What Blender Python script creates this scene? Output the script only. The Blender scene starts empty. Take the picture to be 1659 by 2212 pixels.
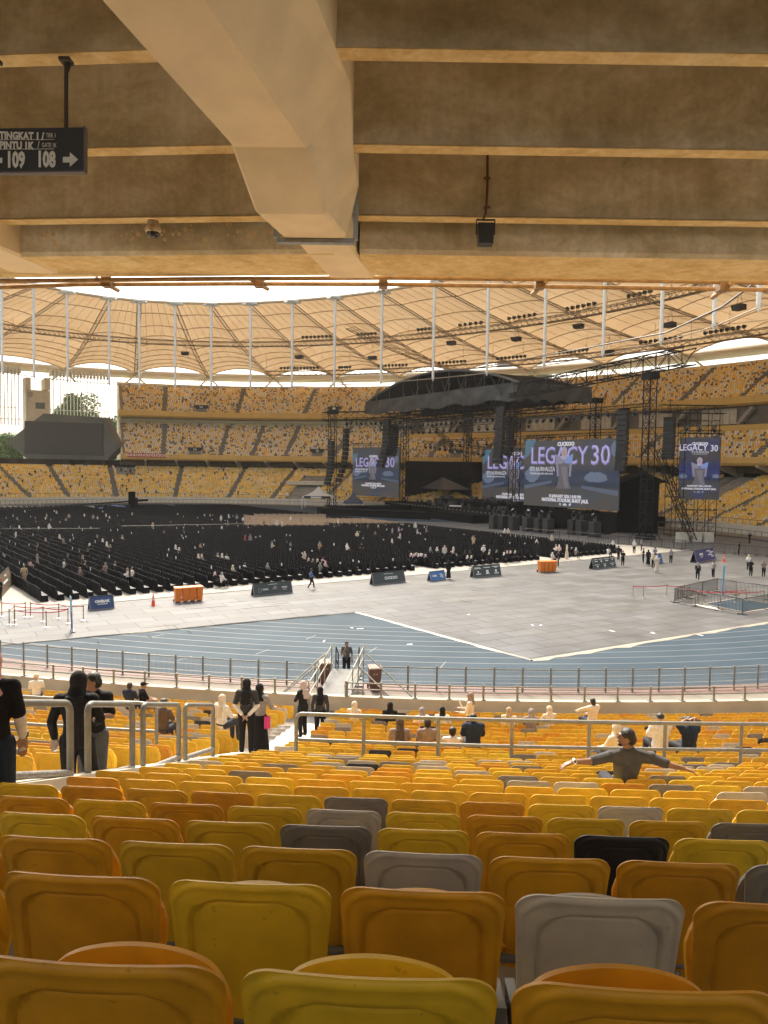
import bpy, math, random
import numpy as np
from mathutils import Vector, Matrix
R = math.radians
scene = bpy.context.scene
C = scene.collection
rng = random.Random(7)
nr = np.random.RandomState(11)

# ---------------------------------------------------------------- camera
FPX, CX, CY = 1659.0, 829.5, 1106.0            # a 1659 x 2212 reading of the photograph
EYE = 10.0
PITCH, ROLL = R(3.2), R(0.85)
cam_data = bpy.data.cameras.new('camera')
cam = bpy.data.objects.new('camera', cam_data)
C.objects.link(cam)
cam_data.sensor_fit = 'HORIZONTAL'
cam_data.sensor_width = 36.0
cam_data.lens = 36.0
cam_data.clip_start = 0.05
cam_data.clip_end = 3000.0
cam.matrix_world = Matrix.Translation((0, 0, EYE)) @ Matrix.Rotation(R(90) - PITCH, 4, 'X') @ Matrix.Rotation(ROLL, 4, 'Z')
scene.camera = cam

# ---------------------------------------------------------------- sky, sun, exposure
SUN_EL, SUN_AZ = R(47), R(-16)                 # azimuth measured from +Y towards +X
world = bpy.data.worlds.new('World')
scene.world = world
world.use_nodes = True
wn = world.node_tree.nodes; wl = world.node_tree.links
sky = wn.new('ShaderNodeTexSky'); sky.sky_type = 'NISHITA'; sky.sun_disc = False
sky.sun_elevation = SUN_EL; sky.sun_rotation = SUN_AZ
sky.air_density = 1.0; sky.dust_density = 6.0; sky.ozone_density = 0.6
bg = wn['Background']; bg.inputs[1].default_value = 0.15
hsv = wn.new('ShaderNodeHueSaturation'); hsv.inputs['Saturation'].default_value = 0.45; wl.new(sky.outputs[0], hsv.inputs['Color'])   # humid, milky sky
warm = wn.new('ShaderNodeMixRGB'); warm.blend_type = 'MULTIPLY'; warm.inputs[0].default_value = 1.0; warm.inputs[2].default_value = (1.0, 0.96, 0.88, 1); wl.new(hsv.outputs[0], warm.inputs[1]); wl.new(warm.outputs[0], bg.inputs[0])
sd = bpy.data.lights.new('sun', 'SUN'); sd.energy = 2.2; sd.angle = R(10); sd.color = (1.0, 0.90, 0.74)
so = bpy.data.objects.new('sun', sd); C.objects.link(so)
sdir = Vector((math.sin(SUN_AZ) * math.cos(SUN_EL), math.cos(SUN_AZ) * math.cos(SUN_EL), math.sin(SUN_EL)))
so.rotation_euler = sdir.to_track_quat('Z', 'Y').to_euler()
so.location = (0, 60, 120)
scene.view_settings.view_transform = 'Standard'
scene.view_settings.look = 'None'
scene.view_settings.exposure = 1.33
scene.view_settings.gamma = 1.0
HAZE = 0.00008
scene.cycles.use_denoising = True
scene.cycles.max_bounces = 10
scene.cycles.diffuse_bounces = 5
scene.cycles.sample_clamp_indirect = 6.0

# ---------------------------------------------------------------- pixel <-> place helpers
_cp, _sp, _cr, _sr = math.cos(PITCH), math.sin(PITCH), math.cos(ROLL), math.sin(ROLL)
def ray(x, y):
    u = (x - CX) / FPX; v = (CY - y) / FPX
    u, v = u * _cr - v * _sr, u * _sr + v * _cr
    return (u, _cp + v * _sp, -_sp + v * _cp)
def gz(x, y, z=0.0):                            # where the pixel's ray meets height z
    a = ray(x, y); t = (z - EYE) / a[2]
    return (a[0] * t, a[1] * t, z)
def gy(x, y, Y):                                # where it meets the plane at distance Y
    a = ray(x, y); t = Y / a[1]
    return (a[0] * t, Y, EYE + a[2] * t)
def proj(X, Y, Z):
    Z = Z - EYE
    dz = Y * _cp - Z * _sp
    if dz <= 0.05: return (-9999, -9999)
    v = (Y * _sp + Z * _cp) / dz; u = X / dz
    u, v = u * _cr + v * _sr, -u * _sr + v * _cr
    return (CX + u * FPX, CY - v * FPX)

# ---------------------------------------------------------------- stadium plan: an ellipse and its parallel curves
EC = (-19.76, 119.87); EA, EB, ET = 95.9, 69.9, 2.2857
_ct, _st = math.cos(ET), math.sin(ET)
def PE(th, o=0.0):                              # th in degrees
    t = R(th); x, y = EA * math.cos(t), EB * math.sin(t)
    nx, ny = EB * math.cos(t), EA * math.sin(t); n = math.hypot(nx, ny)
    x += nx / n * o; y += ny / n * o
    return (EC[0] + x * _ct - y * _st, EC[1] + x * _st + y * _ct)
def NE(th):                                     # outward normal
    t = R(th); nx, ny = EB * math.cos(t), EA * math.sin(t); n = math.hypot(nx, ny)
    nx /= n; ny /= n
    return (nx * _ct - ny * _st, nx * _st + ny * _ct)
def locate(X, Y):
    dx, dy = X - EC[0], Y - EC[1]
    lx, ly = dx * _ct + dy * _st, -dx * _st + dy * _ct
    t = math.atan2(ly / EB, lx / EA)
    for _ in range(30):
        px, py = EA * math.cos(t), EB * math.sin(t)
        tx, ty = -EA * math.sin(t), EB * math.cos(t)
        t += ((lx - px) * tx + (ly - py) * ty) / (tx * tx + ty * ty) * 0.6
    px, py = EA * math.cos(t), EB * math.sin(t)
    nx, ny = EB * math.cos(t), EA * math.sin(t); n = math.hypot(nx, ny)
    return (math.degrees(t) % 360, ((lx - px) * nx + (ly - py) * ny) / n)
def arc(o, th0, th1, step, phase=0.5):          # evenly spaced thetas along the parallel curve
    ts = np.linspace(th0, th1, max(40, int(abs(th1 - th0) * 6)))
    pts = np.array([PE(t, o) for t in ts])
    s = np.concatenate([[0], np.cumsum(np.hypot(*np.diff(pts, axis=0).T))])
    n = int((s[-1] - phase * step) / step)
    return [float(np.interp((k + phase) * step, s, ts)) for k in range(n + 1) if (k + phase) * step < s[-1]]

# ---------------------------------------------------------------- materials
MATS = {}
def mat(name, col, rough=0.6, var=0.0, scale=6.0, metal=0.0, bump=0.0, emit=0.0, spec=None, col2=None, trans=0.0, detail=6.0):
    if name in MATS: return MATS[name]
    m = bpy.data.materials.new(name); m.use_nodes = True
    nt = m.node_tree; b = nt.nodes['Principled BSDF']
    b.inputs['Base Color'].default_value = (*col, 1)
    b.inputs['Roughness'].default_value = rough
    b.inputs['Metallic'].default_value = metal
    if spec is not None: b.inputs['Specular IOR Level'].default_value = spec
    if var > 0 or col2 or bump > 0:
        tc = nt.nodes.new('ShaderNodeTexCoord'); no = nt.nodes.new('ShaderNodeTexNoise')
        no.inputs['Scale'].default_value = scale; no.inputs['Detail'].default_value = detail
        nt.links.new(tc.outputs['Object'], no.inputs['Vector'])
        if var > 0 or col2:
            rp = nt.nodes.new('ShaderNodeValToRGB')
            c2 = col2 or tuple(min(1, c * (1 + var)) for c in col)
            c1 = tuple(c * (1 - var) for c in col)
            rp.color_ramp.elements[0].position = 0.33; rp.color_ramp.elements[0].color = (*c1, 1)
            rp.color_ramp.elements[1].position = 0.67; rp.color_ramp.elements[1].color = (*c2, 1)
            nt.links.new(no.outputs[0], rp.inputs[0]); nt.links.new(rp.outputs[0], b.inputs['Base Color'])
        if bump > 0:
            bp = nt.nodes.new('ShaderNodeBump'); bp.inputs['Strength'].default_value = bump; bp.inputs['Distance'].default_value = 0.02
            nt.links.new(no.outputs[0], bp.inputs['Height']); nt.links.new(bp.outputs[0], b.inputs['Normal'])
    if emit > 0:
        b.inputs['Emission Color'].default_value = (*col, 1); b.inputs['Emission Strength'].default_value = emit
    MATS[name] = m
    return m

# ---------------------------------------------------------------- mesh building
class MB:
    def __init__(s): s.v = []; s.f = []; s.m = []; s.n = 0; s.sm = []
    def add(s, V, F, mi=0, smooth=False):
        V = np.asarray(V, float).reshape(-1, 3)
        s.v.append(V)
        if isinstance(F, np.ndarray):
            s.f.append((F + s.n)); k = len(F)
            s.m.append(np.full(k, mi) if np.isscalar(mi) else np.asarray(mi)); s.sm.append(np.full(k, smooth))
        else:
            by = {}
            for f in F: by.setdefault(len(f), []).append(f)
            for fl in by.values():
                s.f.append(np.array(fl) + s.n); s.m.append(np.full(len(fl), mi)); s.sm.append(np.full(len(fl), smooth))
        s.n += len(V); return s
    def box(s, c, size, rz=0.0, mi=0, rot=None):
        hx, hy, hz = size[0] / 2, size[1] / 2, size[2] / 2
        V = np.array([(x, y, z) for z in (-hz, hz) for x, y in ((-hx, -hy), (hx, -hy), (hx, hy), (-hx, hy))])
        if rot is not None: V = V @ np.array(rot).T
        elif rz: cc, ss = math.cos(rz), math.sin(rz); V = V @ np.array([[cc, ss, 0], [-ss, cc, 0], [0, 0, 1]])
        return s.add(V + np.array(c), np.array([(0, 3, 2, 1), (4, 5, 6, 7), (0, 1, 5, 4), (1, 2, 6, 5), (2, 3, 7, 6), (3, 0, 4, 7)]), mi)
    def bar(s, a, b, r=0.02, n=6, mi=0, r2=None, cap=True, up=None, flat=None):
        a = np.array(a, float); b = np.array(b, float); d = b - a; L = np.linalg.norm(d)
        if L < 1e-6: return s
        d /= L; u = np.cross(d, (0, 0, 1) if abs(d[2]) < 0.95 else (0, 1, 0)); u /= np.linalg.norm(u); w = np.cross(u, d)
        r2 = r if r2 is None else r2; ph = math.pi / 4 if n == 4 else 0
        an = [2 * math.pi * k / n + ph for k in range(n)]
        fa, fb = flat or (1, 1)
        V = [a + (u * math.cos(t) * fa + w * math.sin(t) * fb) * r for t in an] + [b + (u * math.cos(t) * fa + w * math.sin(t) * fb) * r2 for t in an]
        F = [(k, (k + 1) % n, n + (k + 1) % n, n + k) for k in range(n)]
        s.add(V, np.array(F), mi, n > 5)
        if cap and n > 2:
            s.add(V, [tuple(range(n))[::-1], tuple(range(n, 2 * n))], mi)
        return s
    def path(s, pts, r=0.02, n=6, mi=0):            # a tube along a bent line
        pts = [np.array(p, float) for p in pts]; rings = []
        prev = None
        for i, p in enumerate(pts):
            t = (pts[min(i + 1, len(pts) - 1)] - pts[max(i - 1, 0)]); t /= np.linalg.norm(t)
            if prev is None:
                u = np.cross(t, (0, 0, 1) if abs(t[2]) < 0.9 else (0, 1, 0))
            else: u = prev - t * np.dot(prev, t)
            u /= np.linalg.norm(u); prev = u; w = np.cross(u, t)
            rings.append([p + (u * math.cos(2 * math.pi * k / n) + w * math.sin(2 * math.pi * k / n)) * r for k in range(n)])
        V = [q for g in rings for q in g]; m = len(rings)
        F = [(i * n + k, i * n + (k + 1) % n, (i + 1) * n + (k + 1) % n, (i + 1) * n + k) for i in range(m - 1) for k in range(n)]
        s.add(V, np.array(F), mi, True)
        return s.add([*rings[0], *rings[-1]], [tuple(range(n))[::-1], tuple(range(n, 2 * n))], mi)
    def ball(s, c, rad, n=10, mi=0):
        rad = (rad,) * 3 if np.isscalar(rad) else rad; m = n // 2 + 1; V = []
        for i in range(m + 1):
            ph = math.pi * i / m
            for k in range(n):
                a = 2 * math.pi * k / n
                V.append((c[0] + rad[0] * math.sin(ph) * math.cos(a), c[1] + rad[1] * math.sin(ph) * math.sin(a), c[2] + rad[2] * math.cos(ph)))
        F = [(i * n + k, (i + 1) * n + k, (i + 1) * n + (k + 1) % n, i * n + (k + 1) % n) for i in range(m) for k in range(n)]
        return s.add(V, np.array(F), mi, True)
    def prism(s, poly, z0, z1, mi=0, mi_top=None):
        n = len(poly); V = [(x, y, z0) for x, y in poly] + [(x, y, z1) for x, y in poly]
        s.add(V, [tuple(range(n))[::-1]] + [(k, (k + 1) % n, n + (k + 1) % n, n + k) for k in range(n)], mi)
        return s.add(V[n:], [tuple(range(n))], mi if mi_top is None else mi_top)
    def slab(s, pts, off, mi=0):                    # polygon in space extruded by a vector
        n = len(pts); V = [tuple(p) for p in pts] + [tuple(np.array(p) + np.array(off)) for p in pts]
        return s.add(V, [tuple(range(n)), tuple(range(n, 2 * n))[::-1]] + [((k + 1) % n, k, n + k, n + (k + 1) % n) for k in range(n)], mi)
    def grid(s, G, mi=0, smooth=True, flip=False, closed=False):   # rows x cols x 3
        G = np.asarray(G); a, b = G.shape[:2]
        i, k = np.meshgrid(np.arange(a - 1), np.arange(b - (0 if closed else 1)), indexing='ij')
        i = i.ravel(); k = k.ravel(); k2 = (k + 1) % b
        F = np.stack([i * b + k, (i + 1) * b + k, (i + 1) * b + k2, i * b + k2], 1)
        if flip: F = F[:, ::-1]
        return s.add(G.reshape(-1, 3), F, mi, smooth)
    def inst(s, T, pos, yaw, mi):                   # many copies of a template (V, F quads) merged
        V, F = T; V = np.asarray(V); F = np.asarray(F); pos = np.asarray(pos, float); yaw = np.asarray(yaw, float); N = len(pos)
        if N == 0: return s
        c, q = np.cos(yaw)[:, None], np.sin(yaw)[:, None]
        X = V[None, :, 0] * c - V[None, :, 1] * q + pos[:, 0:1]
        Y = V[None, :, 0] * q + V[None, :, 1] * c + pos[:, 1:2]
        Z = np.broadcast_to(V[None, :, 2], X.shape) + pos[:, 2:3]
        A = np.stack([X, Y, Z], 2).reshape(-1, 3)
        FF = (F[None] + (np.arange(N) * len(V))[:, None, None]).reshape(-1, F.shape[1])
        s.v.append(A); s.f.append(FF + s.n); s.m.append(np.repeat(np.asarray(mi), len(F))); s.sm.append(np.full(len(FF), False)); s.n += len(A)
        return s
    def mesh(s, name):
        me = bpy.data.meshes.new(name)
        V = np.concatenate(s.v); me.vertices.add(len(V)); me.vertices.foreach_set('co', V.ravel())
        lo = np.concatenate([f.ravel() for f in s.f]); cnt = np.concatenate([np.full(len(f), f.shape[1]) for f in s.f])
        me.loops.add(len(lo)); me.loops.foreach_set('vertex_index', lo.astype(np.int32))
        me.polygons.add(len(cnt)); me.polygons.foreach_set('loop_start', np.concatenate([[0], np.cumsum(cnt)[:-1]]).astype(np.int32))
        me.polygons.foreach_set('material_index', np.concatenate(s.m).astype(np.int32))
        me.polygons.foreach_set('use_smooth', np.concatenate(s.sm).astype(bool))
        me.update(calc_edges=True); me.validate()
        return me
    def build(s, name, mats, parent=None, **tags):
        me = s.mesh(name)
        for m in (mats if isinstance(mats, (list, tuple)) else [mats]): me.materials.append(m)
        return link(name, me, parent, **tags)
def link(name, me, parent=None, **tags):
    o = bpy.data.objects.new(name, me); C.objects.link(o)
    if parent is not None: o.parent = parent
    for k, v in tags.items():
        if v is not None: o[k] = v
    return o
def thing(name, label, cat, loc=(0, 0, 0), rz=0.0, group=None):
    o = bpy.data.objects.new(name, None); C.objects.link(o); o.empty_display_size = 0.2
    o.location = loc; o.rotation_euler = (0, 0, rz); o['label'] = label; o['category'] = cat
    if group: o['group'] = group
    return o
def dup(root, loc=None, rz=None, label=None, group=None, name=None):
    def cp_(o, par):
        c = o.copy(); C.objects.link(c)
        if par is not None: c.parent = par
        for ch in o.children: cp_(ch, c)
        return c
    r = cp_(root, None)
    if loc is not None: r.location = loc
    if rz is not None: r.rotation_euler = (0, 0, rz)
    if label: r['label'] = label
    if group: r['group'] = group
    return r
def text_mesh(mb, s, size, M, mi=0, depth=0.004, align='CENTER', width=1.0, bold=0.0, shear=0.0):
    cu = bpy.data.curves.new('t', 'FONT'); cu.body = s; cu.size = size; cu.align_x = align; cu.align_y = 'CENTER'
    cu.extrude = depth; cu.offset = bold; cu.resolution_u = 2; cu.shear = shear
    o = bpy.data.objects.new('t', cu); C.objects.link(o)
    dg = bpy.context.evaluated_depsgraph_get(); me = bpy.data.meshes.new_from_object(o.evaluated_get(dg))
    V = np.array([v.co for v in me.vertices]); V[:, 0] *= width
    F = [tuple(p.vertices) for p in me.polygons]
    Mn = np.array(M); V = V @ Mn[:3, :3].T + Mn[:3, 3]
    bpy.data.objects.remove(o); bpy.data.curves.remove(cu); bpy.data.meshes.remove(me)
    mb.add(V, F, mi); return mb
def frame_M(origin, right, up):                  # matrix whose x, y run along right / up
    r = Vector(right).normalized(); u = Vector(up); n = r.cross(u).normalized(); u = n.cross(r).normalized()
    return Matrix(((r.x, u.x, n.x, origin[0]), (r.y, u.y, n.y, origin[1]), (r.z, u.z, n.z, origin[2]), (0, 0, 0, 1)))
ORD = ['first', 'second', 'third', 'fourth', 'fifth', 'sixth', 'seventh', 'eighth', 'ninth', 'tenth', 'eleventh', 'twelfth']
def nth(k):                                      # 1-based
    if k <= 12: return ORD[k - 1]
    return '%d%s' % (k, 'th' if 10 <= k % 100 <= 20 else {1: 'st', 2: 'nd', 3: 'rd'}.get(k % 10, 'th'))
# ================================================================ figures (built first; their solids are fused with a voxel remesh)
JOBS = []
def fuse(mb, name, m, parent, vox=0.012, smooth=4):
    o = mb.build(name, m, parent)
    r = o.modifiers.new('r', 'REMESH'); r.mode = 'VOXEL'; r.voxel_size = vox; r.use_smooth_shade = True
    s = o.modifiers.new('s', 'SMOOTH'); s.iterations = smooth; s.factor = 0.5
    JOBS.append(o); return o
def flush_jobs():
    dg = bpy.context.evaluated_depsgraph_get()
    out = [(o, bpy.data.meshes.new_from_object(o.evaluated_get(dg))) for o in JOBS]
    for o, me in out:
        mats = [m for m in o.data.materials]; old = o.data; o.modifiers.clear(); o.data = me
        me.materials.clear()
        for m in mats: me.materials.append(m)
        me.polygons.foreach_set('use_smooth', [True] * len(me.polygons)); me.polygons.foreach_set('material_index', [0] * len(me.polygons))
        bpy.data.meshes.remove(old)
    JOBS.clear()
SKIN = mat('skin_light_brown', (0.42, 0.24, 0.15), 0.55, 0.06, 30)
SKIN2 = mat('skin_brown', (0.27, 0.14, 0.08), 0.5, 0.06, 30)
def cloth(name, col, var=0.12): return mat('cloth_' + name, col, 0.85, var, 14, bump=0.25, spec=0.2)
K_BLACK = cloth('black', (0.014, 0.014, 0.017)); K_CHAR = cloth('charcoal', (0.045, 0.045, 0.052)); K_WHITE = cloth('white', (0.66, 0.62, 0.57)); K_CREAM = cloth('cream', (0.60, 0.51, 0.39))
K_GREY = cloth('grey', (0.27, 0.25, 0.25)); K_TAUPE = cloth('taupe', (0.26, 0.20, 0.17)); K_NAVY = cloth('navy', (0.02, 0.03, 0.055)); K_PINK = cloth('pink', (0.62, 0.40, 0.38)); K_RED = cloth('red', (0.40, 0.08, 0.06))
K_GREEN = cloth('green', (0.04, 0.10, 0.08)); K_LAV = cloth('lavender', (0.42, 0.38, 0.50)); K_TAN = cloth('tan', (0.42, 0.31, 0.19)); K_BLUE = cloth('blue', (0.10, 0.18, 0.40)); K_SLATE = cloth('slate', (0.085, 0.09, 0.10)); K_BROWN = cloth('brown', (0.10, 0.07, 0.055))
HAIR = mat('hair_black', (0.012, 0.010, 0.009), 0.5, 0.3, 60, bump=0.5)
STAND = dict(pel=(0, 0, .93), waist=(0, .01, 1.07), chest=(0, 0, 1.25), nb=(0, -.02, 1.40), head=(0, .02, 1.555),
             lhip=(-.09, 0, .90), rhip=(.09, 0, .90), lkn=(-.10, .03, .50), rkn=(.10, .03, .50), lan=(-.10, -.01, .09), ran=(.10, -.01, .09),
             lto=(-.12, .14, .035), rto=(.12, .14, .035), lsh=(-.175, -.01, 1.36), rsh=(.175, -.01, 1.36),
             lel=(-.24, -.03, 1.10), rel=(.24, -.03, 1.10), lwr=(-.235, .05, .87), rwr=(.235, .05, .87), lhd=(0, .02, -1), rhd=(0, .02, -1), face=(0, 1, 0))
SIT = dict(STAND, pel=(0, 0, .55), waist=(0, -.01, .70), chest=(0, -.02, .88), nb=(0, -.02, 1.03), head=(0, .02, 1.185),
           lhip=(-.09, .02, .53), rhip=(.09, .02, .53), lkn=(-.11, .44, .53), rkn=(.11, .44, .53), lan=(-.11, .46, .10), ran=(.11, .46, .10),
           lto=(-.12, .60, .04), rto=(.12, .60, .04), lsh=(-.175, -.02, .99), rsh=(.175, -.02, .99), lel=(-.23, .10, .76), rel=(.23, .10, .76), lwr=(-.10, .32, .68), rwr=(.10, .32, .68), lhd=(.3, 1, 0), rhd=(-.3, 1, 0))
def v3(*a): return np.array(a, float)
def hand_prims(mb, w, d, side, s=1.0, curl=0.5, spread=0.18, thumb=True):
    """palm, four jointed fingers of unequal length and a thumb leaving the side of the palm"""
    w = np.array(w, float); d = np.array(d, float); d /= np.linalg.norm(d)
    up = np.cross(d, (0, 0, 1.0)) if abs(d[2]) < 0.9 else np.cross(d, (0, 1.0, 0)); up /= np.linalg.norm(up)   # across the palm
    nrm = np.cross(d, up) * (1 if side > 0 else -1)
    if nrm[2] > 0.3: nrm = -nrm
    for a in (-.026, -.009, .009, .026): mb.bar(w + up * a * .7 * s, w + (d * .085 + up * a) * s, .014 * s, 8)
    for i, (a, L) in enumerate(((-.030, .062), (-.010, .074), (.010, .070), (.029, .055))):
        p = w + (d * .085 + up * a) * s; q = p
        for j, (fr, an) in enumerate(((.45, .35), (.32, .8), (.23, 1.1))):
            c_ = an * curl; dd = d * math.cos(c_) + nrm * math.sin(c_) + up * a * spread * 3; dd /= np.linalg.norm(dd)
            q2 = q + dd * L * fr * s * 1.15; mb.bar(q, q2, (.0095 - .001 * j) * s, 7, r2=(.0085 - .001 * j) * s); mb.ball(q2, (.0085 - .001 * j) * s, 6); q = q2
    if thumb:
        k = 1 if side > 0 else -1
        p = w + (d * .025 + up * .024 * -k) * s; q = p + (d * .032 + up * -k * .030 + nrm * .010) * s; r_ = q + (d * .030 + up * -k * .008 + nrm * .012) * s
        mb.bar(p, q, .013 * s, 7, r2=.011 * s); mb.ball(q, .011 * s, 6); mb.bar(q, r_, .011 * s, 7, r2=.009 * s); mb.ball(r_, .009 * s, 6)
def torso(mb, J, e=0.0, low=True):
    f = np.array(J['face'])
    def el(c, rx, ry, rz): mb.ball(J[c], (rx + e, ry + e, rz + e * .6), 12)
    if low: el('pel', .155, .115, .13)
    sh = (np.array(J['lsh']) + np.array(J['rsh'])) / 2
    mb.bar(J['pel'], J['waist'], .12 + e, 12, r2=.108 + e, flat=(1.2, .85)) if False else None
    n = 6
    P = [np.array(J[k], float) for k in ('pel', 'waist', 'chest')] + [sh * .5 + np.array(J['nb']) * .5]
    ax = np.array(J['rsh'], float) - np.array(J['lsh'], float); ax /= np.linalg.norm(ax)
    Rx = [.150, .132, .162, .135]; Ry = [.112, .096, .112, .080]
    for i in range(3):
        for k in range(n + 1):
            t = k / n; c = P[i] * (1 - t) + P[i + 1] * t; rx = Rx[i] * (1 - t) + Rx[i + 1] * t + e; ry = Ry[i] * (1 - t) + Ry[i + 1] * t + e
            if i == 0 and not low and t < .2: continue
            # an ellipsoid with its wide axis along the shoulders
            V0 = mb.n; mb.ball((0, 0, 0), (rx, ry, .075 + e * .5), 12); B = mb.v[-1]
            ry_ = np.array([-ax[1], ax[0], 0]); B2 = B[:, :1] * np.array([ax[0], ax[1], ax[2]]) + B[:, 1:2] * ry_ + B[:, 2:] * np.array([0, 0, 1.0]); mb.v[-1] = B2 + c
    mb.bar(J['lsh'], J['rsh'], .058 + e, 10); 
    for k in ('lsh', 'rsh'): mb.ball(J[k], .062 + e, 10)
    mb.bar(J['lsh'], J['nb'], .05 + e, 8, r2=.055 + e * .6); mb.bar(J['rsh'], J['nb'], .05 + e, 8, r2=.055 + e * .6)
def limb(mb, J, ks, rs, e=0.0, upto=9, frac=1.0):
    for i in range(len(ks) - 1):
        if i >= upto: break
        a, b = np.array(J[ks[i]], float), np.array(J[ks[i + 1]], float)
        if i == upto - 1 and frac < 1: b = a + (b - a) * frac
        mb.bar(a, b, rs[i] + e, 10, r2=rs[i + 1] + e); mb.ball(a, rs[i] + e, 10); mb.ball(b, rs[i + 1] + e, 10)
AR = [.052, .040, .027]; LR = [.088, .060, .040]
def body_prims(J, hands=True, curl=.6, skin_legs=True):
    mb = MB(); torso(mb, J, -0.01)
    h = np.array(J['head'], float); f = np.array(J['face'], float); f = f / np.linalg.norm(f); sd = np.array([f[1], -f[0], 0])
    mb.bar(np.array(J['nb']) - [0, 0, .03], h - f * .018 - [0, 0, .06], .056, 10, r2=.050)
    def at(x, y, z): return h + sd * x + f * y + v3(0, 0, z)
    mb.ball(at(0, -.008, .02), (.078, .088, .092), 16); mb.ball(at(0, .012, -.022), (.064, .070, .085), 14)
    mb.ball(at(0, .045, -.075), (.034, .030, .028), 10); mb.bar(at(0, .078, .025), at(0, .098, -.022), .010, 7, r2=.014); mb.ball(at(.010, .092, -.026), .009, 6); mb.ball(at(-.010, .092, -.026), .009, 6)
    mb.bar(at(-.040, .072, .034), at(.040, .072, .034), .011, 6); mb.bar(at(-.022, .078, -.056), at(.022, .078, -.056), .009, 6); mb.bar(at(-.016, .077, -.068), at(.016, .077, -.068), .008, 6)
    for s in (-1, 1):
        mb.ball(at(s * .079, -.006, -.006), (.012, .020, .030), 8); mb.ball(at(s * .045, .052, -.012), (.022, .018, .02), 8)
    for s, a, b, c, d in ((-1, 'lsh', 'lel', 'lwr', 'lhd'), (1, 'rsh', 'rel', 'rwr', 'rhd')):
        limb(mb, J, [a, b, c], AR)
        if hands: hand_prims(mb, J[c], J[d], s, 1.05, curl)
        else: mb.ball(np.array(J[c]) + np.array(J[d]) / max(np.linalg.norm(J[d]), .1) * .06, (.035, .035, .05), 8)
    for a, b, c, d in (('lhip', 'lkn', 'lan', 'lto'), ('rhip', 'rkn', 'ran', 'rto')):
        limb(mb, J, [a, b, c], [r - .006 for r in LR]); mb.bar(J[c], J[d], .036, 8, r2=.030); mb.ball(J[d], .03, 8)
    return mb
def head_cover(J, kind, long=0.0):
    mb = MB(); h = np.array(J['head'], float); f = np.array(J['face'], float); f /= np.linalg.norm(f); sd = np.array([f[1], -f[0], 0])
    def at(x, y, z): return h + sd * x + f * y + v3(0, 0, z)
    if kind == 'hijab':
        mb.ball(at(0, -.022, .020), (.097, .100, .108), 16); mb.ball(at(0, -.028, -.03), (.094, .084, .11), 14)
        mb.bar(at(0, -.035, -.05), np.array(J['nb']) + v3(0, 0, -.02), .086, 12, r2=.115)
        mb.ball(at(0, .030, -.118), (.075, .055, .05), 12)
        c = np.array(J['nb']) + f * .02; mb.ball(c + v3(0, 0, -.06), (.165, .125, .10), 14); mb.bar(c - f * .02 + v3(0, 0, -.02), c + f * .035 + v3(0, 0, -.22), .09, 10, r2=.12)
        if long: 
            b = np.array(J['nb']) - f * .075; 
            for x in (-.08, -.03, .03, .08): mb.bar(b + sd * x * .5 + v3(0, 0, .02), b + sd * x - f * .05 + v3(0, 0, -long * (1 - abs(x) * 1.5)), .060, 8, r2=.040)
    elif kind == 'hair':
        mb.ball(at(0, -.020, .034), (.089, .095, .086), 16); mb.ball(at(0, -.050, -.02), (.082, .064, .078), 12)
    elif kind == 'longhair':
        mb.ball(at(0, -.018, .030), (.092, .098, .092), 16); mb.bar(at(0, -.045, .0), at(0, -.06, -.20), .078, 10, r2=.06)
    elif kind == 'cap':
        mb.ball(at(0, -.012, .045), (.091, .099, .078), 16); mb.bar(at(-.035, .08, .045), at(-.035, .155, .030), .012, 6); mb.bar(at(.035, .08, .045), at(.035, .155, .030), .012, 6); mb.bar(at(0, .08, .047), at(0, .165, .032), .014, 6); mb.bar(at(-.045, .10, .04), at(.045, .10, .04), .013, 6)
    elif kind == 'bald':
        mb.ball(at(0, -.03, -.0), (.081, .062, .05), 12)
    return mb
def top_prims(J, sleeve='short', e=.016, hem=True):
    mb = MB(); torso(mb, J, e); 
    for ks in (('lsh', 'lel', 'lwr'), ('rsh', 'rel', 'rwr')):
        if sleeve == 'short': limb(mb, J, ks, [.056, .050, .04], e * .7, 1, .82)
        else: limb(mb, J, ks, [.054, .046, .036], e * .6, 2, .95)
    return mb
def leg_prims(J, e=.018, skirt=False):
    mb = MB(); mb.ball(J['pel'], (.165 + e * .3, .125 + e * .3, .11), 12)
    if skirt:
        a = np.array(J['pel'], float); b = (np.array(J['lan']) + np.array(J['ran'])) / 2; mb.bar(a, b + v3(0, 0, .0), .15, 14, r2=.24); mb.bar(J['lhip'], J['rhip'], .13, 8)
    for ks in (('lhip', 'lkn', 'lan'), ('rhip', 'rkn', 'ran')): limb(mb, J, ks, LR if not skirt else LR, e)
    return mb
def shoe_prims(J):
    mb = MB()
    for a, t in (('lan', 'lto'), ('ran', 'rto')):
        A_, T_ = np.array(J[a], float), np.array(J[t], float); mb.bar(A_ + [0, 0, -.03], T_ + [0, 0, .005], .046, 8, r2=.038); mb.ball(T_, (.042, .045, .036), 8); mb.ball(A_ + [0, 0, -.04], .045, 8)
    return mb
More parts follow.
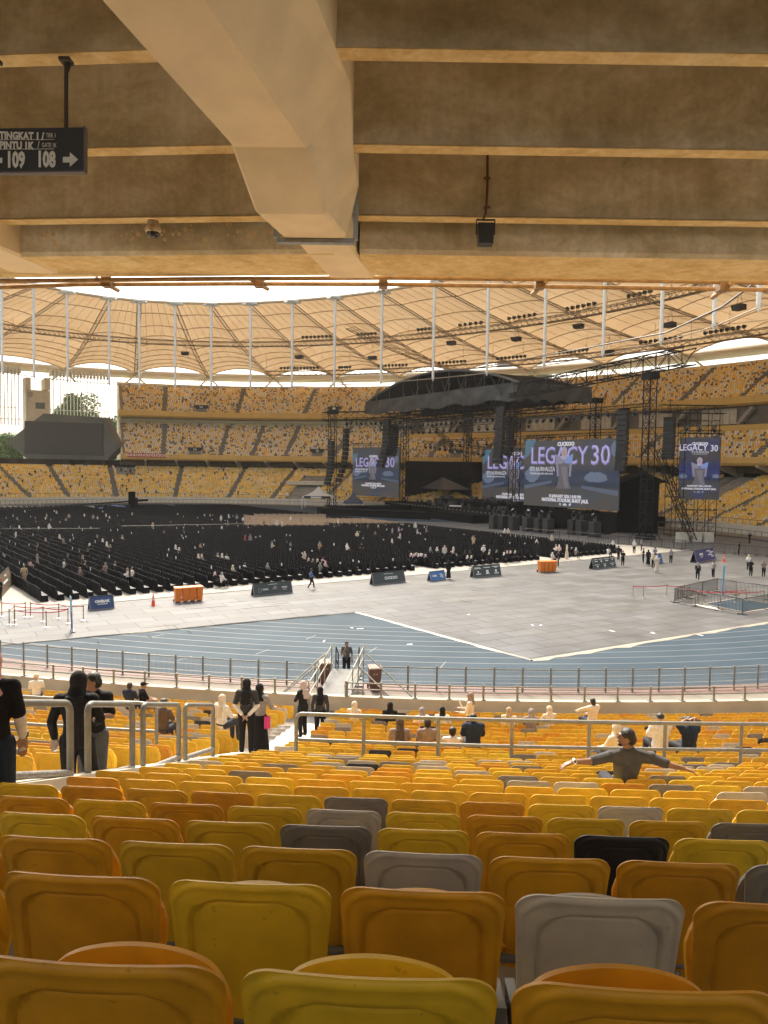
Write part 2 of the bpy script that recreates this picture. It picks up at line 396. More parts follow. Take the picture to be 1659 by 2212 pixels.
def person(label, J, top=K_BLACK, legs=K_BLACK, head='hijab', headm=K_BLACK, sleeve='short', skin=SKIN, vox=.012, long=0.0, skirt=False, shoes=K_CHAR, group=None, hands=True, curl=.6, e=.014, name='person', eyes=True):
    p = thing(name, label, 'person', group=group)
    body = fuse(body_prims(J, hands, curl), 'body', skin, p, vox if not hands else min(vox, .0085), 2)
    fuse(top_prims(J, sleeve, e), 'shirt', top, body, vox, 5)
    fuse(leg_prims(J, skirt=skirt), 'skirt' if skirt else 'trousers', legs, body, vox, 5)
    fuse(head_cover(J, head, long), {'hijab': 'headscarf', 'hair': 'hair', 'longhair': 'hair', 'cap': 'cap', 'bald': 'hair'}[head], headm if head != 'bald' else skin, body, min(vox, .010), 4)
    if shoes and vox < .03: fuse(shoe_prims(J), 'shoes', shoes, body, vox, 3)
    if eyes and vox < .02:
        mb = MB(); h = np.array(J['head'], float); f = np.array(J['face'], float); f /= np.linalg.norm(f); sd = np.array([f[1], -f[0], 0])
        for s in (-1, 1): mb.ball(h + sd * s * .030 + f * .078 + v3(0, 0, .012), (.010, .010, .006), 8)
        mb.build('eyes', mat('eye_dark', (0.02, 0.015, 0.012), 0.2), body)
    return p
# ================================================================ the setting: ground, track, floor boards
def W(o, parent): o.location = -parent.location; return o     # child mesh given in world coordinates
def plate(name, poly, z, m, **k):
    return MB().add([(x, y, z) for x, y in poly], [tuple(range(len(poly)))]).build(name, m, **k)
def ring_sheet(mb, o0, o1, z, th0, th1, n, mi=0, z1=None):
    ts = np.linspace(th0, th1, n)
    G = [[(*PE(t, o0), z) for t in ts], [(*PE(t, o1), z if z1 is None else z1) for t in ts]]
    mb.grid(G, mi, False, flip=False); return mb

M_conc = mat('concrete_floor', (0.42, 0.38, 0.33), 0.8, 0.15, 1.5, bump=0.2)
M_step = mat('stand_concrete', (0.30, 0.275, 0.235), 0.85, 0.18, 0.8, bump=0.15)
M_white_conc = mat('pale_wall_paint', (0.62, 0.57, 0.47), 0.8, 0.08, 0.7)
M_yellow = mat('yellow_fascia_paint', (0.62, 0.42, 0.13), 0.6, 0.06, 0.4)
MB().add([(-900, -400, -0.35), (900, -400, -0.35), (900, 1000, -0.35), (-900, 1000, -0.35)], [(0, 1, 2, 3)]).build('ground', mat('ground_soil', (0.20, 0.20, 0.14), 0.95, 0.3, 0.05), kind='structure')

M_track = mat('blue_running_track', (0.029, 0.053, 0.078), 0.75, 0.14, 0.22, bump=0.1, col2=(0.042, 0.069, 0.094), spec=0.15)
mb = MB(); ring_sheet(mb, -0.9, -60, 0.0, 60, 420, 240); mb.build('running_track', M_track, kind='structure')
mb = MB(); ring_sheet(mb, 0.5, -0.9, 0.002, 60, 420, 240); mb.build('track_edge_strip', mat('red_track_edge', (0.15, 0.085, 0.07), 0.7, 0.12, 1.0), kind='structure')
mb = MB(); ring_sheet(mb, 7.0, 0.5, -0.002, 60, 420, 240); mb.build('perimeter_path', mat('perimeter_concrete', (0.20, 0.178, 0.14), 0.8, 0.1, 0.6), kind='structure')
mb = MB()
for k in range(11):
    o0 = -1.5 - 1.22 * k
    ring_sheet(mb, o0, o0 - 0.07, 0.006, 100, 200, 200)
for t0, o0 in [(136, -3), (138.5, -5.4), (141, -2.8), (143, -7), (146, -4.2), (149, -9), (139.8, -9.5), (133, -7.4)]:
    x, y = PE(t0, o0); x1, y1 = PE(t0 + 0.25, o0 - 1.2); nx, ny = NE(t0)
    mb.bar((x, y, 0.004), (x1, y1, 0.004), 0.035, 4, flat=(1, 0.05))
mb.build('lane_line_paint', mat('white_line_paint', (0.16, 0.175, 0.185), 0.6), kind='structure')

E1 = np.array([math.cos(R(31.3)), math.sin(R(31.3))]); E2 = np.array([-E1[1], E1[0]])
def g2(x, y): return np.array(gz(x, y)[:2])
# plywood boards over the pitch
def board_mat(name, c1, c2, mortar, rough):
    m = bpy.data.materials.new(name); m.use_nodes = True; nt = m.node_tree; b = nt.nodes['Principled BSDF']; L = nt.links
    tc = nt.nodes.new('ShaderNodeTexCoord'); mp = nt.nodes.new('ShaderNodeMapping'); mp.inputs['Rotation'].default_value = (0, 0, -R(31.3))
    br = nt.nodes.new('ShaderNodeTexBrick'); br.inputs['Scale'].default_value = 1.0
    br.inputs['Brick Width'].default_value = 2.9; br.inputs['Row Height'].default_value = 1.45; br.inputs['Mortar Size'].default_value = 0.035
    br.inputs['Color1'].default_value = (*c1, 1); br.inputs['Color2'].default_value = (*c2, 1); br.inputs['Mortar'].default_value = (*mortar, 1)
    br.inputs['Bias'].default_value = 0.0; b.inputs['Specular IOR Level'].default_value = 0.16
    no = nt.nodes.new('ShaderNodeTexNoise'); no.inputs['Scale'].default_value = 0.35; no.inputs['Detail'].default_value = 9; no.inputs['Roughness'].default_value = 0.65
    mx = nt.nodes.new('ShaderNodeMixRGB'); mx.blend_type = 'MULTIPLY'; mx.inputs[0].default_value = 0.85
    rp = nt.nodes.new('ShaderNodeValToRGB'); rp.color_ramp.elements[0].position = 0.3; rp.color_ramp.elements[0].color = (0.62, 0.57, 0.52, 1)
    rp.color_ramp.elements[1].position = 0.62; rp.color_ramp.elements[1].color = (1.1, 1.1, 1.12, 1)
    L.new(tc.outputs['Object'], mp.inputs[0]); L.new(mp.outputs[0], br.inputs[0]); L.new(tc.outputs['Object'], no.inputs[0])
    L.new(no.outputs[0], rp.inputs[0]); L.new(br.outputs[0], mx.inputs[1]); L.new(rp.outputs[0], mx.inputs[2]); L.new(mx.outputs[0], b.inputs['Base Color'])
    r2 = nt.nodes.new('ShaderNodeMapRange'); r2.inputs[3].default_value = rough - 0.1; r2.inputs[4].default_value = rough + 0.15
    L.new(no.outputs[0], r2.inputs[0]); L.new(r2.outputs[0], b.inputs['Roughness'])
    return m
M_board = board_mat('floor_board', (0.094, 0.097, 0.100), (0.130, 0.133, 0.136), (0.050, 0.048, 0.046), 0.5)
M_board2 = board_mat('pale_sheen_board', (0.086, 0.092, 0.101), (0.128, 0.134, 0.143), (0.025, 0.024, 0.024), 0.5)  # paler boards along the V edge; further left, sky reflection painted into the tone
p0 = g2(0, 1395); pV = g2(770, 1323); pC = g2(1148, 1427); pR = g2(1659, 1345)
a0 = p0 + (p0 - pV) * 1.6; aR = pR + (pR - pC) * 1.2
poly = [tuple(a0), tuple(pV), tuple(pC), tuple(aR), (58, 72), (59.5, 92), (56, 118), (45, 142), tuple(a0 + E2 * 150 + E1 * 20), tuple(a0 + E2 * 60)]
mb = MB(); mb.prism(poly, 0.008, 0.05); mb.build('pitch_cover_boards', M_board, kind='structure')
pl = [a0, pV, pC, pC + E1 * 4.3, pC + E1 * 4.3 + E2 * 9, pV + E1 * 9 + E2 * 4, pV + E1 * 6 + E2 * 8, pV - E1 * 2 + E2 * 10, a0 + E2 * 14]
plate('pale_sheen_cover_boards', [tuple(p) for p in pl], 0.054, M_board2, kind='structure')
# the white plastic sheet showing along the edge of the boards
def ragged(mb, a, b, w, z, seed, n=60):
    r = random.Random(seed); a = np.array(a); b = np.array(b); t = (b - a) / np.linalg.norm(b - a); nn = np.array([t[1], -t[0]])
    L = []
    for i in range(n + 1):
        p = a + (b - a) * i / n; ww = w * (0.35 + 0.9 * r.random()) * (1.8 if r.random() < 0.12 else 1)
        L.append([(*(p - nn * 0.02), 0.058), (*(p + nn * 0.03), 0.055 + r.random() * 0.02), (*(p + nn * ww * 0.6), 0.02 + 0.03 * r.random()), (*(p + nn * ww), 0.012)])
    mb.grid(L, 0, True, flip=True)
mb = MB(); ragged(mb, a0, pV, 0.07, 0, 1, 60); ragged(mb, pV, pC, 0.17, 0, 2, 26); ragged(mb, pC, aR, 0.26, 0, 3, 60)
mb.build('edge_sheeting', mat('white_plastic_sheet', (0.34, 0.30, 0.24), 0.6, 0.1, 3), kind='structure')
# dark gaps and scraps on the boards
mb = MB()
r = random.Random(4)
for i in range(46):
    s, t = r.uniform(2, 60), r.uniform(-3, 22); p = pV + E1 * (s - 20) + E2 * t; L = r.uniform(1.0, 3.2)
    q = p + (E1 if r.random() < 0.65 else E2 * 0.5) * L
    if r.random() < 0.8: mb.bar((*p, 0.058), (*q, 0.058), 0.028, 4, flat=(1, 0.15))
mb.build('board_joint_gap', mat('joint_black', (0.015, 0.014, 0.013), 0.9), kind='structure')
# white floor tiles under the chairs
wA = g2(150, 1311); wB = g2(1478, 1191)
e1w = (wB - wA) / np.linalg.norm(wB - wA); e2w = np.array([-e1w[1], e1w[0]])
def tile_mat():
    m = mat('white_floor_tile', (0.32, 0.30, 0.265), 0.75, 0.06, 2.0, spec=.15)
    return m
wAl = wA - e1w * 6.5
poly = [tuple(wAl), tuple(wB), tuple(wB + e2w * 7), tuple(wB + e2w * 12 - e1w * 3), tuple(wB + e2w * 120 - e1w * 3), tuple(wAl + e2w * 150), ]
mb = MB(); mb.prism(poly, 0.055, 0.085); mb.build('white_floor_tiles', tile_mat(), kind='structure')
mb = MB()
for k in range(0, 74):
    p = wAl + e1w * k; mb.bar((*(p + e2w * 0.02), 0.087), (*(p + e2w * 2.4), 0.087), 0.012, 4, flat=(1, 0.1))
for j in range(3):
    p = wAl + e2w * (0.6 + 0.8 * j); mb.bar((*p, 0.087), (*(p + e1w * 73), 0.087), 0.012, 4, flat=(1, 0.1))
mb.build('floor_tile_seams', mat('seam_grey', (0.55, 0.50, 0.43), 0.8), kind='structure')
# scraps of paper and tape on the boards
mb = MB(); r = random.Random(9)
for x, y in [(885, 1432 - 40), (700, 1385), (1150, 1352), (1168, 1352), (1322, 1365), (1405, 1377), (1410, 1369), (1512, 1372), (760, 1358), (778, 1360), (1012, 1329)]:
    c = gz(x, y); z = 0.055 if y < 1370 else 0.006
    mb.box((c[0], c[1], z + 0.004), (r.uniform(.2, .5), r.uniform(.08, .2), 0.004), r.uniform(0, 3))
mb.build('paper_litter', mat('paper_scrap', (0.8, 0.78, 0.74), 0.7), kind='stuff', label='scattered white paper scraps lying on the boards and track', category='litter')

# ================================================================ seating bowl
CT, OC = locate(0, 0)                       # the camera's own place on the plan
DTAB = [(0, -0.45), (1.38, -0.90), (2.13, -1.165), (3.0, -1.50), (3.87, -1.819), (4.7, -2.115), (10, -3.93), (15, -5.62), (19.5, -6.98), (26.8, -8.50), (28, -8.7)]
def ztop(d): return EYE + float(np.interp(d, [a for a, _ in DTAB], [b for _, b in DTAB]))
ROWS = [1.38] + [1.31 + 0.85 * k for k in range(1, 31)]
TA = locate(-2.55, 15.0)[0]                 # theta of the left edge of the block in front of the camera
EDGE_A = (locate(-3.0, 7)[0], locate(-1.72, 27)[0])
def edge_th(d): return float(np.interp(d, [7, 27], EDGE_A, )) if 7 <= d <= 27 else (EDGE_A[0] + (EDGE_A[1] - EDGE_A[0]) * (d - 7) / 20)
def rad(o): return 1.0
def dth(o, th=CT):                          # degrees of theta per metre along the curve (sign: to the right)
    a = np.array(PE(th, o)); b = np.array(PE(th + 0.1, o)); L = np.linalg.norm(b - a)
    return 0.1 / L * (1 if b[0] > a[0] else -1)
# stepped concrete of the near stand
mb = MB()
th_r = CT + dth(OC) * 34; th_l = CT - dth(OC) * 30
N = 70
for k, d in enumerate(ROWS):
    zf = ztop(d) - 0.84; o1 = OC - d + 0.30; o0 = OC - d - 0.55
    zn = (ztop(ROWS[k - 1]) - 0.84) if k else zf + 0.3
    ts = np.linspace(th_l, th_r, N)
    mb.grid([[(*PE(t, o1), zn) for t in ts], [(*PE(t, o1), zf) for t in ts], [(*PE(t, o0), zf) for t in ts]], 0, False, flip=False)
zf0 = ztop(ROWS[0]) - 0.54
mb.grid([[(*PE(t, OC + 4), zf0 + 0.0) for t in np.linspace(th_l, th_r, N)], [(*PE(t, OC - ROWS[0] + 0.30), zf0) for t in np.linspace(th_l, th_r, N)]], 0, False)
DP = 28.2                                   # the parapet at the front of the stand
ZP = 1.50
ts = np.linspace(th_l, th_r, N)
oP = OC - DP
lip = oP + 0.8
mb.grid([[(*PE(t, lip), ztop(26.9) - 0.84) for t in ts], [(*PE(t, oP + 0.12), ztop(26.9) - 0.84) for t in ts]], 0, False)
mb.build('lower_stand_steps', M_step, label='stepped pale concrete terrace carrying the yellow seats in front of the camera', category='stand')
mb = MB()
mb.grid([[(*PE(t, oP + 0.12), 0.3) for t in ts], [(*PE(t, oP + 0.12), ZP) for t in ts], [(*PE(t, oP - 0.12), ZP) for t in ts], [(*PE(t, oP - 0.12), -0.1) for t in ts]], 0, False)
mb.build('front_parapet', mat('parapet_concrete', (0.40, 0.36, 0.29), 0.8, 0.12, 0.9), label='low cream parapet wall along the front row of the near stand', category='wall')
# aisle paint-white treads at the left of the block
mb = MB()
for k, d in enumerate(ROWS):
    zf = ztop(d) - 0.84; t0 = edge_th(d); w = dth(OC - d)
    a = t0 - w * 0.10; b = t0 - w * 1.35
    for j in range(2):
        oo = OC - d + 0.28 - j * 0.42; zz = zf + (0.15 if j == 0 else 0.004)
        P4 = [PE(a, oo), PE(b, oo), PE(b, oo - 0.42), PE(a, oo - 0.42)]
        mb.prism(P4[::-1], zf - 0.02, zz)
mb.build('aisle_steps', mat('aisle_white', (0.5, 0.46, 0.39), 0.7, 0.12, 2), kind='structure')
# low kerb at the edge of the right block, under the handrails
mb = MB(); n_ = 24
L = []
for i in range(n_ + 1):
    d = 5.2 + (14.2 - 5.2) * i / n_; t0 = edge_th(d); w = dth(OC - d); z = ztop(d) - 0.10
    L.append([(*PE(t0 - w * 0.22, OC - d), z - 1.2), (*PE(t0 - w * 0.22, OC - d), z), (*PE(t0 - w * 0.06, OC - d), z), (*PE(t0 - w * 0.06, OC - d), z - 0.9)])
mb.grid(L, 0, False, flip=True)
mb.build('aisle_kerb_wall', M_white_conc, label='sloping white kerb wall under the aisle handrails at left', category='wall')

# ---------------------------------------------------------------- far tiers
def tier(name, label, o0, z0, n, run, rise, th0, th1, back=1.0, front=None, fz=None):
    mb = MB(); ts = np.linspace(th0, th1, max(12, int(abs(th1 - th0) / 1.6)))
    G = []
    o, z = o0, z0
    if front: G.append([(*PE(t, o0 - 0.25), fz) for t in ts])
    G.append([(*PE(t, o0 - 0.25), z0 + (0.9 if front else 0)) for t in ts])
    if front:
        G.append([(*PE(t, o0), z0 + 0.9) for t in ts]); 
    G.append([(*PE(t, o0), z0) for t in ts])
    for k in range(n):
        o += run; G.append([(*PE(t, o), z) for t in ts]); z += rise; G.append([(*PE(t, o), z) for t in ts])
    G.append([(*PE(t, o + back), z) for t in ts])
    mb.grid(G, 0, False, flip=th1 < th0)
    m = mb.build(name, M_step, label=label, category='stand')
    return o, z
FAR0, FAR1 = 380, 222                       # left end ... right end of what the photo sees
T1 = dict(o0=5.5, z0=1.0, n=29, run=0.82, rise=0.29)
T2L = dict(o0=24.9, z0=13.0, n=21, run=0.80, rise=0.49)
T2R = dict(o0=24.9, z0=13.0, n=12, run=0.82, rise=0.50)
T3 = dict(o0=37.8, z0=26.6, n=18, run=0.82, rise=0.53)
TL_END = 345.5; TSW = 303
tier('far_lower_stand', 'stepped lowest tier of the far stand running round the pitch', th0=FAR0, th1=FAR1, **T1)
tier('far_middle_stand', 'stepped middle tier of the far stand left of the stage', th0=TL_END, th1=TSW, **T2L)
tier('far_middle_stand', 'shorter middle tier below the glazed suites behind and right of the stage', th0=TSW, th1=FAR1, **T2R)
tier('far_upper_stand', 'top tier of the far stand under the membrane roof', th0=TL_END, th1=FAR1, **T3)
# front walls, yellow fascias, undersides
def band(mb, prof, th0, th1, mi=0, n=None, flip=False):
    ts = np.linspace(th0, th1, n or max(12, int(abs(th1 - th0) / 1.6)))
    mb.grid([[(*PE(t, o), z) for t in ts] for o, z in prof], mi, False, flip=flip)
mb = MB(); band(mb, [(4.6, 0), (4.6, 1.6), (4.9, 1.6), (4.9, 0.9)], FAR0, FAR1); mb.build('far_front_wall', M_white_conc, label='pale wall along the foot of the far lower stand', category='wall')
f = thing('middle_tier_fascia', 'ochre yellow fascia band along the front of the middle tier', 'fascia', (*PE(320, 24.6), 12))
mb = MB(); band(mb, [(24.6, 11.7), (24.25, 12.2), (24.35, 13.4), (24.9, 13.45), (24.9, 12.8)], TL_END + .3, FAR1); W(mb.build('fascia_band', M_yellow, f), f)
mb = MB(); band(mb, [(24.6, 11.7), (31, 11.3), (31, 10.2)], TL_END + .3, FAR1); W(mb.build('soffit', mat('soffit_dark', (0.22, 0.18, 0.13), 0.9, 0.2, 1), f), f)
f = thing('upper_tier_fascia', 'ochre yellow fascia band along the front of the upper tier', 'fascia', (*PE(320, 37.5), 25))
mb = MB(); band(mb, [(37.6, 24.9), (37.0, 25.4), (37.1, 27.0), (37.8, 27.05), (37.8, 26.4)], TL_END + .3, FAR1); W(mb.build('fascia_band', M_yellow, f), f)
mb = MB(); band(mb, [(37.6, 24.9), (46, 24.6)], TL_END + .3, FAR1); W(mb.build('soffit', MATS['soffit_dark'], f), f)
# back walls
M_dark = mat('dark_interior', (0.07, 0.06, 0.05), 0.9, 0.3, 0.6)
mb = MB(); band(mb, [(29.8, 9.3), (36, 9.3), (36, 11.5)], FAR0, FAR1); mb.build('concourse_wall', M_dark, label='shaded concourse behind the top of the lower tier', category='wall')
mb = MB(); band(mb, [(53.6, 36.2), (53.9, 36.2), (53.9, 37.0), (54.2, 37.0), (54.2, 20)], TL_END, FAR1); mb.build('rim_wall', M_white_conc, label='pale rim wall behind the last row of the upper tier', category='wall')
# concourse pillars and raker brackets below the middle tier
pil = None; k = 0
for t in np.arange(342, 232, -4.8):
    nx, ny = NE(t); a = math.atan2(ny, nx)
    if pil is None:
        pil = thing('concourse_pillar', 'x', 'pillar', group='pale pillars and raker brackets under the middle tier')
        m1 = MB(); m1.box((0, 0, 1.5), (0.8, 0.5, 3.2)); m1.build('column', M_white_conc, pil)
        m2 = MB(); m2.slab([(-7.5, -0.25, 3.0), (0, -0.25, 0.8), (1.5, -0.25, 0.8), (1.5, -0.25, 3.3), (-7.5, -0.25, 3.4)], (0, 0.5, 0)); m2.build('bracket', M_white_conc, pil)
        o = pil
    else: o = dup(pil)
    o.location = (*PE(t, 32.0), 8.4); o.rotation_euler = (0, 0, a)
    o['label'] = 'pale concrete pillar with bracket, %s from the left under the middle tier' % nth(k + 1); k += 1
# T3 / T2 end wall beside the screen
mb = MB()
x0 = [(24.6, 11.8), (24.6, 13.4), (42.2, 23.6), (37.2, 25), (37.2, 27.0), (54, 37.2), (54, 11.8)]
mb.slab([(*PE(TL_END, o), z) for o, z in x0], (-0.5, 0.15, 0)); mb.build('stand_end_wall', M_white_conc, label='tall cream end wall of the upper tiers beside the hexagonal screen', category='wall')
# glazed suites above the short middle tier
s = thing('suite_level', 'dark recessed suite level with pale lit windows between middle and upper tiers', 'suites', (*PE(260, 36), 20))
mb = MB(); band(mb, [(35.0, 18.9), (35.0, 19.4), (34.7, 19.4), (34.7, 20.6), (35.2, 20.6)], TSW - 1, FAR1); W(mb.build('yellow_band', M_yellow, s), s)
mb = MB(); band(mb, [(35.2, 20.4), (38.5, 20.4), (38.5, 25.0)], TSW - 1, FAR1); W(mb.build('back_wall', mat('suite_wall', (0.16, 0.14, 0.12), 0.8, 0.2, 0.5), s), s)
M_win = mat('suite_glass', (0.55, 0.50, 0.42), 0.3, 0.12, 0.7)
M_fr = mat('pale_frame', (0.42, 0.38, 0.32), 0.6)
t = TSW - 3
while t > FAR1 + 3:
    mb = MB(); band(mb, [(38.3, 21.1), (38.3, 24.2)], t, t - 4.0, 0, 5); w_ = W(mb.build('window', M_win, s), s)
    mb = MB()
    for q in np.linspace(t, t - 4.0, 6):
        p = PE(q, 38.2); mb.bar((*p, 21.0), (*p, 24.3), 0.09, 4)
    band(mb, [(38.1, 24.2), (38.1, 24.5)], t, t - 4.0, 0, 5); mb.build('frame', M_fr, w_)
    mb = MB(); nx, ny = NE(t - 5)
    for j in range(7):
        p = PE(t - 4.6 - 0.22 * j, 37.6); mb.box((*p, 20.9 + 0.28 + j * 0.52), (1.4, 0.9, 0.56), math.atan2(ny, nx))
    W(mb.build('stair', mat('suite_stair', (0.33, 0.31, 0.28), 0.8), s), s)
    t -= 7.6
# aisles in the far tiers
M_aisle = mat('aisle_grey', (0.15, 0.14, 0.12), 0.85, 0.15, 1.0)
def far_aisle(mb, T, th, w=1.2, lean=0.0):
    o, z = T['o0'], T['z0']
    for k in range(T['n']):
        tt = th + lean * k / T['n']; a = np.array(PE(tt, o)); nx, ny = NE(tt); mb.box((a[0] + nx * T['run'] / 2, a[1] + ny * T['run'] / 2, z + 0.02 + T['rise'] / 4), (T['run'], w, T['rise'] / 2), math.atan2(ny, nx))
        o += T['run']; z += T['rise']
AI1 = [372, 363, 356, 347.3, 336.5, 326.5, 318.5, 309, 299, 289, 279, 269, 262, 255, 248, 241.5, 235, 229]
AI2 = [339.3, 330.2, 325.0, 319.6, 311.6, 304, 296, 288, 280, 272, 265.5, 258.5, 251.5, 245, 238, 231]
AI3 = [339.4, 328.7, 318.5, 309, 300, 291, 282, 273, 264.5, 257.5, 250, 243, 236, 229]
mb = MB()
for t in AI1: far_aisle(mb, T1, t)
for t in AI2: far_aisle(mb, T2L if t > TSW else T2R, t)
for t in AI3: far_aisle(mb, T3, t)
mb.build('far_aisle_steps', M_aisle, kind='structure')

# far seats (one countless mass, together with the far rows of the near stand)
SEATC = [(0.86, 0.47, 0.022), (0.88, 0.53, 0.028), (0.60, 0.53, 0.42), (0.82, 0.37, 0.018), (0.27, 0.235, 0.19), (0.035, 0.032, 0.03)]
SN = ['golden yellow', 'bright yellow', 'pale grey', 'amber orange', 'dark grey', 'black']
def seat_mat(i):
    c = SEATC[i]; n = 'seat_plastic_' + SN[i].replace(' ', '_')
    if n in MATS: return MATS[n]
    m = bpy.data.materials.new(n); m.use_nodes = True; nt = m.node_tree; b = nt.nodes['Principled BSDF']; L = nt.links
    oi = nt.nodes.new('ShaderNodeObjectInfo'); tc = nt.nodes.new('ShaderNodeTexCoord'); no = nt.nodes.new('ShaderNodeTexNoise'); no.inputs['Scale'].default_value = 7; no.inputs['Detail'].default_value = 8
    ad = nt.nodes.new('ShaderNodeVectorMath'); ad.operation = 'ADD'; L.new(tc.outputs['Object'], ad.inputs[0]); L.new(oi.outputs['Location'], ad.inputs[1]); L.new(ad.outputs[0], no.inputs[0])
    rp = nt.nodes.new('ShaderNodeValToRGB'); e = rp.color_ramp.elements
    e[0].position = 0.30; e[0].color = (c[0] * .80, c[1] * .80, c[2] * .9, 1); e[1].position = 0.62; e[1].color = (*c, 1)
    hs = nt.nodes.new('ShaderNodeHueSaturation'); mr = nt.nodes.new('ShaderNodeMapRange'); mr.inputs[3].default_value = 0.80; mr.inputs[4].default_value = 1.08
    mh = nt.nodes.new('ShaderNodeMapRange'); mh.inputs[3].default_value = 0.498; mh.inputs[4].default_value = 0.508
    L.new(oi.outputs['Random'], mh.inputs[0]); L.new(mh.outputs[0], hs.inputs['Hue'])
    L.new(oi.outputs['Random'], mr.inputs[0]); L.new(mr.outputs[0], hs.inputs['Value']); L.new(no.outputs[0], rp.inputs[0]); L.new(rp.outputs[0], hs.inputs['Color']); L.new(hs.outputs[0], b.inputs['Base Color'])
    b.inputs['Roughness'].default_value = 0.40; b.inputs['Specular IOR Level'].default_value = 0.4
    n3 = nt.nodes.new('ShaderNodeTexNoise'); n3.inputs['Scale'].default_value = 38; n3.inputs['Detail'].default_value = 3; L.new(ad.outputs[0], n3.inputs[0])
    r3 = nt.nodes.new('ShaderNodeValToRGB'); r3.color_ramp.elements[0].position = .69; r3.color_ramp.elements[0].color = (1, 1, 1, 1); r3.color_ramp.elements[1].position = .74; r3.color_ramp.elements[1].color = (.72, .70, .66, 1); L.new(n3.outputs[0], r3.inputs[0])
    m3 = nt.nodes.new('ShaderNodeMixRGB'); m3.blend_type = 'MULTIPLY'; m3.inputs[0].default_value = .8; L.new(hs.outputs[0], m3.inputs[1]); L.new(r3.outputs[0], m3.inputs[2]); L.new(m3.outputs[0], b.inputs['Base Color'])
    # scuffs
    n2 = nt.nodes.new('ShaderNodeTexNoise'); n2.inputs['Scale'].default_value = 60; n2.inputs['Detail'].default_value = 5; L.new(ad.outputs[0], n2.inputs[0])
    bp = nt.nodes.new('ShaderNodeBump'); bp.inputs['Strength'].default_value = 0.06; bp.inputs['Distance'].default_value = 0.004; L.new(n2.outputs[0], bp.inputs['Height']); L.new(bp.outputs[0], b.inputs['Normal'])
    MATS[n] = m; return m
SEATM = [seat_mat(i) for i in range(6)]
def far_seat_template():
    mb = MB()
    V = [(-.2, .16, .38), (.2, .16, .38), (.22, .22, .86), (-.22, .22, .86), (-.2, .22, .38), (.2, .22, .38), (.22, .27, .86), (-.22, .27, .86)]
    mb.add(V, np.array([(0, 1, 2, 3), (5, 4, 7, 6), (3, 2, 6, 7), (4, 0, 3, 7), (1, 5, 6, 2)]))
    V = [(-.2, -.06, .42), (.2, -.06, .42), (.2, .17, .40), (-.2, .17, .40), (-.2, -.04, .34), (.2, -.04, .34)]
    mb.add(V, np.array([(0, 1, 2, 3), (4, 5, 1, 0)]))
    return np.concatenate(mb.v), np.concatenate(mb.f)
FT = far_seat_template()
FARC = [(0.84, 0.53, 0.10), (0.88, 0.62, 0.16), (0.74, 0.68, 0.58), (0.80, 0.43, 0.08), (0.24, 0.19, 0.155), (0.07, 0.06, 0.055)]  # far seat colours, mixed towards a pale beige
SEATF = [mat('far_pale_seat_' + SN[i].replace(' ', '_'), FARC[i], 0.6, 0.1, 0.3) for i in range(6)]
rest = MB()                                  # gets the far rows of the near stand too
def far_seats(T, th0, th1, aisles, probs, step=0.56, skip=()):
    P, Yw, Mi = [], [], []
    for k in range(T['n']):
        o = T['o0'] + T['run'] * k; z = T['z0'] + T['rise'] * k
        r_ = 60 + o; degm = abs(dth_abs(o))
        for t in arc(o, th0, th1, step, nr.rand()):
            half = 0.75 * dth_abs(o, t)
            if any(abs(t - a) < half for a in aisles): continue
            if any(a <= t <= b and k0 <= k < k1 for a, b, k0, k1 in skip): continue
            nx, ny = NE(t); x, y = PE(t, o + 0.25)
            P.append((x, y, z - 0.03)); Yw.append(math.atan2(ny, nx) - math.pi / 2 + nr.uniform(-.03, .03)); Mi.append(nr.choice(6, p=probs))
    rest.inst(FT, P, Yw, np.array(Mi) + 6)
def dth_abs(o, th=300):
    a = np.array(PE(th, o)); b = np.array(PE(th + 0.1, o)); return 0.1 / np.linalg.norm(b - a)
PY = [.36, .40, .14, .05, .04, .01]; PG = [.16, .14, .48, .05, .14, .03]; PM = [.22, .18, .38, .06, .14, .02]
far_seats(T1, 378, 224, AI1, PY, skip=[(311.5, 316, 0, 22), (343.5, 346.5, 20, 29), (252, 256, 12, 29)])
far_seats(T2L, TL_END - .4, TSW + .2, AI2, PG, skip=[(333.2, 335.4, 0, 5), (313.5, 315.5, 0, 5)])
far_seats(T2R, TSW, FAR1 + 1, AI2, PM, skip=[(291, 293.4, 0, 4), (247, 249.3, 0, 4)])
far_seats(T3, TL_END - .4, FAR1 + 1, AI3, PM, skip=[(333, 335.2, 0, 5), (313.0, 315, 0, 5), (240, 242.4, 0, 5)])
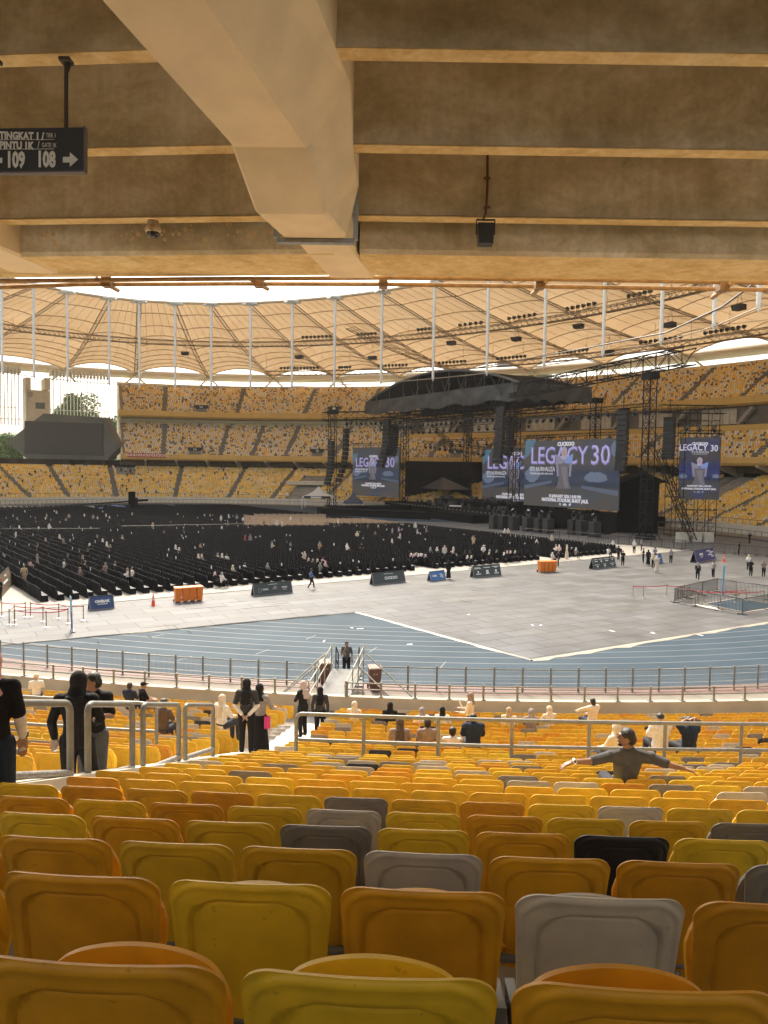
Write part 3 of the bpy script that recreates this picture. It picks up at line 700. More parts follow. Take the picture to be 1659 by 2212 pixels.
# vomitory mouths with their small black signs
k = 0
def vom_place(nm):
    return {'334.3': 0}
VOM = [(334.3, T2L, '2A', 'second tier, left of the stage'), (314.5, T2L, '2B', 'second tier, near the left line of speakers'), (292.2, T2R, '#', 'middle tier behind the stage opening'), (248.2, T2R, '#', 'middle tier right of the tall portrait screen'),
       (334.1, T3, '3A', 'top tier, far left'), (314.0, T3, '#', 'top tier, just left of the black stage roof'), (241.2, T3, '#', 'top tier at the right edge of the photo')]
for t, T, s_, where_ in VOM:
    nx, ny = NE(t); a = math.atan2(ny, nx) - math.pi / 2; o = T['o0'] + 1.6
    v = thing('vomitory', 'stand entrance with black sign on the %s' % where_, 'entrance', (*PE(t, o), T['z0']), a)
    w = dth_abs(o, t)
    mb = MB(); mb.box((-1.9, 1.2, 0.9), (0.25, 3.4, 1.9)); mb.box((1.9, 1.2, 0.9), (0.25, 3.4, 1.9)); mb.box((0, 2.9, 1.2), (4.05, 0.25, 2.4)); mb.build('wall', M_white_conc, v)
    mb = MB(); mb.box((0, 1.3, 0.9), (2.8, 0.3, 1.7)); mb.build('opening', mat('vomitory_gap', (0.30, 0.28, 0.22), 0.9), v)
    mb = MB(); mb.box((0, -0.3, 2.1), (4.4, 0.12, 1.1)); sg = mb.build('sign', mat('sign_black', (0.025, 0.025, 0.03), 0.5), v)
    mb = MB(); mb.box((0, -.37, 2.05), (.9, .02, .6)) if s_ == '#' else text_mesh(mb, s_, 1.0, frame_M((0, -0.37, 2.05), (1, 0, 0), (0, 0, 1)), depth=0.01); mb.build('lettering', mat('sign_white', (0.8, 0.8, 0.78), 0.5), sg)
    mb = MB()
    for x in np.linspace(-2.2, 2.2, 12): mb.bar((x, -0.9, 0.3), (x, -0.9, 1.3), 0.025, 4)
    mb.bar((-2.2, -0.9, 1.3), (2.2, -0.9, 1.3), 0.04, 4); mb.build('guard_rail', mat('rail_grey', (0.40, 0.38, 0.34), 0.5, metal=0.4), v)
# white tunnel block cut into the lower tier left of the stage
tn = thing('tunnel_portal', 'pale concrete tunnel portal cut into the lower tier left of the stage', 'tunnel', (*PE(313.8, 10), 0), math.atan2(*NE(313.8)[::-1]) - math.pi / 2)
mb = MB(); mb.slab([(-6.5, -4, 0.1), (-6.5, -4, 1.8), (-6.5, 14, 6.2), (-6.5, 14, 0.1)], (0.4, 0, 0)); mb.slab([(6.5, -4, 0.1), (6.5, -4, 1.8), (6.5, 14, 6.2), (6.5, 14, 0.1)], (0.4, 0, 0)); mb.build('side_wall', mat('portal_grey', (0.44, 0.42, 0.38), 0.8, 0.1, .5), tn)
mb = MB(); mb.box((0.2, 8, 5.7), (13.6, 7, 1.0)); mb.build('lintel', M_white_conc, tn)
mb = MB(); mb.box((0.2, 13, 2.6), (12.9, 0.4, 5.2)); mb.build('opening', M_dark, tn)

# lattice screen, tower and trees behind the hexagonal board
ls = thing('lattice_screen', 'tall open screen of pale upright fins behind the hexagonal display', 'screen wall', (*PE(357, 50), 22))
M_fin = mat('fin_paint', (0.72, 0.72, 0.70), 0.6)
mb = MB()
fins = []
for t in np.arange(347.0, 379, 0.42):
    if 354.2 < t < 357.6: continue
    x, y = PE(t, 47); nx, ny = NE(t); a = math.atan2(ny, nx)
    mb.box((x, y, 30.0), (0.9, 0.16, 17.0), a); mb.box((x - nx * 1.0, y - ny * 1.0, 37.6), (2.9, 0.5, 1.8), a)
W(mb.build('fins', M_fin, ls, kind='stuff'), ls)
mb = MB()
for z in (23.2, 26.6, 37.2):
    for a_, b_ in ((347, 354.2), (357.6, 379)):
        ts = np.linspace(a_, b_, 12)
        for p, q in zip(ts[:-1], ts[1:]): mb.bar((*PE(p, 46.6), z), (*PE(q, 46.6), z), 0.14, 4)
W(mb.build('cross_rail', M_fin, ls), ls)
tw = thing('stair_tower', 'pale concrete tower rising between the lattice fins behind the display', 'tower', (*PE(355.9, 46), 10), math.atan2(*NE(355.9)[::-1]) - math.pi / 2)
mb = MB(); mb.box((0, 0, 9), (6.6, 5, 26)); mb.box((-2.6, 0, 23.6), (1.4, 5, 4)); mb.box((2.6, 0, 23.9), (1.4, 5, 3.4)); mb.build('wall', M_white_conc, tw)
mb = MB(); mb.box((0.6, -2.6, 17.4), (2.6, 0.2, 1.8)); mb.build('window', mat('tower_window', (0.12, 0.13, 0.12), 0.3), tw)
mb = MB(); mb.box((-2.2, -2.7, 20.6), (1.3, 0.5, 1.5)); mb.bar((-2.9, -2.75, 22.4), (-2.9, -2.75, 17), 0.07, 4); mb.build('service_box', mat('box_grey', (0.35, 0.33, 0.29), 0.6), tw)
# ================================================================ underside of the tier above the camera
def tarnished(name, base, dark, lite, sc=0.75):
    m = bpy.data.materials.new(name); m.use_nodes = True; nt = m.node_tree; b = nt.nodes['Principled BSDF']; L = nt.links
    tc = nt.nodes.new('ShaderNodeTexCoord'); mp = nt.nodes.new('ShaderNodeMapping'); mp.inputs['Scale'].default_value = (1, 1, 1.4)
    n1 = nt.nodes.new('ShaderNodeTexNoise'); n1.inputs['Scale'].default_value = sc; n1.inputs['Detail'].default_value = 12; n1.inputs['Roughness'].default_value = 0.72; n1.inputs['Distortion'].default_value = 0.25
    n2 = nt.nodes.new('ShaderNodeTexNoise'); n2.inputs['Scale'].default_value = 14; n2.inputs['Detail'].default_value = 8
    mp2 = nt.nodes.new('ShaderNodeMapping'); mp2.inputs['Scale'].default_value = (7, 7, 0.35); n3 = nt.nodes.new('ShaderNodeTexNoise'); n3.inputs['Scale'].default_value = 1.0; n3.inputs['Detail'].default_value = 5
    L.new(tc.outputs['Object'], mp.inputs[0]); L.new(mp.outputs[0], n1.inputs[0]); L.new(tc.outputs['Object'], n2.inputs[0]); L.new(tc.outputs['Object'], mp2.inputs[0]); L.new(mp2.outputs[0], n3.inputs[0])
    r1 = nt.nodes.new('ShaderNodeValToRGB'); e = r1.color_ramp.elements
    e[0].position = 0.38; e[0].color = (*dark, 1); e[1].position = 0.62; e[1].color = (*lite, 1); k = e.new(0.5); k.color = (*base, 1)
    L.new(n1.outputs[0], r1.inputs[0])
    m1 = nt.nodes.new('ShaderNodeMixRGB'); m1.blend_type = 'MULTIPLY'; m1.inputs[0].default_value = 0.25
    r2 = nt.nodes.new('ShaderNodeValToRGB'); r2.color_ramp.elements[0].position = 0.35; r2.color_ramp.elements[0].color = (0.62, 0.58, 0.52, 1); r2.color_ramp.elements[1].position = 0.6; r2.color_ramp.elements[1].color = (1, 1, 1, 1)
    L.new(n2.outputs[0], r2.inputs[0]); L.new(r1.outputs[0], m1.inputs[1]); L.new(r2.outputs[0], m1.inputs[2])
    m2 = nt.nodes.new('ShaderNodeMixRGB'); m2.blend_type = 'MULTIPLY'; m2.inputs[0].default_value = 0.30
    r3 = nt.nodes.new('ShaderNodeValToRGB'); r3.color_ramp.elements[0].position = 0.40; r3.color_ramp.elements[0].color = (0.7, 0.68, 0.62, 1); r3.color_ramp.elements[1].position = 0.58; r3.color_ramp.elements[1].color = (1, 1, 1, 1)
    L.new(n3.outputs[0], r3.inputs[0]); L.new(m1.outputs[0], m2.inputs[1]); L.new(r3.outputs[0], m2.inputs[2]); L.new(m2.outputs[0], b.inputs['Base Color'])
    b.inputs['Roughness'].default_value = 0.9; b.inputs['Specular IOR Level'].default_value = 0.2
    bp = nt.nodes.new('ShaderNodeBump'); bp.inputs['Strength'].default_value = 0.35; bp.inputs['Distance'].default_value = 0.02; L.new(n2.outputs[0], bp.inputs['Height']); L.new(bp.outputs[0], b.inputs['Normal'])
    return m
M_rib = tarnished('stained_precast_concrete', (0.68, 0.59, 0.43), (0.50, 0.42, 0.28), (0.86, 0.80, 0.69))
M_flange = tarnished('soffit_bounce_tint', (0.72, 0.54, 0.27), (0.60, 0.43, 0.20), (0.78, 0.62, 0.36), 3.0)  # ochre tint puts light bounced off the seats into the colour
M_raker = mat('painted_raker_concrete', (0.78, 0.64, 0.43), 0.8, 0.07, 2.2, bump=0.25)
ML, MR_ = -0.088, 0.0                         # how each bay's beams run across (dy/dx)
def bay_line(Z, X, right): return Z + (MR_ if right else ML) * (X + (2.2 - 0.19 * 0))
LEAN = 0.195
def rk(z, x0): return x0 + LEAN * z
def rib(name, label, right, Y0, E, thick, face_h, topgo=1.2):
    """one precast seating unit seen from below: upright rib, bottom flange face and the slab on top"""
    XA = (float(np.interp(Y0, [4, 5.4, 6.48, 7.6, 8.72], [-.62, -.52, -.50, -.46, -.36])), 14.0) if right else (-13.0, rk(Y0, -2.5))
    m = MR_ if right else ML
    xr = rk(Y0, -2.4)
    t = thing(name, label, 'beam', ((XA[0] + XA[1]) / 2, Y0, EYE + E), group='precast beams stepping down overhead')
    def y(X, d): return Y0 + d + m * (X - xr)
    def prism4(d0, d1, z0, z1, mi=0):
        a, b = XA; n = 12; xs = np.linspace(a, b, n)
        G = [[(x, y(x, d0), z1) for x in xs], [(x, y(x, d0), z0) for x in xs], [(x, y(x, d1), z0) for x in xs], [(x, y(x, d1), z1) for x in xs]]
        mb.grid(G + [G[0]], mi, False, flip=True)
    mb = MB(); prism4(0.035, thick - 0.01, EYE + E + 0.03, EYE + E + face_h); W(mb.build('rib_face', M_rib, t), t)
    mb = MB(); prism4(0.0, thick, EYE + E, EYE + E + 0.012); W(mb.build('flange', M_flange, t), t)
    mb = MB(); prism4(thick, topgo, EYE + E + face_h - 0.14, EYE + E + face_h - 0.02); W(mb.build('tread_slab', M_rib, t), t)
    return t
SP, RS = 1.12, 0.31
names = ['lowest and farthest', 'second', 'third', 'fourth', 'nearest and highest']
for right in (True, False):
    side = 'right' if right else 'left'
    for k in range(5):
        Y0 = 8.72 - SP * k; E = 2.81 + RS * k
        rib('precast_beam', '%s stained concrete beam overhead %s of the raker, %s row' % ('brown', side, ['front', 'second', 'third', 'fourth', 'fifth'][k]) if True else '', right, Y0, E, 0.19, 0.98)
# front edge beam
for right in (True, False):
    side = 'right' if right else 'left'; m = MR_ if right else ML
    XA = (rk(9.6, -2.2), 16.0) if right else (-15.0, rk(9.6, -2.5)); xr = rk(9.6, -2.4); xs = np.linspace(*XA, 10)
    t = thing('edge_beam', 'broad ochre edge beam closing the ceiling %s of the raker' % side, 'beam', (sum(XA) / 2, 9.6, EYE + 2.57))
    mb = MB()
    def y(X, d): return 9.08 + d + m * (X - xr)
    G = [[(x, y(x, 0.0), EYE + 3.75) for x in xs], [(x, y(x, 0.0), EYE + 2.55) for x in xs], [(x, y(x, 0.03), EYE + 2.50) for x in xs]]
    mb.grid(G, 0, False, flip=True); W(mb.build('inner_face', M_rib, t), t)
    mb = MB(); G = [[(x, y(x, 0.03), EYE + 2.50) for x in xs], [(x, y(x, 1.02), EYE + 2.50) for x in xs], [(x, y(x, 1.07), EYE + 2.62) for x in xs], [(x, y(x, 1.07), EYE + 3.72) for x in xs], [(x, y(x, -0.02), EYE + 3.74) for x in xs]]
    mb.grid(G, 0, False, flip=True); W(mb.build('soffit', M_flange, t), t)
# the stand above (solid, so that it shades this one)
mb = MB()
G = [[(x, 10.1, EYE + 3.70) for x in (-26, 30)], [(x, 10.1, EYE + 3.78) for x in (-26, 30)], [(x, -14, EYE + 3.78 + 24.1 * 0.33) for x in (-26, 30)], [(x, -14, EYE + 3.70 + 24 * 0.33) for x in (-26, 30)]]
mb.grid(G, 0, False); mb.build('upper_deck_slab', M_rib, label='seating slab of the tier above the camera', category='slab')
mb = MB(); mb.box((2, -9.0, 9.9), (60, 0.3, 7.3)); mb.build('back_wall', M_white_conc, label='unseen pale concourse wall behind the camera, raised to hold back skylight', category='wall')  # unseen wall; its height tunes how much backlight reaches the front seats

# rakers
def raker(name, label, x0, w, lean, zs, partly=False):
    t = thing(name, label, 'beam', (x0, 7, EYE + 2.9))
    prof = [(2.0, 2.92, .0), (7.04, 2.86, 0), (7.64, 2.47, 0), (8.44, 2.48, 0)]
    prof2 = [(8.56, 2.52, 0), (10.12, 2.47, 0)]
    def X(z, off): return x0 + lean * z + off
    Hh = 3.9
    mb = MB(); ins = 0.0
    for P in (prof, prof2):
        e = 0.0 if P is prof else 0.05
        G = []
        for z, E, _ in P:
            tp = EYE + max(E + 1.6, 4.2); so_ = float(np.interp(z, [2, 7.04, 7.64, 8.44, 8.6], [.5, .36, .25, .12, 0]))
            G.append([(X(z, e), z, tp), (X(z, e), z, EYE + E + 0.03), (X(z, e + 0.03), z, EYE + E), (X(z, w - e - 0.03), z, EYE + E), (X(z, w - e), z, EYE + E + 0.03), (X(z, w - e + so_), z, EYE + E + 0.56), (X(z, w - e + so_), z, tp)])
        mb.grid(G, 0, False, flip=False)
        g = G[-1]; mb.add(g, [tuple(range(7))])
        g = G[0]; mb.add(g, [tuple(range(7))[::-1]])
    W(mb.build('beam_body', M_raker, t), t)
    return t
rkr = raker('raker_beam', 'pale painted raker beam sloping down the middle of the ceiling', -2.79, 0.70, LEAN, None)
raker('raker_beam', 'grey raker beam end at the left edge of the ceiling', -7.45, 0.71, 0.25, None)
# galvanised joint cover round the raker
g = thing('joint_channel', 'galvanised steel channel wrapped round the middle raker beam', 'channel', (-1, 8.9, EYE + 2.5))
mb = MB(); zc = 8.50; xl = -2.79 + LEAN * zc - 0.07; xr_ = -2.09 + LEAN * zc + 0.07
mb.box(((xl + xr_) / 2, zc, EYE + 2.46), (xr_ - xl, 0.09, 0.05)); mb.box((xr_ + 0.01, zc, EYE + 2.98), (0.05, 0.10, 0.98)); mb.box((xl - 0.01, zc, EYE + 2.55), (0.05, 0.09, 0.12))
W(mb.build('channel', mat('galvanised_steel', (0.30, 0.32, 0.33), 0.45, 0.15, 12, metal=0.6), g), g)

# stains: scattered pale patches on the beam face near the camera dome, thin drip lines
mb = MB(); r = random.Random(3)
for i in range(90):
    x = r.uniform(-4.3, -0.9); z = EYE + 2.62 + r.random() * 0.26; yy = 9.08 + ML * (x + 0.58) - 0.003
    rr = r.uniform(0.008, 0.032); n = 7
    V = [(x + rr * r.uniform(.6, 1.2) * math.cos(2 * math.pi * k / n), yy, z + rr * r.uniform(.6, 1.3) * math.sin(2 * math.pi * k / n)) for k in range(n)]
    mb.add(V, [tuple(range(n))])
mb.build('stain_patches', mat('pale_stain', (0.80, 0.62, 0.36), 0.9), kind='stuff', label='small pale lime blotches on the beam face beside the dome camera', category='stain')
mb = MB()
for x, k in [(-1.62, 1), (-1.56, 1), (-1.50, 1), (-1.3, 1), (3.42, 0), (-3.2, 1)]:
    z0 = EYE + 2.96; yy = (8.72 + (ML if x < 0 else 0) * (x + 0.75)) + 0.030
    pts = [(x + r.uniform(-.008, .008), yy, z0 + 0.10 * i) for i in range(7)]
    mb.path(pts, 0.003, 4)
mb.build('drip_stains', mat('drip_pale', (0.72, 0.64, 0.48), 0.9), kind='stuff', label='thin pale drip lines down the front beam face', category='stain')

# scaffold pipes under the edge beam
M_pipe = mat('rusty_painted_pipe', (0.30, 0.18, 0.08), 0.6, 0.25, 9)
for k, (pl, pr_, Y, lab) in enumerate([((0, 609), (1659, 601), 10.3, 'upper'), ((0, 618), (1659, 629), 10.75, 'lower')]):
    if k == 0: pts = [gy(-60, 608, 10.25), gy(400, 603, 10.2), gy(830, 600, 10.3), gy(1250, 604, 10.4), gy(1720, 612, 10.5)]
    else: pts = [gy(-60, 623, 10.7), gy(160, 615, 10.6), gy(500, 613, 10.6), gy(830, 614, 10.65), gy(1250, 620, 10.8), gy(1720, 627, 11.0)]
    mb = MB(); mb.path(pts, 0.030, 8); mb.build('scaffold_pipe', M_pipe, label='long brown %s scaffold pipe running under the ceiling edge' % lab, category='pipe')
for k, (x, y, dx, dy) in enumerate([(232, 613, 46, 28), (560, 613, 36, 24), (828, 614, 1, 24), (1165, 617, -30, 34), (1560, 622, -42, 36)]):
    t = thing('scaffold_coupler', '%s brown pipe stub clamped under the ceiling edge from the left' % ORD[k], 'coupler', gy(x, y, 10.5), group='pipe stubs clamped to the scaffold pipes')
    a = gy(x - dx * 0.5, y - 10, 10.35); b = gy(x + dx * 0.5, y + dy * 0.8 - 8, 11.2)
    mb = MB(); mb.bar(a, b, 0.032, 8); W(mb.build('stub', M_pipe, t), t)
    mb = MB(); mb.box(gy(x, y - 3, 10.5), (0.12, 0.16, 0.13)); mb.bar(gy(x - 8, y - 3, 10.5), gy(x + 8, y - 3, 10.5), 0.012, 6); W(mb.build('clamp', mat('clamp_brown', (0.22, 0.13, 0.07), 0.5, metal=0.3), t), t)

# hanging sign (left)
M_sb = mat('sign_black', (0.018, 0.018, 0.022), 0.5)
SGY = 6.6
A = np.array(gy(-45, 278, SGY)); B = np.array(gy(180, 275, SGY)); D = np.array(gy(180, 368, SGY)); Cc = np.array(gy(-45, 371, SGY))
sg = thing('hanging_sign', 'black hanging tier and gate sign with white lettering and arrows', 'sign', tuple((A + B) / 2))
mb = MB(); mb.slab([tuple(A), tuple(B), tuple(D), tuple(Cc)], (0.0, 0.055, 0.0)); W(mb.build('sign_panel', M_sb, sg), sg)
mb = MB(); mb.slab([tuple(B + [0.001, -.004, .01]), tuple(B + [0.012, -.004, .01]), tuple(D + [0.012, -.004, -.008]), tuple(D + [0.001, -.004, -.008])], (0, 0.066, 0))
mb.slab([tuple(Cc + [0, -.004, -0.001]), tuple(D + [0, -.004, -0.001]), tuple(D + [0, -.004, -0.014]), tuple(Cc + [0, -.004, -.014])], (0, 0.066, 0)); W(mb.build('frame', mat('sign_frame_grey', (0.10, 0.09, 0.09), 0.4), sg), sg)
M_sw = mat('sign_white', (0.92, 0.90, 0.84), 0.5)
def stext(mb, s, x, y, hpx, width=1.0, align='LEFT', bold=0.0):
    o = gy(x, y, SGY - 0.004); size = hpx / FPX * SGY / 0.70
    text_mesh(mb, s, size, frame_M(o, (1, 0, -0.008), (0.008, 0, 1)), align=align, width=width, bold=bold, depth=0.001)
mb = MB()
stext(mb, 'TINGKAT 1 /', -1, 293, 14.5, 0.80, bold=0.004); stext(mb, 'TIER 1', 99, 292.5, 9, 0.62)
stext(mb, 'PINTU 1K', -1, 314, 14.5, 0.80, bold=0.004); stext(mb, '/', 81, 313, 14.5, 0.8); stext(mb, 'GATE 1K', 90, 313.5, 9, 0.62)
stext(mb, '109', 13, 346, 31, 0.60, bold=0.008); stext(mb, '108', 79, 345, 31, 0.60, bold=0.008)
for yv, xe in ((301.5, 117), (322, 117)):
    a = gy(-2, yv + 0.5, SGY - .005); b = gy(xe, yv - 0.5, SGY - .005); mb.bar(a, b, 0.0022, 4)
W(mb.build('lettering', M_sw, sg), sg)
mb = MB()
def arrow(pts): mb.slab([gy(x, y, SGY - 0.003) for x, y in pts], (0, -0.002, 0))
arrow([(136, 339), (151, 339), (151, 329), (169, 344.5), (151, 360), (151, 351), (136, 351)])
arrow([(5, 341), (-8, 341), (-8, 331), (-26, 347), (-8, 362), (-8, 352), (5, 352)])
W(mb.build('arrow', M_sw, sg), sg)
mb = MB(); 
for xx in (143, -12):
    a = gy(xx, 132, SGY + .02); b = gy(xx, 276, SGY + .02); mb.bar(a, b, 0.018, 8); mb.box((a[0], a[1], a[2] + 0.0), (0.09, 0.10, 0.03)); mb.slab([(a[0] - .03, a[1], a[2]), (a[0] + .05, a[1], a[2]), (a[0] + .015, a[1], a[2] - .09)], (0, .012, 0))
W(mb.build('hanger_rod', mat('rod_dark', (0.06, 0.055, 0.05), 0.6), sg), sg)

# floodlight-style loudspeaker on its conduit
sk = thing('wall_speaker', 'small black box speaker in a bracket under the front beam', 'speaker', gy(1048, 500, 8.5))
c = gy(1048.5, 507, 8.5); mb = MB(); 
w_, h_ = 0.175, 0.225
mb.slab([(c[0] - w_ / 2, c[1] - .06, c[2] + h_ / 2), (c[0] + w_ / 2, c[1] - .06, c[2] + h_ / 2), (c[0] + w_ / 2 - .01, c[1] - .09, c[2] - h_ / 2), (c[0] - w_ / 2 + .01, c[1] - .09, c[2] - h_ / 2)], (0, .16, 0)); W(mb.build('cabinet', mat('speaker_black', (0.03, 0.03, 0.03), 0.55), sk), sk)
mb = MB(); z = c[2] + h_ / 2 + 0.045; xw = w_ / 2 + .012
mb.bar((c[0] - xw, c[1], c[2]), (c[0] - xw, c[1], z), .008, 4); mb.bar((c[0] + xw, c[1], c[2]), (c[0] + xw, c[1], z), .008, 4); mb.bar((c[0] - xw, c[1], z), (c[0] + xw, c[1], z), .012, 4)
W(mb.build('bracket', mat('bracket_black', (0.02, 0.02, 0.02), 0.5), sk), sk)
mb = MB(); mb.path([(c[0] - .03, c[1], z), gy(1049, 462, 8.66), gy(1051, 440, 8.70), gy(1053, 400, 8.70), gy(1053, 325, 8.70)], 0.014, 6)
for yv in (385, 448): 
    p = gy(1052, yv, 8.69); mb.box(p, (0.07, 0.03, 0.02))
W(mb.build('conduit', mat('conduit_brown', (0.14, 0.06, 0.04), 0.6), sk), sk)
# dome camera
c = gy(331, 500, 8.72)
dc = thing('dome_camera', 'rust-streaked dome security camera under the left front beam', 'camera', c)
mb = MB()
prof = [(.02, .115), (.062, .115), (.064, .06), (.085, .045), (.092, .02), (.088, -.002), (.07, -.012)]
n = 20; mb.grid([[(c[0] + r_ * math.cos(2 * math.pi * k / n), c[1] + r_ * math.sin(2 * math.pi * k / n), c[2] + z) for k in range(n)] for r_, z in prof], 0, True, flip=True, closed=True)
W(mb.build('housing', mat('rusty_cream_housing', (0.78, 0.66, 0.46), 0.5, 0.2, 14, col2=(0.42, 0.22, 0.07)), dc), dc)
mb = MB(); mb.ball((c[0], c[1], c[2] - .012), (.070, .070, .066), 20); W(mb.build('dome', mat('smoked_dome', (0.03, 0.03, 0.03), 0.08), dc), dc)

# ================================================================ roof
M_mem = bpy.data.materials.new('roof_membrane'); M_mem.use_nodes = True
nt = M_mem.node_tree; b = nt.nodes['Principled BSDF']; outp = nt.nodes['Material Output']
tc = nt.nodes.new('ShaderNodeTexCoord'); no = nt.nodes.new('ShaderNodeTexNoise'); no.inputs['Scale'].default_value = 0.12; no.inputs['Detail'].default_value = 8
rp = nt.nodes.new('ShaderNodeValToRGB'); rp.color_ramp.elements[0].position = .3; rp.color_ramp.elements[0].color = (.285, .188, .098, 1); rp.color_ramp.elements[1].position = .7; rp.color_ramp.elements[1].color = (.32, .225, .13, 1)
nt.links.new(tc.outputs['Object'], no.inputs[0]); nt.links.new(no.outputs[0], rp.inputs[0]); nt.links.new(rp.outputs[0], b.inputs['Base Color']); b.inputs['Roughness'].default_value = .7
tr = nt.nodes.new('ShaderNodeBsdfTranslucent'); nt.links.new(rp.outputs[0], tr.inputs[0]); mx = nt.nodes.new('ShaderNodeMixShader'); mx.inputs[0].default_value = 0.55
nt.links.new(b.outputs[0], mx.inputs[1]); nt.links.new(tr.outputs[0], mx.inputs[2]); nt.links.new(mx.outputs[0], outp.inputs['Surface'])
M_rsteel = mat('roof_steel', (0.38, 0.29, 0.20), 0.6)
M_rpale = mat('roof_arch_steel', (0.62, 0.48, 0.32), 0.6)
M_wst = mat('white_mast_paint', (0.86, 0.85, 0.82), 0.45)
MT = [24.5, 14.8, 4.5, 351.9, 343.3, 333.8, 324.9, 315.8, 306.7, 297.8, 288.4, 278.3, 268.2, 257.7, 247.0, 236.2, 225.5, 214.5]
MT = [t if t > 180 else t + 360 for t in MT]
OI, ZI, OO, ZO = -20.0, 48.6, 56.0, 40.3
def roof_pt(t, s, bulge):                     # s 0 at ring .. 1 at rim ; bulge 0..1 across the bay
    o = OI + (OO - OI) * s; z = ZI + (ZO - ZI) * s - 1.3 * math.sin(math.pi * s)
    x, y = PE(t, o); return (x, y, z + bulge * (0.15 + 2.7 * s))
rf = thing('membrane_roof', 'tan translucent membrane roof in arched bays ringing the stadium', 'roof', (*PE(310, 20), 45))
NS, NU = 22, 13
for i in range(len(MT) - 1):
    a, c = MT[i], MT[i + 1]; mb = MB()
    G = []
    for j in range(NS + 1):
        s = j / NS; row = []
        for k in range(NU):
            u = k / (NU - 1); row.append(roof_pt(a + (c - a) * u, s, math.sin(math.pi * u) ** 0.8))
        G.append(row)
    mb.grid(G, 0, True); W(mb.build('membrane_bay', M_mem, rf), rf)
    mb = MB()
    for s in (0.10, 0.235, 0.36, 0.475, 0.58, 0.68, 0.78, 0.88, 0.985):
        mb.path([tuple(np.array(roof_pt(a + (c - a) * k / 14, s, math.sin(math.pi * k / 14) ** 0.8)) - [0, 0, 0.25]) for k in range(15)], 0.11 if s < .95 else .2, 4)
    W(mb.build('arch_rib', M_rpale, rf), rf)
    mb = MB()                                  # fine seams of the fabric
    for u in (0.17, 0.33, 0.5, 0.67, 0.83):
        mb.path([tuple(np.array(roof_pt(a + (c - a) * u, j / 11, math.sin(math.pi * u) ** 0.8)) - [0, 0, 0.12]) for j in range(12)], 0.045, 3)
    W(mb.build('seam_cable', M_rpale, rf), rf)
for i, t in enumerate(MT):                     # radial trusses
    mb = MB(); pr_ = None
    for off in (-0.45, 0.45):
        pts = []
        for j in range(9):
            s = j / 8; p = np.array(roof_pt(t, s, 0)); nx, ny = NE(t); pts.append((p[0] - ny * off, p[1] + nx * off, p[2] - 0.5))
        mb.path(pts, 0.13, 4)
        if pr_:
            fine = 60
            for j in range(fine):
                q0 = j / fine * 8; q1 = (j + 1) / fine * 8
                f = lambda P, q: np.array(P[int(min(q, 7.999))]) * (1 - (q - int(min(q, 7.999)))) + np.array(P[int(min(q, 7.999)) + 1]) * (q - int(min(q, 7.999)))
                mb.bar(f(pr_, q0), f(pts, q1), 0.05, 3, cap=False)
        pr_ = pts
    W(mb.build('radial_truss', M_rsteel, rf), rf)
mb = MB()                                      # ring cable at the opening, compression ring at the rim
for i in range(len(MT) - 1):
    a, c = MT[i], MT[i + 1]
    P = [roof_pt(a + (c - a) * k / 6, 0, 0) for k in range(7)]; mb.path([(x, y, z + 0.2) for x, y, z in P], 0.35, 6)
W(mb.build('ring_cable', M_rpale, rf), rf)
mb = MB()
for i in range(len(MT) - 1):
    a, c = MT[i], MT[i + 1]
    P = [(*PE(a + (c - a) * k / 6, 58.0), 40.3) for k in range(7)]; mb.path(P, 1.5, 10)
W(mb.build('compression_ring', mat('pale_ring_paint', (0.62, 0.55, 0.43), 0.6), rf), rf)
mb = MB()
for i, t in enumerate(MT):
    p = np.array(roof_pt(t, 1.0, 0)); nx, ny = NE(t); tx, ty = -ny, nx
    for sgn in (-1, 1):
        q = (p[0] + nx * 1.5 + tx * 3.6 * sgn, p[1] + ny * 1.5 + ty * 3.6 * sgn, 36.6); mb.bar(tuple(p + [0, 0, -.4]), q, 0.32, 6); mb.bar(tuple(p + [0, 0, -.2]), (p[0] + tx * 2.4 * sgn, p[1] + ty * 2.4 * sgn, p[2] + 0.3), 0.5, 6, r2=0.1)
W(mb.build('rim_strut', MATS['pale_ring_paint'], rf), rf)
# hanging masts
for i, t in enumerate(MT):
    p = np.array(roof_pt(t, 0, 0)); x, y = p[0], p[1]
    m_ = thing('flying_mast', 'white vertical mast hanging from the roof opening, %s from the left' % nth(i + 1), 'mast', (x, y, 29.2), group='white masts hanging round the roof opening')
    mb = MB(); mb.bar((0, 0, 0), (0, 0, 18.9), 0.27, 8, r2=0.33); mb.bar((0, 0, -0.8), (0, 0, 0), 0.10, 6, r2=0.30); mb.build('shaft', M_wst, m_)
    mb = MB(); mb.box((0, 0, 19.4), (2.6, 2.6, 0.35), R(20)); mb.bar((-1.9, 0, 19.2), (1.9, 0, 19.2), 0.3, 6); mb.build('head_bracket', M_wst, m_)
# lower ring cable joining the mast feet
mb = MB()
P = [(*PE(t, OI), 28.9) for t in MT]
for p, q in zip(P[:-1], P[1:]): mb.bar(p, q, 0.09, 5)
mb.build('lower_ring_cable', M_rsteel, label='thin dark cable linking the feet of the white masts', category='cable')
mb = MB()
for t in MT:
    a = (*PE(t, OI), 29.0); b_ = (*PE(t, OO), 39.6); mb.bar(a, b_, 0.05, 4)
mb.build('stay_cables', M_rsteel, label='thin stay cables from mast feet up to the roof rim', category='cable', kind='stuff')
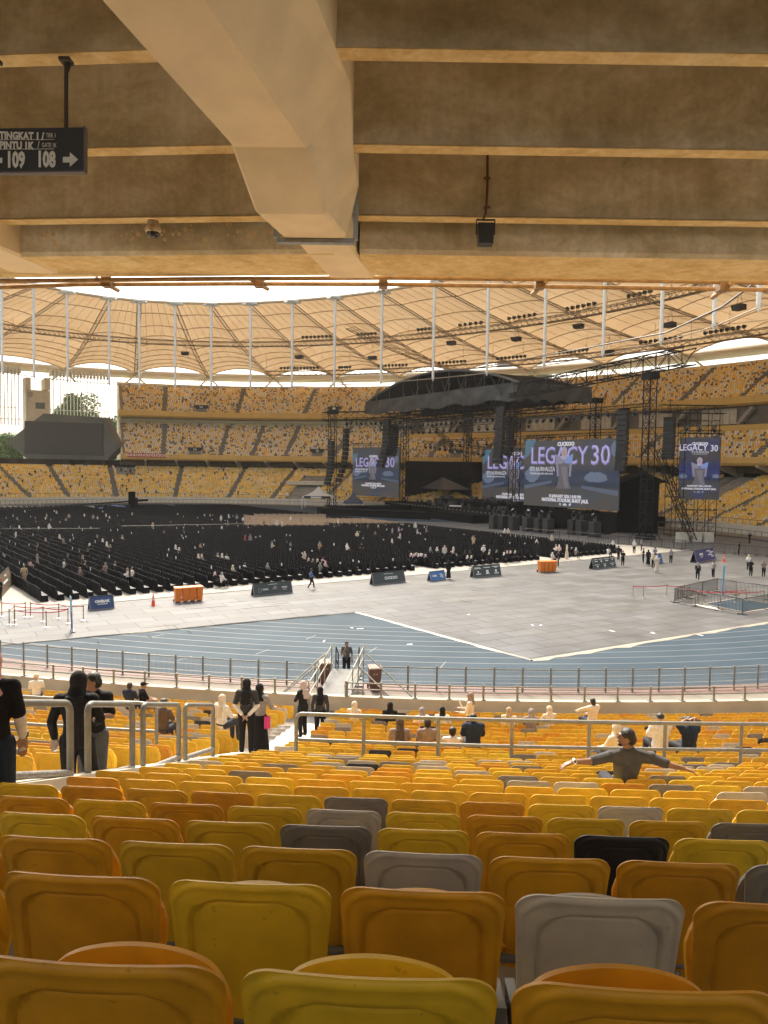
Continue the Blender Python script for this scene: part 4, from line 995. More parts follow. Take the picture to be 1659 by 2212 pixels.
# two lighting catwalks
def catwalk(label, o, z, th0, th1, cage=0.9):
    t_ = thing('lighting_catwalk', label, 'catwalk', (*PE((th0 + th1) / 2, o), z)); mb = MB()
    ts = np.arange(th0, th1, -0.9); rails = [(o - .6, z), (o + .6, z), (o - .6, z + cage * 1.3), (o + .6, z + cage * 1.3)]
    for oo, zz in rails: mb.path([(*PE(t, oo), zz) for t in ts], 0.10, 4)
    for i in range(len(ts) - 1):
        a, c = ts[i], ts[i + 1]
        mb.bar((*PE(a, o - .6), z), (*PE(c, o - .6), z + cage * 1.3), 0.06, 3, cap=False); mb.bar((*PE(a, o + .6), z + cage * 1.3), (*PE(c, o + .6), z), 0.06, 3, cap=False)
        mb.bar((*PE(a, o - .6), z), (*PE(a, o + .6), z), 0.06, 3, cap=False); mb.bar((*PE(a, o - .6), z), (*PE(a, o - .6), z + cage * 1.3), 0.06, 3, cap=False)
    W(mb.build('truss', M_rsteel, t_), t_)
    mb = MB(); band(mb, [(o - .5, z + .05), (o + .5, z + .05)], th0, th1); W(mb.build('deck', M_rsteel, t_), t_)
    mb = MB()
    for i in range(0, len(ts) - 1, 5):
        mb.bar((*PE(ts[i], o), z), (*PE(ts[i], o), z + 6), 0.05, 3)
    W(mb.build('hanger', M_rsteel, t_), t_)
CW = [('inner ring catwalk with floodlights halfway up the roof', 5.0, 42.6, 384, 216), ('outer ring catwalk with floodlights near the roof rim', 27.0, 37.6, 323, 216)]
for a in CW: catwalk(*a)
fl = None; cnt = 0
groups = [(5.0, 43.9, [(312.5, 307.5, 8), (302.5, 299.5, 6), (292, 289.5, 5), (285, 281.5, 5), (277, 273, 6), (268, 264, 6), (259, 256, 5), (250, 246, 5)], 'inner'), (27.0, 38.9, [(320.5, 314.6, 12), (311, 309.3, 5), (304.6, 300.2, 9), (295, 291, 8), (286, 282, 8), (277, 273.2, 8), (266, 261, 9), (258, 253.5, 8), (249, 244, 8), (240, 236, 6)], 'outer')]
for o, z, gs, which in groups:
    for gi, (a, c, n) in enumerate(gs):
        for k, t in enumerate(np.linspace(a, c, n)):
            nx, ny = NE(t); lab = '%s round floodlight in the %s cluster from the left, %s catwalk' % (nth(k + 1), nth(gi + 1), which)
            if fl is None:
                fl = thing('floodlight', lab, 'floodlight', group='round floodlights on the roof catwalks'); 
                mb = MB(); mb.bar((0, 0.35, 0), (0, -0.35, -0.15), 0.26, 12, r2=0.42); mb.build('lamp_housing', mat('lamp_dark', (0.035, 0.032, 0.03), 0.5), fl)
                mb = MB(); mb.bar((0, 0, -0.9), (0, 0, 0), 0.07, 5); mb.box((0, 0, -.9), (.9, .3, .12)); mb.build('bracket', M_rsteel, fl); f_ = fl
            else: f_ = dup(fl, label=lab)
            f_.location = (*PE(t, o - 0.7), z + 0.9 - (0 if which == 'inner' else .1)); f_.rotation_euler = (0, 0, math.atan2(ny, nx) - math.pi / 2 + rng.uniform(-.3, .3)); cnt += 1
# small loudspeakers hanging under the inner ring
hs = None
for i, (t, z) in enumerate([(334.6, 40.6), (313.6, 39.8), (300.5, 38.8), (287, 41), (276.5, 40.2), (267, 41), (254, 38.0), (245, 38.5), (262.5, 34.6)]):
    lab = 'small dark loudspeaker hung under the roof catwalk, %s from the left' % nth(i + 1)
    if hs is None:
        hs = thing('roof_speaker', lab, 'speaker', group='loudspeakers hung from the roof'); mb = MB(); mb.slab([(-.9, -.7, -.5), (.9, -.7, -.5), (1.1, -.9, .4), (-1.1, -.9, .4)], (0, 1.4, 0)); mb.build('cabinet', MATS['lamp_dark'], hs)
        mb = MB(); mb.bar((-.6, 0, .4), (0, 0, 3.4), .04, 4); mb.bar((.6, 0, .4), (0, 0, 3.4), .04, 4); mb.build('hanger', M_rsteel, hs); o_ = hs
    else: o_ = dup(hs, label=lab)
    nx, ny = NE(t); o_.location = (*PE(t, 6), z); o_.rotation_euler = (0, 0, math.atan2(ny, nx) - math.pi / 2)
# radial catwalk seen right of centre
t_ = thing('radial_catwalk', 'sloping lattice gangway climbing the roof right of centre', 'catwalk', (*PE(299, 20), 44)); mb = MB()
P0 = [np.array(roof_pt(303 - 7.5 * s, s * .93, 0)) - [0, 0, 2.0] for s in np.linspace(.2, 1, 30)]
for off in (0, 1.1):
    mb.path([tuple(p + [off, 0, 0]) for p in P0], .12, 4); mb.path([tuple(p + [off, 0, 1.1]) for p in P0], .08, 4)
for p, q in zip(P0[:-1], P0[1:]): mb.bar(p, q + [1.1, 0, 1.1], .05, 3); mb.bar(p, p + [1.1, 0, 0], .05, 3)
W(mb.build('truss', M_rsteel, t_), t_)
# long sweeping cable across the top right
mb = MB()
P = [gy(1659, 585, 60), gy(1560, 672, 75), gy(1480, 712, 90), (*PE(262, 10), 36.3), (*PE(285, 20), 35.5), (*PE(305, 30), 35.6)]
mb.path([gy(1700, 560, 60), gy(1560, 663, 72), gy(1440, 718, 90), gy(1250, 755, 120), gy(1000, 800, 170)], 0.10, 6)
mb.build('power_cable', mat('cable_grey', (0.16, 0.14, 0.12), 0.6), label='thick grey cable sweeping down from the top right corner', category='cable')
# ================================================================ near seats
SW = 0.239
def seat_outline(t, Wd=SW, r=0.068):
    return Wd - r + math.sqrt(max(0, r * r - (r - t) ** 2)) if t < r else Wd - 0.028 * (t - r) / 0.4
def seat_meshes(nu, nv, hi=True):
    H = 0.50
    if hi: tv = np.concatenate([[0, .0015, .005, .011, .02, .031, .045, .058, .064, .0675, .071, .0745, .080], np.linspace(.090, H, nv - 13)])
    else: tv = np.concatenate([[0, .02, .07], np.linspace(.14, H, nv - 3)])
    uu = np.sin(np.linspace(-1, 1, nu) * math.pi / 2) * .55 + np.linspace(-1, 1, nu) * .45
    back, front = [], []
    for t in tv:
        hw = seat_outline(t); rb, rf_ = [], []
        for u in uu:
            x = u * hw
            qx, qz = abs(x) - (SW - .11), .11 - t
            e_ = .11 - (math.hypot(max(qx, 0), max(qz, 0)) + min(max(qx, qz), 0)); 
            sm = lambda a, b_: (lambda k: k * k * (3 - 2 * k))(min(1, max(0, (e_ - a) / (b_ - a))))
            qx2, qz2 = abs(x) - (SW - .17), .17 - t; e2_ = .17 - (math.hypot(max(qx2, 0), max(qz2, 0)) + min(max(qx2, qz2), 0))
            sg = lambda a, b_: (lambda k: k * k * (3 - 2 * k))(min(1, max(0, (e2_ - a) / (b_ - a))))
            crown = -0.014 * (x / SW) ** 2 * max(0, 1 - t / .12)
            y = 0.075 * (1 - t / H) ** 1.15 - 0.040 * (x / SW) ** 2 - 0.02 * math.sin(math.pi * min(1, t / H)) 
            y += 0.011 * sm(0.0, 0.012) - 0.0045 * sm(.020, .027) + .003 * sm(.030, .045) - 0.016 * sg(.058, .066) + 0.006 * sg(.066, .076) + 0.004 * sg(.09, .16)
            z = 0.84 - t + crown
            rb.append((x, y, z)); rf_.append((x * .995, y - 0.009 - .009 * sm(0.01, .05), z - (.001 if t < .01 else 0)))
        back.append(rb); front.append(rf_)
    mb = MB(); mb.grid(back, 0, True, flip=True); mb.grid(front, 0, True)
    # rim strips
    ring = [back[0][i] for i in range(nu)]; ringf = [front[0][i] for i in range(nu)]
    mb.grid([ring, ringf], 0, True, flip=False)
    for col in (0, nu - 1):
        a = [r_[col] for r_ in back]; c = [r_[col] for r_ in front]; mb.grid([a, c] if col else [c, a], 0, True, flip=False)
    pan = MB(); nu2 = max(7, nu // 2 + 6) if hi else 5; rows = 12 if hi else 3
    def pp(u, s, th):                           # folded-up seat pan
        hw = .216 * (1 - .04 * s); x = u * hw; zt = .712 - .040 * abs(u) ** 2 - .075 * abs(u) ** 9; z = .42 + (zt - .42) * s
        y = -0.035 - 0.125 * s - .02 * math.sin(math.pi * s) + .015 * u * u
        return (x, y - th, z)
    us = np.linspace(-1, 1, nu2); ss = np.linspace(0, 1, rows)
    B = [[pp(u, s, 0) for u in us] for s in ss]; Fr = [[pp(u, s, .022 if s < .99 else .016) for u in us] for s in ss]
    pan.grid(B, 0, True); pan.grid(Fr, 0, True, flip=True); pan.grid([B[-1], Fr[-1]], 0, True); pan.grid([[r_[0] for r_ in B], [r_[0] for r_ in Fr]], 0, True, flip=True); pan.grid([[r_[-1] for r_ in B], [r_[-1] for r_ in Fr]], 0, True)
    return mb, pan
hb, hp = seat_meshes(65, 34)
br = MB()
for s in (-1, 1):
    br.slab([(s * .215, .03, .36), (s * .215, -.13, .40), (s * .215, -.15, .45), (s * .215, -.02, .47), (s * .215, .055, .50)], (s * .028, 0, 0))
    br.ball((s * .23, -.045, .43), (.022, .03, .03), 8)
br.bar((0, .00, .36), (0, .10, .18), .03, 6); br.box((0, .10, .14), (.16, .05, .20)); br.bar((-.22, -.01, .38), (.22, -.01, .38), .018, 6)
ME_B, ME_P, ME_R = hb.mesh('seat_back'), hp.mesh('seat_pan'), br.mesh('seat_bracket')
ME_B.materials.append(SEATM[0]); ME_P.materials.append(SEATM[0]); ME_R.materials.append(mat('seat_bracket_grey', (0.20, 0.20, 0.21), 0.5))
lb, lp = seat_meshes(9, 7, False)
lo_v = np.concatenate(lb.v + lp.v); lo_f = np.concatenate(lb.f + [f + lb.n for f in lp.f])
LT = (lo_v, lo_f)
KNOWN = {0: [3, 1, 3], 1: [3, 1, 3, 2, 3], 2: [3, 1, 0, 2, 3, 3, 4], 3: [1, 3, 1, 4, 1, 3, 5, 1, 3], 4: [3, 0, 3, 1, 2, 1, 3, 1, 0, 4],
         5: [1, 3, 0, 3, 1, 4, 0, 3, 1, 2, 1]}
PN = [.26, .42, .13, .115, .05, .025]
cand = []
seat_spots = []
for k, d in enumerate(ROWS):
    if k == 16: continue
    o = OC - d; te = edge_th(d); w = dth(o, te); te += w * (0 if 0 < k < 6 else -.10 if k == 0 else nr.uniform(0, .16))
    row = []
    for side in (0, 1):
        if side == 0: ts = [te + w * (.137 + .2515 + .503 * i) for i in range(0, 90)]
        else:
            ts = [te - w * (1.50 + .25 + .503 * i) for i in range(0, 50)] if d > 6.5 else []
        for t in ts:
            x, y = PE(t, o); px, py = proj(x, y, ztop(d))
            if y < 0.2 or px < -330 - (0 if k else 200) or px > 1659 + 330 or py > 2700: continue
            row.append((x, y, t, px, side))
    row.sort(key=lambda q: q[3])
    vis = [q for q in row if -(.5 * .503 * FPX / d) * .86 < q[3] < 1659 + (.5 * .503 * FPX / d) * .86]
    kn = KNOWN.get(k)
    j = 0
    for q in row:
        isv = q in vis
        ci = None
        if isv and kn and k < 6: ci = kn[min(j, len(kn) - 1)]
        if ci is None: ci = int(nr.choice(6, p=PN))
        if isv: j += 1
        cand.append((math.hypot(q[0], q[1]), q, k, d, ci, isv, j))
visn = sorted([c for c in cand if c[5]], key=lambda c: c[0])
keep = set(id(c) for c in visn[:298])
P, Yw, Mi = [], [], []
for c in cand:
    dist, q, k, d, ci, isv, j = c
    nx, ny = NE(q[2]); a = math.atan2(ny, nx) - math.pi / 2; z = ztop(d) - 0.84
    if id(c) in keep:
        blk = '' if q[4] == 0 else ', left of the aisle'
        s = bpy.data.objects.new('stadium_seat', None); C.objects.link(s); s.empty_display_size = .1
        s.location = (q[0], q[1], z); s.rotation_euler = (0, 0, a + nr.uniform(-.012, .012))
        s['label'] = '%s seat, %s from left, %s row from bottom%s' % (SN[ci], nth(j), nth(k + 1), blk)
        s['category'] = 'seat'; s['group'] = 'moulded plastic stadium seats of the near stand'
        for nm, me in (('backrest', ME_B), ('seat_pan', ME_P), ('bracket', ME_R)):
            o_ = bpy.data.objects.new(nm, me); C.objects.link(o_); o_.parent = s
            if nm != 'bracket': o_.material_slots[0].link = 'OBJECT'; o_.material_slots[0].material = SEATM[ci]
            if nm == 'seat_pan' and k == 0: o_.location = (0, 0, .012)
            if nm == 'seat_pan': o_.rotation_euler = (nr.uniform(-.05, .02), 0, 0)
    else:
        P.append((q[0], q[1], z)); Yw.append(a + nr.uniform(-.02, .02)); Mi.append(ci)
rest.inst(LT, P, Yw, Mi)
rest.build('distant_seats', SEATM + SEATF, kind='stuff', label='countless yellow, orange and grey plastic seats filling the stands further off', category='seats')

# ---------------------------------------------------------------- handrails of the near stand
M_hr = mat('weathered_grey_rail_paint', (0.20, 0.20, 0.185), 0.45, 0.12, 8, metal=0.2)
def th_at_px(px, d):                            # theta on the row at depth d that shows at pixel column px
    return None
DR = 14.95
def on_row(px, d):
    o = OC - d; lo, hi = CT + dth(o) * -26, CT + dth(o) * 30
    for _ in range(40):
        m_ = (lo + hi) / 2; x, y = PE(m_, o)
        if proj(x, y, 5)[0] < px: lo = m_
        else: hi = m_
    return PE(m_, o), m_
lr = thing('lateral_railing', 'long grey tubular railing crossing the seats on the right', 'railing', (0, 14.9, 4))
tops = []; pxs = [640, 786, 947, 1106, 1273, 1437, 1602, 1770]
ZR1, ZR0 = 5.10, 4.58
(pa, ta), (pb, tb) = on_row(640, DR), on_row(1800, DR)
pts = [(*PE(t, OC - DR), ZR1) for t in np.linspace(ta, tb, 30)]
p0_, p1_ = np.array(pts[0]), np.array(pts[1]); dr = (p1_ - p0_) / np.linalg.norm(p1_ - p0_)
r_ = .12
corner = [tuple(p0_ + dr * (r_ * (1 - math.sin(a))) - np.array([0, 0, r_ * (1 - math.cos(a))])) for a in np.linspace(math.pi / 2, 0, 7)]
mb = MB(); mb.path([(p0_[0], p0_[1], ZR0 - .25)] + corner + [tuple(np.array(p)) for p in pts[1:]], .040, 10); W(mb.build('top_rail', M_hr, lr), lr)
mb = MB(); mb.path([(x, y, ZR0) for x, y, z in pts], .036, 8); W(mb.build('lower_rail', M_hr, lr), lr)
for px in pxs[1:]:
    p, t = on_row(px, DR); W(MB().bar((*p, 3.7), (*p, ZR1), .036, 8).build('post', M_hr, lr), lr)
lr = thing('lateral_railing', 'grey tubular railing behind the standing people at the left', 'railing', (-6, 15, 4))
(pa, ta), (pb, tb) = on_row(-60, DR + .3), on_row(338, DR + .3)
pts = [(*PE(t, OC - DR - .3), ZR1 - .02) for t in np.linspace(ta, tb, 12)]
W(MB().path(pts + [(pts[-1][0], pts[-1][1], 3.8)], .038, 8).build('top_rail', M_hr, lr), lr); W(MB().path([(x, y, 4.5) for x, y, z in pts], .034, 8).build('lower_rail', M_hr, lr), lr)
for px in (50, 195): 
    p, t = on_row(px, DR + .3); W(MB().bar((*p, 3.8), (*p, ZR1 - .02), .036, 8).build('post', M_hr, lr), lr)
def on_edge(px):                                # depth at which the aisle edge line shows at column px
    lo, hi = 2.5, 25
    for _ in range(50):
        d = (lo + hi) / 2; te = edge_th(d); x, y = PE(te - dth(OC - d) * .14, OC - d)
        if proj(x, y, ztop(d))[0] < px: lo = d
        else: hi = d
    return (x, y), d
for k, (xa, xb, yt, ya, yb, lab) in enumerate([(400, 460, 1523, 1651, 1630, 'farthest'), (309, 386, 1522, 1682, 1650, 'third'), (190, 286, 1521, 1700, 1676, 'second'), (-150, 152, 1519, 1720, 1691, 'nearest')]):
    (A_, da), (B_, db) = on_edge(xa), on_edge(xb)
    za, zb = gy(xa, yt, A_[1])[2], gy(xb, yt, B_[1])[2]; z0a, z0b = gy(xa, ya, A_[1])[2], gy(xb, yb, B_[1])[2]
    if k == 3: z0a = ztop(da) - .1
    u = thing('aisle_handrail', '%s grey hoop handrail along the aisle edge at left' % lab, 'handrail', (*A_, z0a - .1), group='hoop handrails along the aisle edge')
    A3, B3 = np.array([*A_, za]), np.array([*B_, zb]); dr = (B3 - A3) / np.linalg.norm(B3 - A3); q = .10
    pts = [(*A_, z0a - .15), (*A_, za - q)] + [tuple(A3 + dr * q * (1 - math.cos(a)) - np.array([0, 0, q * (1 - math.sin(a))])) for a in np.linspace(.2, math.pi / 2, 5)] + [tuple(B3 - dr * q * (1 - math.cos(a)) - np.array([0, 0, q * (1 - math.sin(a))])) for a in np.linspace(math.pi / 2, .2, 5)] + [(*B_, zb - q), (*B_, z0b - .15)]
    W(MB().path(pts, .035, 12).build('hoop', M_hr, u), u)
    W(MB().path([(*A_, z0a + .10), (*B_, z0b + .10)], .036, 10).build('lower_rail', mat('worn_rail_paint', (0.28, 0.27, 0.25), 0.45, 0.35, 25, metal=0.2), u), u)

# parapet rail and track fence
pr = thing('parapet_railing', 'low grey two-rail railing on top of the front parapet', 'railing', (*PE(CT, oP), ZP))
ts = np.linspace(CT - dth(oP) * 34, CT + dth(oP) * 34, 60)
gapA, gapB = on_row(668, DP)[1], on_row(752, DP)[1]
for seg in (np.linspace(CT - dth(oP) * 34, gapA, 40), np.linspace(gapB, CT + dth(oP) * 34, 40)):
    for z in (ZP + .50, ZP + .26): W(MB().path([(*PE(t, oP), z) for t in seg], .026, 6).build('rail', M_hr, pr), pr)
step = 1.27 * dth(oP)
t = gapB
while abs(t - gapB) < abs(step) * 24: 
    mb = MB(); x, y = PE(t, oP); mb.bar((x, y, ZP), (x, y, ZP + .56), .042, 8); mb.box((x, y, ZP + .015), (.22, .16, .03), math.atan2(*NE(t)[::-1])); W(mb.build('post', M_hr, pr), pr); t += step
t = gapA
while abs(t - gapA) < abs(step) * 24:
    mb = MB(); x, y = PE(t, oP); mb.bar((x, y, ZP), (x, y, ZP + .56), .042, 8); mb.box((x, y, ZP + .015), (.22, .16, .03), math.atan2(*NE(t)[::-1])); W(mb.build('post', M_hr, pr), pr); t -= step
oF = -0.15
tf = thing('track_fence', 'grey mesh-panel fence curving along the edge of the blue track', 'fence', (*PE(CT, oF), 0))
fA, fB = on_row(683, OC - oF)[1], on_row(822, OC - oF)[1]
M_mesh = mat('fence_wire', (0.34, 0.35, 0.34), 0.5, metal=0.3)
for seg in ((fA, -1), (fB, 1)):
    t0 = seg[0]; stp = 1.31 * dth(oF) * seg[1]
    for k in range(24):
        ta_, tb_ = t0 + stp * k, t0 + stp * (k + 1); a = PE(ta_, oF); b_ = PE(tb_, oF)
        mb = MB(); mb.bar((*a, 0), (*a, 1.10), .045, 8); mb.ball((*a, 1.10), .05, 8); W(mb.build('post', M_hr, tf), tf)
        mb = MB(); mb.bar((*a, 1.02), (*b_, 1.02), .026, 6); W(mb.build('rail', M_hr, tf), tf); mb = MB(); mb.bar((*a, .10), (*b_, .10), .024, 6); W(mb.build('rail', M_hr, tf), tf)
        mb = MB()
        for q in np.linspace(.04, .96, 21):
            x, y = a[0] + (b_[0] - a[0]) * q, a[1] + (b_[1] - a[1]) * q; mb.bar((x, y, .12), (x, y, 1.0), .0045, 3, cap=False)
        for z in np.linspace(.2, .94, 5): mb.bar((*a, z), (*b_, z), .004, 3, cap=False)
        W(mb.build('mesh_panel', M_mesh, tf), tf)
# far fence at the foot of the far stand
ff = thing('far_fence', 'grey fence running in front of the far lower stand', 'fence', (*PE(310, 0), 0))
mb = MB(); mb.path([(*PE(t, 0.3), 1.1) for t in np.arange(384, 226, -2)], .05, 4); mb.path([(*PE(t, 0.3), .15) for t in np.arange(384, 226, -2)], .05, 4); mb.path([(*PE(t, 4.75), 2.5) for t in np.arange(384, 226, -2)], .05, 4); W(mb.build('rail', M_hr, ff), ff)
mb = MB()
for t in np.arange(384, 226, -0.9): mb.bar((*PE(t, .3), 0), (*PE(t, .3), 1.15), .055, 4)
for t in np.arange(384, 226, -0.9): mb.bar((*PE(t, 4.75), 1.5), (*PE(t, 4.75), 2.5), .045, 4)
W(mb.build('posts', M_hr, ff, kind='stuff'), ff)
# ================================================================ access ramp over the track edge
rp_ = thing('access_ramp', 'grey access ramp with scaffold-tube handrails leading to the track', 'ramp', (-1.7, 31, 0))
TLr, TRr = gy(717.5, 1444.5, 33.5), gy(783, 1445.5, 33.5); BLr, BRr = gy(668, 1534, 28.3), gy(743, 1534.5, 28.3)
M_deck = mat('ramp_deck', (0.15, 0.15, 0.145), 0.75, 0.12, 2, bump=.1)
mb = MB(); mb.slab([BLr, BRr, TRr, TLr], (0, 0, -.12)); mb.slab([tuple(np.array(BLr) + [-.3, -2.3, -.45]), tuple(np.array(BRr) + [0, -2.3, -.45]), BRr, BLr], (0, 0, -.1)); W(mb.build('deck', M_deck, rp_), rp_)
M_tube = mat('scaffold_tube', (0.28, 0.27, 0.23), 0.5, 0.15, 10, metal=0.4)
def lerp(a, b, t): return np.array(a) * (1 - t) + np.array(b) * t
mb = MB()
for A_, B_, sx, side in ((BLr, TLr, -.04, 'l'), (BRr, TRr, .04, 'r')):
    for q in (.0, .36, .68, 1.0):
        p = lerp(A_, B_, q) + [sx, 0, 0]; mb = MB(); mb.bar((p[0], p[1], -.2), (p[0], p[1], p[2] + 1.12), .028, 8); mb.box((p[0], p[1], p[2] + 1.0), (.09, .09, .07)); mb.box((p[0], p[1], p[2] + .55), (.09, .09, .07)); W(mb.build('post', M_tube, rp_), rp_)
    for h in (1.0, .55): mb = MB(); mb.bar(lerp(A_, B_, -.04) + [sx, 0, h], lerp(A_, B_, 1.03) + [sx, 0, h], .026, 8); W(mb.build('rail', M_tube, rp_), rp_)
# long diagonal braces
for (x0, y0, Y0, x1, y1, Y1) in [(706, 1409, 32.5, 592, 1512, 31), (690, 1434, 31, 606, 1502, 30.5), (790, 1412, 33, 893, 1508, 31.5), (776, 1440, 30.5, 866, 1529, 29)]:
    mb = MB(); mb.bar(gy(x0, y0, Y0), gy(x1, y1, Y1), .03, 8); W(mb.build('brace', M_tube, rp_), rp_)
for k in range(5):                               # steps down to the track behind the ramp head
    mb = MB(); c = (np.array(TLr) + np.array(TRr)) / 2; mb.box((c[0], c[1] + .2 + .28 * k, c[2] - .16 - .24 * k), (1.3, .30, .05)); W(mb.build('step', M_deck, rp_), rp_)
for sx, base in ((-1, TLr), (1, TRr)):
    c = np.array(base); a = c + [-sx * .16 - sx * .0, .05, 0]; 
    mb = MB(); mb.path([a + [0, 0, 0], a + [0, 0, .95], a + [-sx * .05, .9, .45], a + [-sx * .05, .9, -.3]], .03, 6); mb.bar(a + [0, 0, .45], a + [-sx * .04, .85, -.05], .02, 6); W(mb.build('stair_handrail', mat('black_tube', (.02, .02, .02), .5), rp_), rp_)
# wheelie bins
def wheelie(name, label, m, group=None):
    t = thing(name, label, 'bin', group=group)
    mb = MB(); L = []
    for z, w, d, r in ((.06, .21, .24, .04), (.10, .225, .26, .04), (.90, .275, .34, .04), (.95, .29, .355, .04), (.99, .29, .355, .04)):
        ring = []
        for cx_, cy_, a0_ in ((w - r, d - r, 0), (-w + r, d - r, 90), (-w + r, -d + r, 180), (w - r, -d + r, 270)):
            for a in (0, 45, 90): ring.append((cx_ + r * math.cos(R(a0_ + a)), cy_ + r * math.sin(R(a0_ + a)), z))
        L.append(ring)
    mb.grid(L, 0, False, flip=True, closed=True); mb.add(L[0], [tuple(range(12))[::-1]]); mb.build('body', m, t)
    mb = MB(); mb.slab([(-.30, -.37, .995), (.30, -.37, .995), (.30, .36, 1.03), (-.30, .36, 1.03)], (0, 0, .035)); mb.slab([(-.24, -.30, 1.03), (.24, -.30, 1.03), (.24, .30, 1.065), (-.24, .30, 1.065)], (0, 0, .02)); mb.bar((-.26, .40, 1.02), (.26, .40, 1.02), .02, 6); mb.build('lid', m, t)
    for s in (-1, 1):
        mb = MB(); mb.bar((s * .24, .28, .10), (s * .30, .28, .10), .10, 14); mb.build('wheel', mat('rubber_black', (.015, .015, .015), .8), t)
    return t
M_bb = mat('brown_bin_plastic', (0.13, 0.055, 0.035), 0.5, 0.1, 6); M_ob = mat('orange_bin_plastic', (0.72, 0.20, 0.02), 0.45, 0.08, 6)
bw = wheelie('wheeled_bin', 'brown wheeled bin standing right of the access ramp', M_bb); bw.location = gz(809, 1489, 0.0); bw.rotation_euler = (0, 0, .15)
mb = MB(); [mb.box((x, -.325, .78), (.075, .012, .09)) for x in (-.06, .06)]; mb.build('lettering', mat('worn_grey_print', (0.30, 0.22, 0.18), .7), bw)
b2 = dup(bw, label='brown wheeled bin standing left of the access ramp'); c = gy(703, 1470, 35.2); b2.location = (c[0], 35.2, 0.0)
ob = wheelie('wheeled_bin', 'x', M_ob, 'orange wheeled bins beside the chairs')
first = True
for i, x in enumerate([384, 400, 415, 430]):
    o = ob if first else dup(ob); first = False; p = gz(x, 1301 - i * 1.2, .05); o.location = p; o.rotation_euler = (0, 0, R(28) + .08 * (i % 2)); o.scale = (.84, .9, 1.05); o['label'] = 'orange wheeled bin, %s from the left in the row of four near the cone' % nth(i + 1)
for i, x in enumerate([1168, 1177, 1186, 1195]):
    o = dup(ob, label='orange wheeled bin, %s from the left in the far group before the chairs' % nth(i + 1)); o.location = gz(x, 1236 - i * .4, .05); o.rotation_euler = (0, 0, R(22))

# cones
M_or = mat('cone_orange', (0.80, 0.10, 0.03), .5)
def cone(label, p, h=.75):
    t = thing('traffic_cone', label, 'cone', p); mb = MB(); mb.bar((0, 0, .03), (0, 0, h), .15, 16, r2=.025); mb.box((0, 0, .02), (.42, .42, .04)); mb.build('cone_body', M_or, t)
    mb = MB(); mb.bar((0, 0, h * .45), (0, 0, h * .62), .098, 16, r2=.074); mb.build('reflective_band', mat('cone_band', (.75, .55, .45), .4), t)
cone('orange traffic cone on the boards left of the orange bins', gz(331, 1308, .05), .85); cone('orange traffic cone behind the right-hand rope barriers', gz(1564, 1213, .05), .9)

# A-frame sponsor boards
def aframe(label, p, q, h, m, lines, name='sponsor_board', lean=.28, frame=None, letm=None):
    a, b_ = np.array(gz(*p, .055)), np.array(gz(*q, .055)); w = np.linalg.norm(b_ - a); u = (b_ - a) / w; nn = np.array([u[1], -u[0], 0]); mid = (a + b_) / 2 - nn * .0
    t = thing(name, label, 'sign', tuple(mid), math.atan2(u[1], u[0])); k = h * lean
    for s, nm in ((-1, 'front_panel'), (1, 'back_panel')):
        y0 = 0 if s < 0 else 2 * k
        P4 = [(-w / 2, y0, .03), (w / 2, y0, .03), (w / 2, k, h), (-w / 2, k, h)]
        mb = MB(); mb.slab(P4, (0, .03 * (1 if s < 0 else -1), 0)); pn = mb.build(nm, m, t)
        mb = MB()
        for i in range(4): mb.bar(P4[i], P4[(i + 1) % 4], .028, 4)
        mb.build('frame', frame or mat('board_frame', (.30, .29, .27), .5), pn)
        if s < 0 and lines:
            mb = MB()
            for tx, sz, x, y, al, bo, wd in lines:
                o = (x * w, k * y - .035, .03 + (h - .03) * y); (mb.slab([(o[0] - wd * w / 2, o[1] - k * sz / 2, o[2] - h * sz / 2), (o[0] + wd * w / 2, o[1] - k * sz / 2, o[2] - h * sz / 2), (o[0] + wd * w / 2, o[1] + k * sz / 2, o[2] + h * sz / 2), (o[0] - wd * w / 2, o[1] + k * sz / 2, o[2] + h * sz / 2)], (0, -.004, 0)) if tx == '#' else text_mesh(mb, tx, sz * h, frame_M(o, (1, 0, 0), (0, k, h)), depth=.004, align=al, bold=bo * h, width=wd))
            mb.build('lettering', letm or mat('print_white', (.75, .75, .72), .6), pn)
    return t
M_dgreen = mat('board_dark_green', (.045, .06, .06), .5); M_navyb = mat('board_navy', (.03, .06, .17), .5); M_blueb = mat('board_blue', (.06, .17, .42), .5); M_purp = mat('board_purple', (.05, .05, .17), .5)
b1 = aframe('dark green board with three sponsor marks left of the walking woman', (549, 1288), (632, 1280), .92, M_dgreen, [('#', .035, 0, .85, 'CENTER', 0, .24), ('ZEEKR', .17, -.20, .45, 'CENTER', .006, 1.1), ('airasia', .10, .05, .50, 'CENTER', 0, .9), ('SOGO', .17, .30, .52, 'CENTER', .008, 1.05), ('#', .03, .30, .34, 'CENTER', 0, .10)])
mb = MB(); w_ = 2.9
for x, kk in ((-.40, 'sq'),):
    for r0, r1 in ((.13, .105),):
        c_ = (x * w_, .42 * .28 * .92 - .035, .42 * .92)
        mb.slab([(c_[0] - .14, c_[1] - .04, c_[2] - .14), (c_[0] + .14, c_[1] - .04, c_[2] - .14), (c_[0] + .14, c_[1] + .04, c_[2] - .11), (c_[0] - .14, c_[1] + .04, c_[2] - .11)], (0, -.004, 0)); mb.box((c_[0] - .13, c_[1], c_[2]), (.03, .01, .28)); mb.box((c_[0] + .13, c_[1], c_[2]), (.03, .01, .28)); mb.box((c_[0], c_[1] + .03, c_[2] + .13), (.28, .01, .03)); mb.box((c_[0], c_[1], c_[2]), (.03, .01, .2))
mb.bar((.05 * w_, .10, .46), (.05 * w_, .08, .455), .20, 24); mb.build('emblem', mat('emblem_grey', (.32, .31, .28), .6), b1)
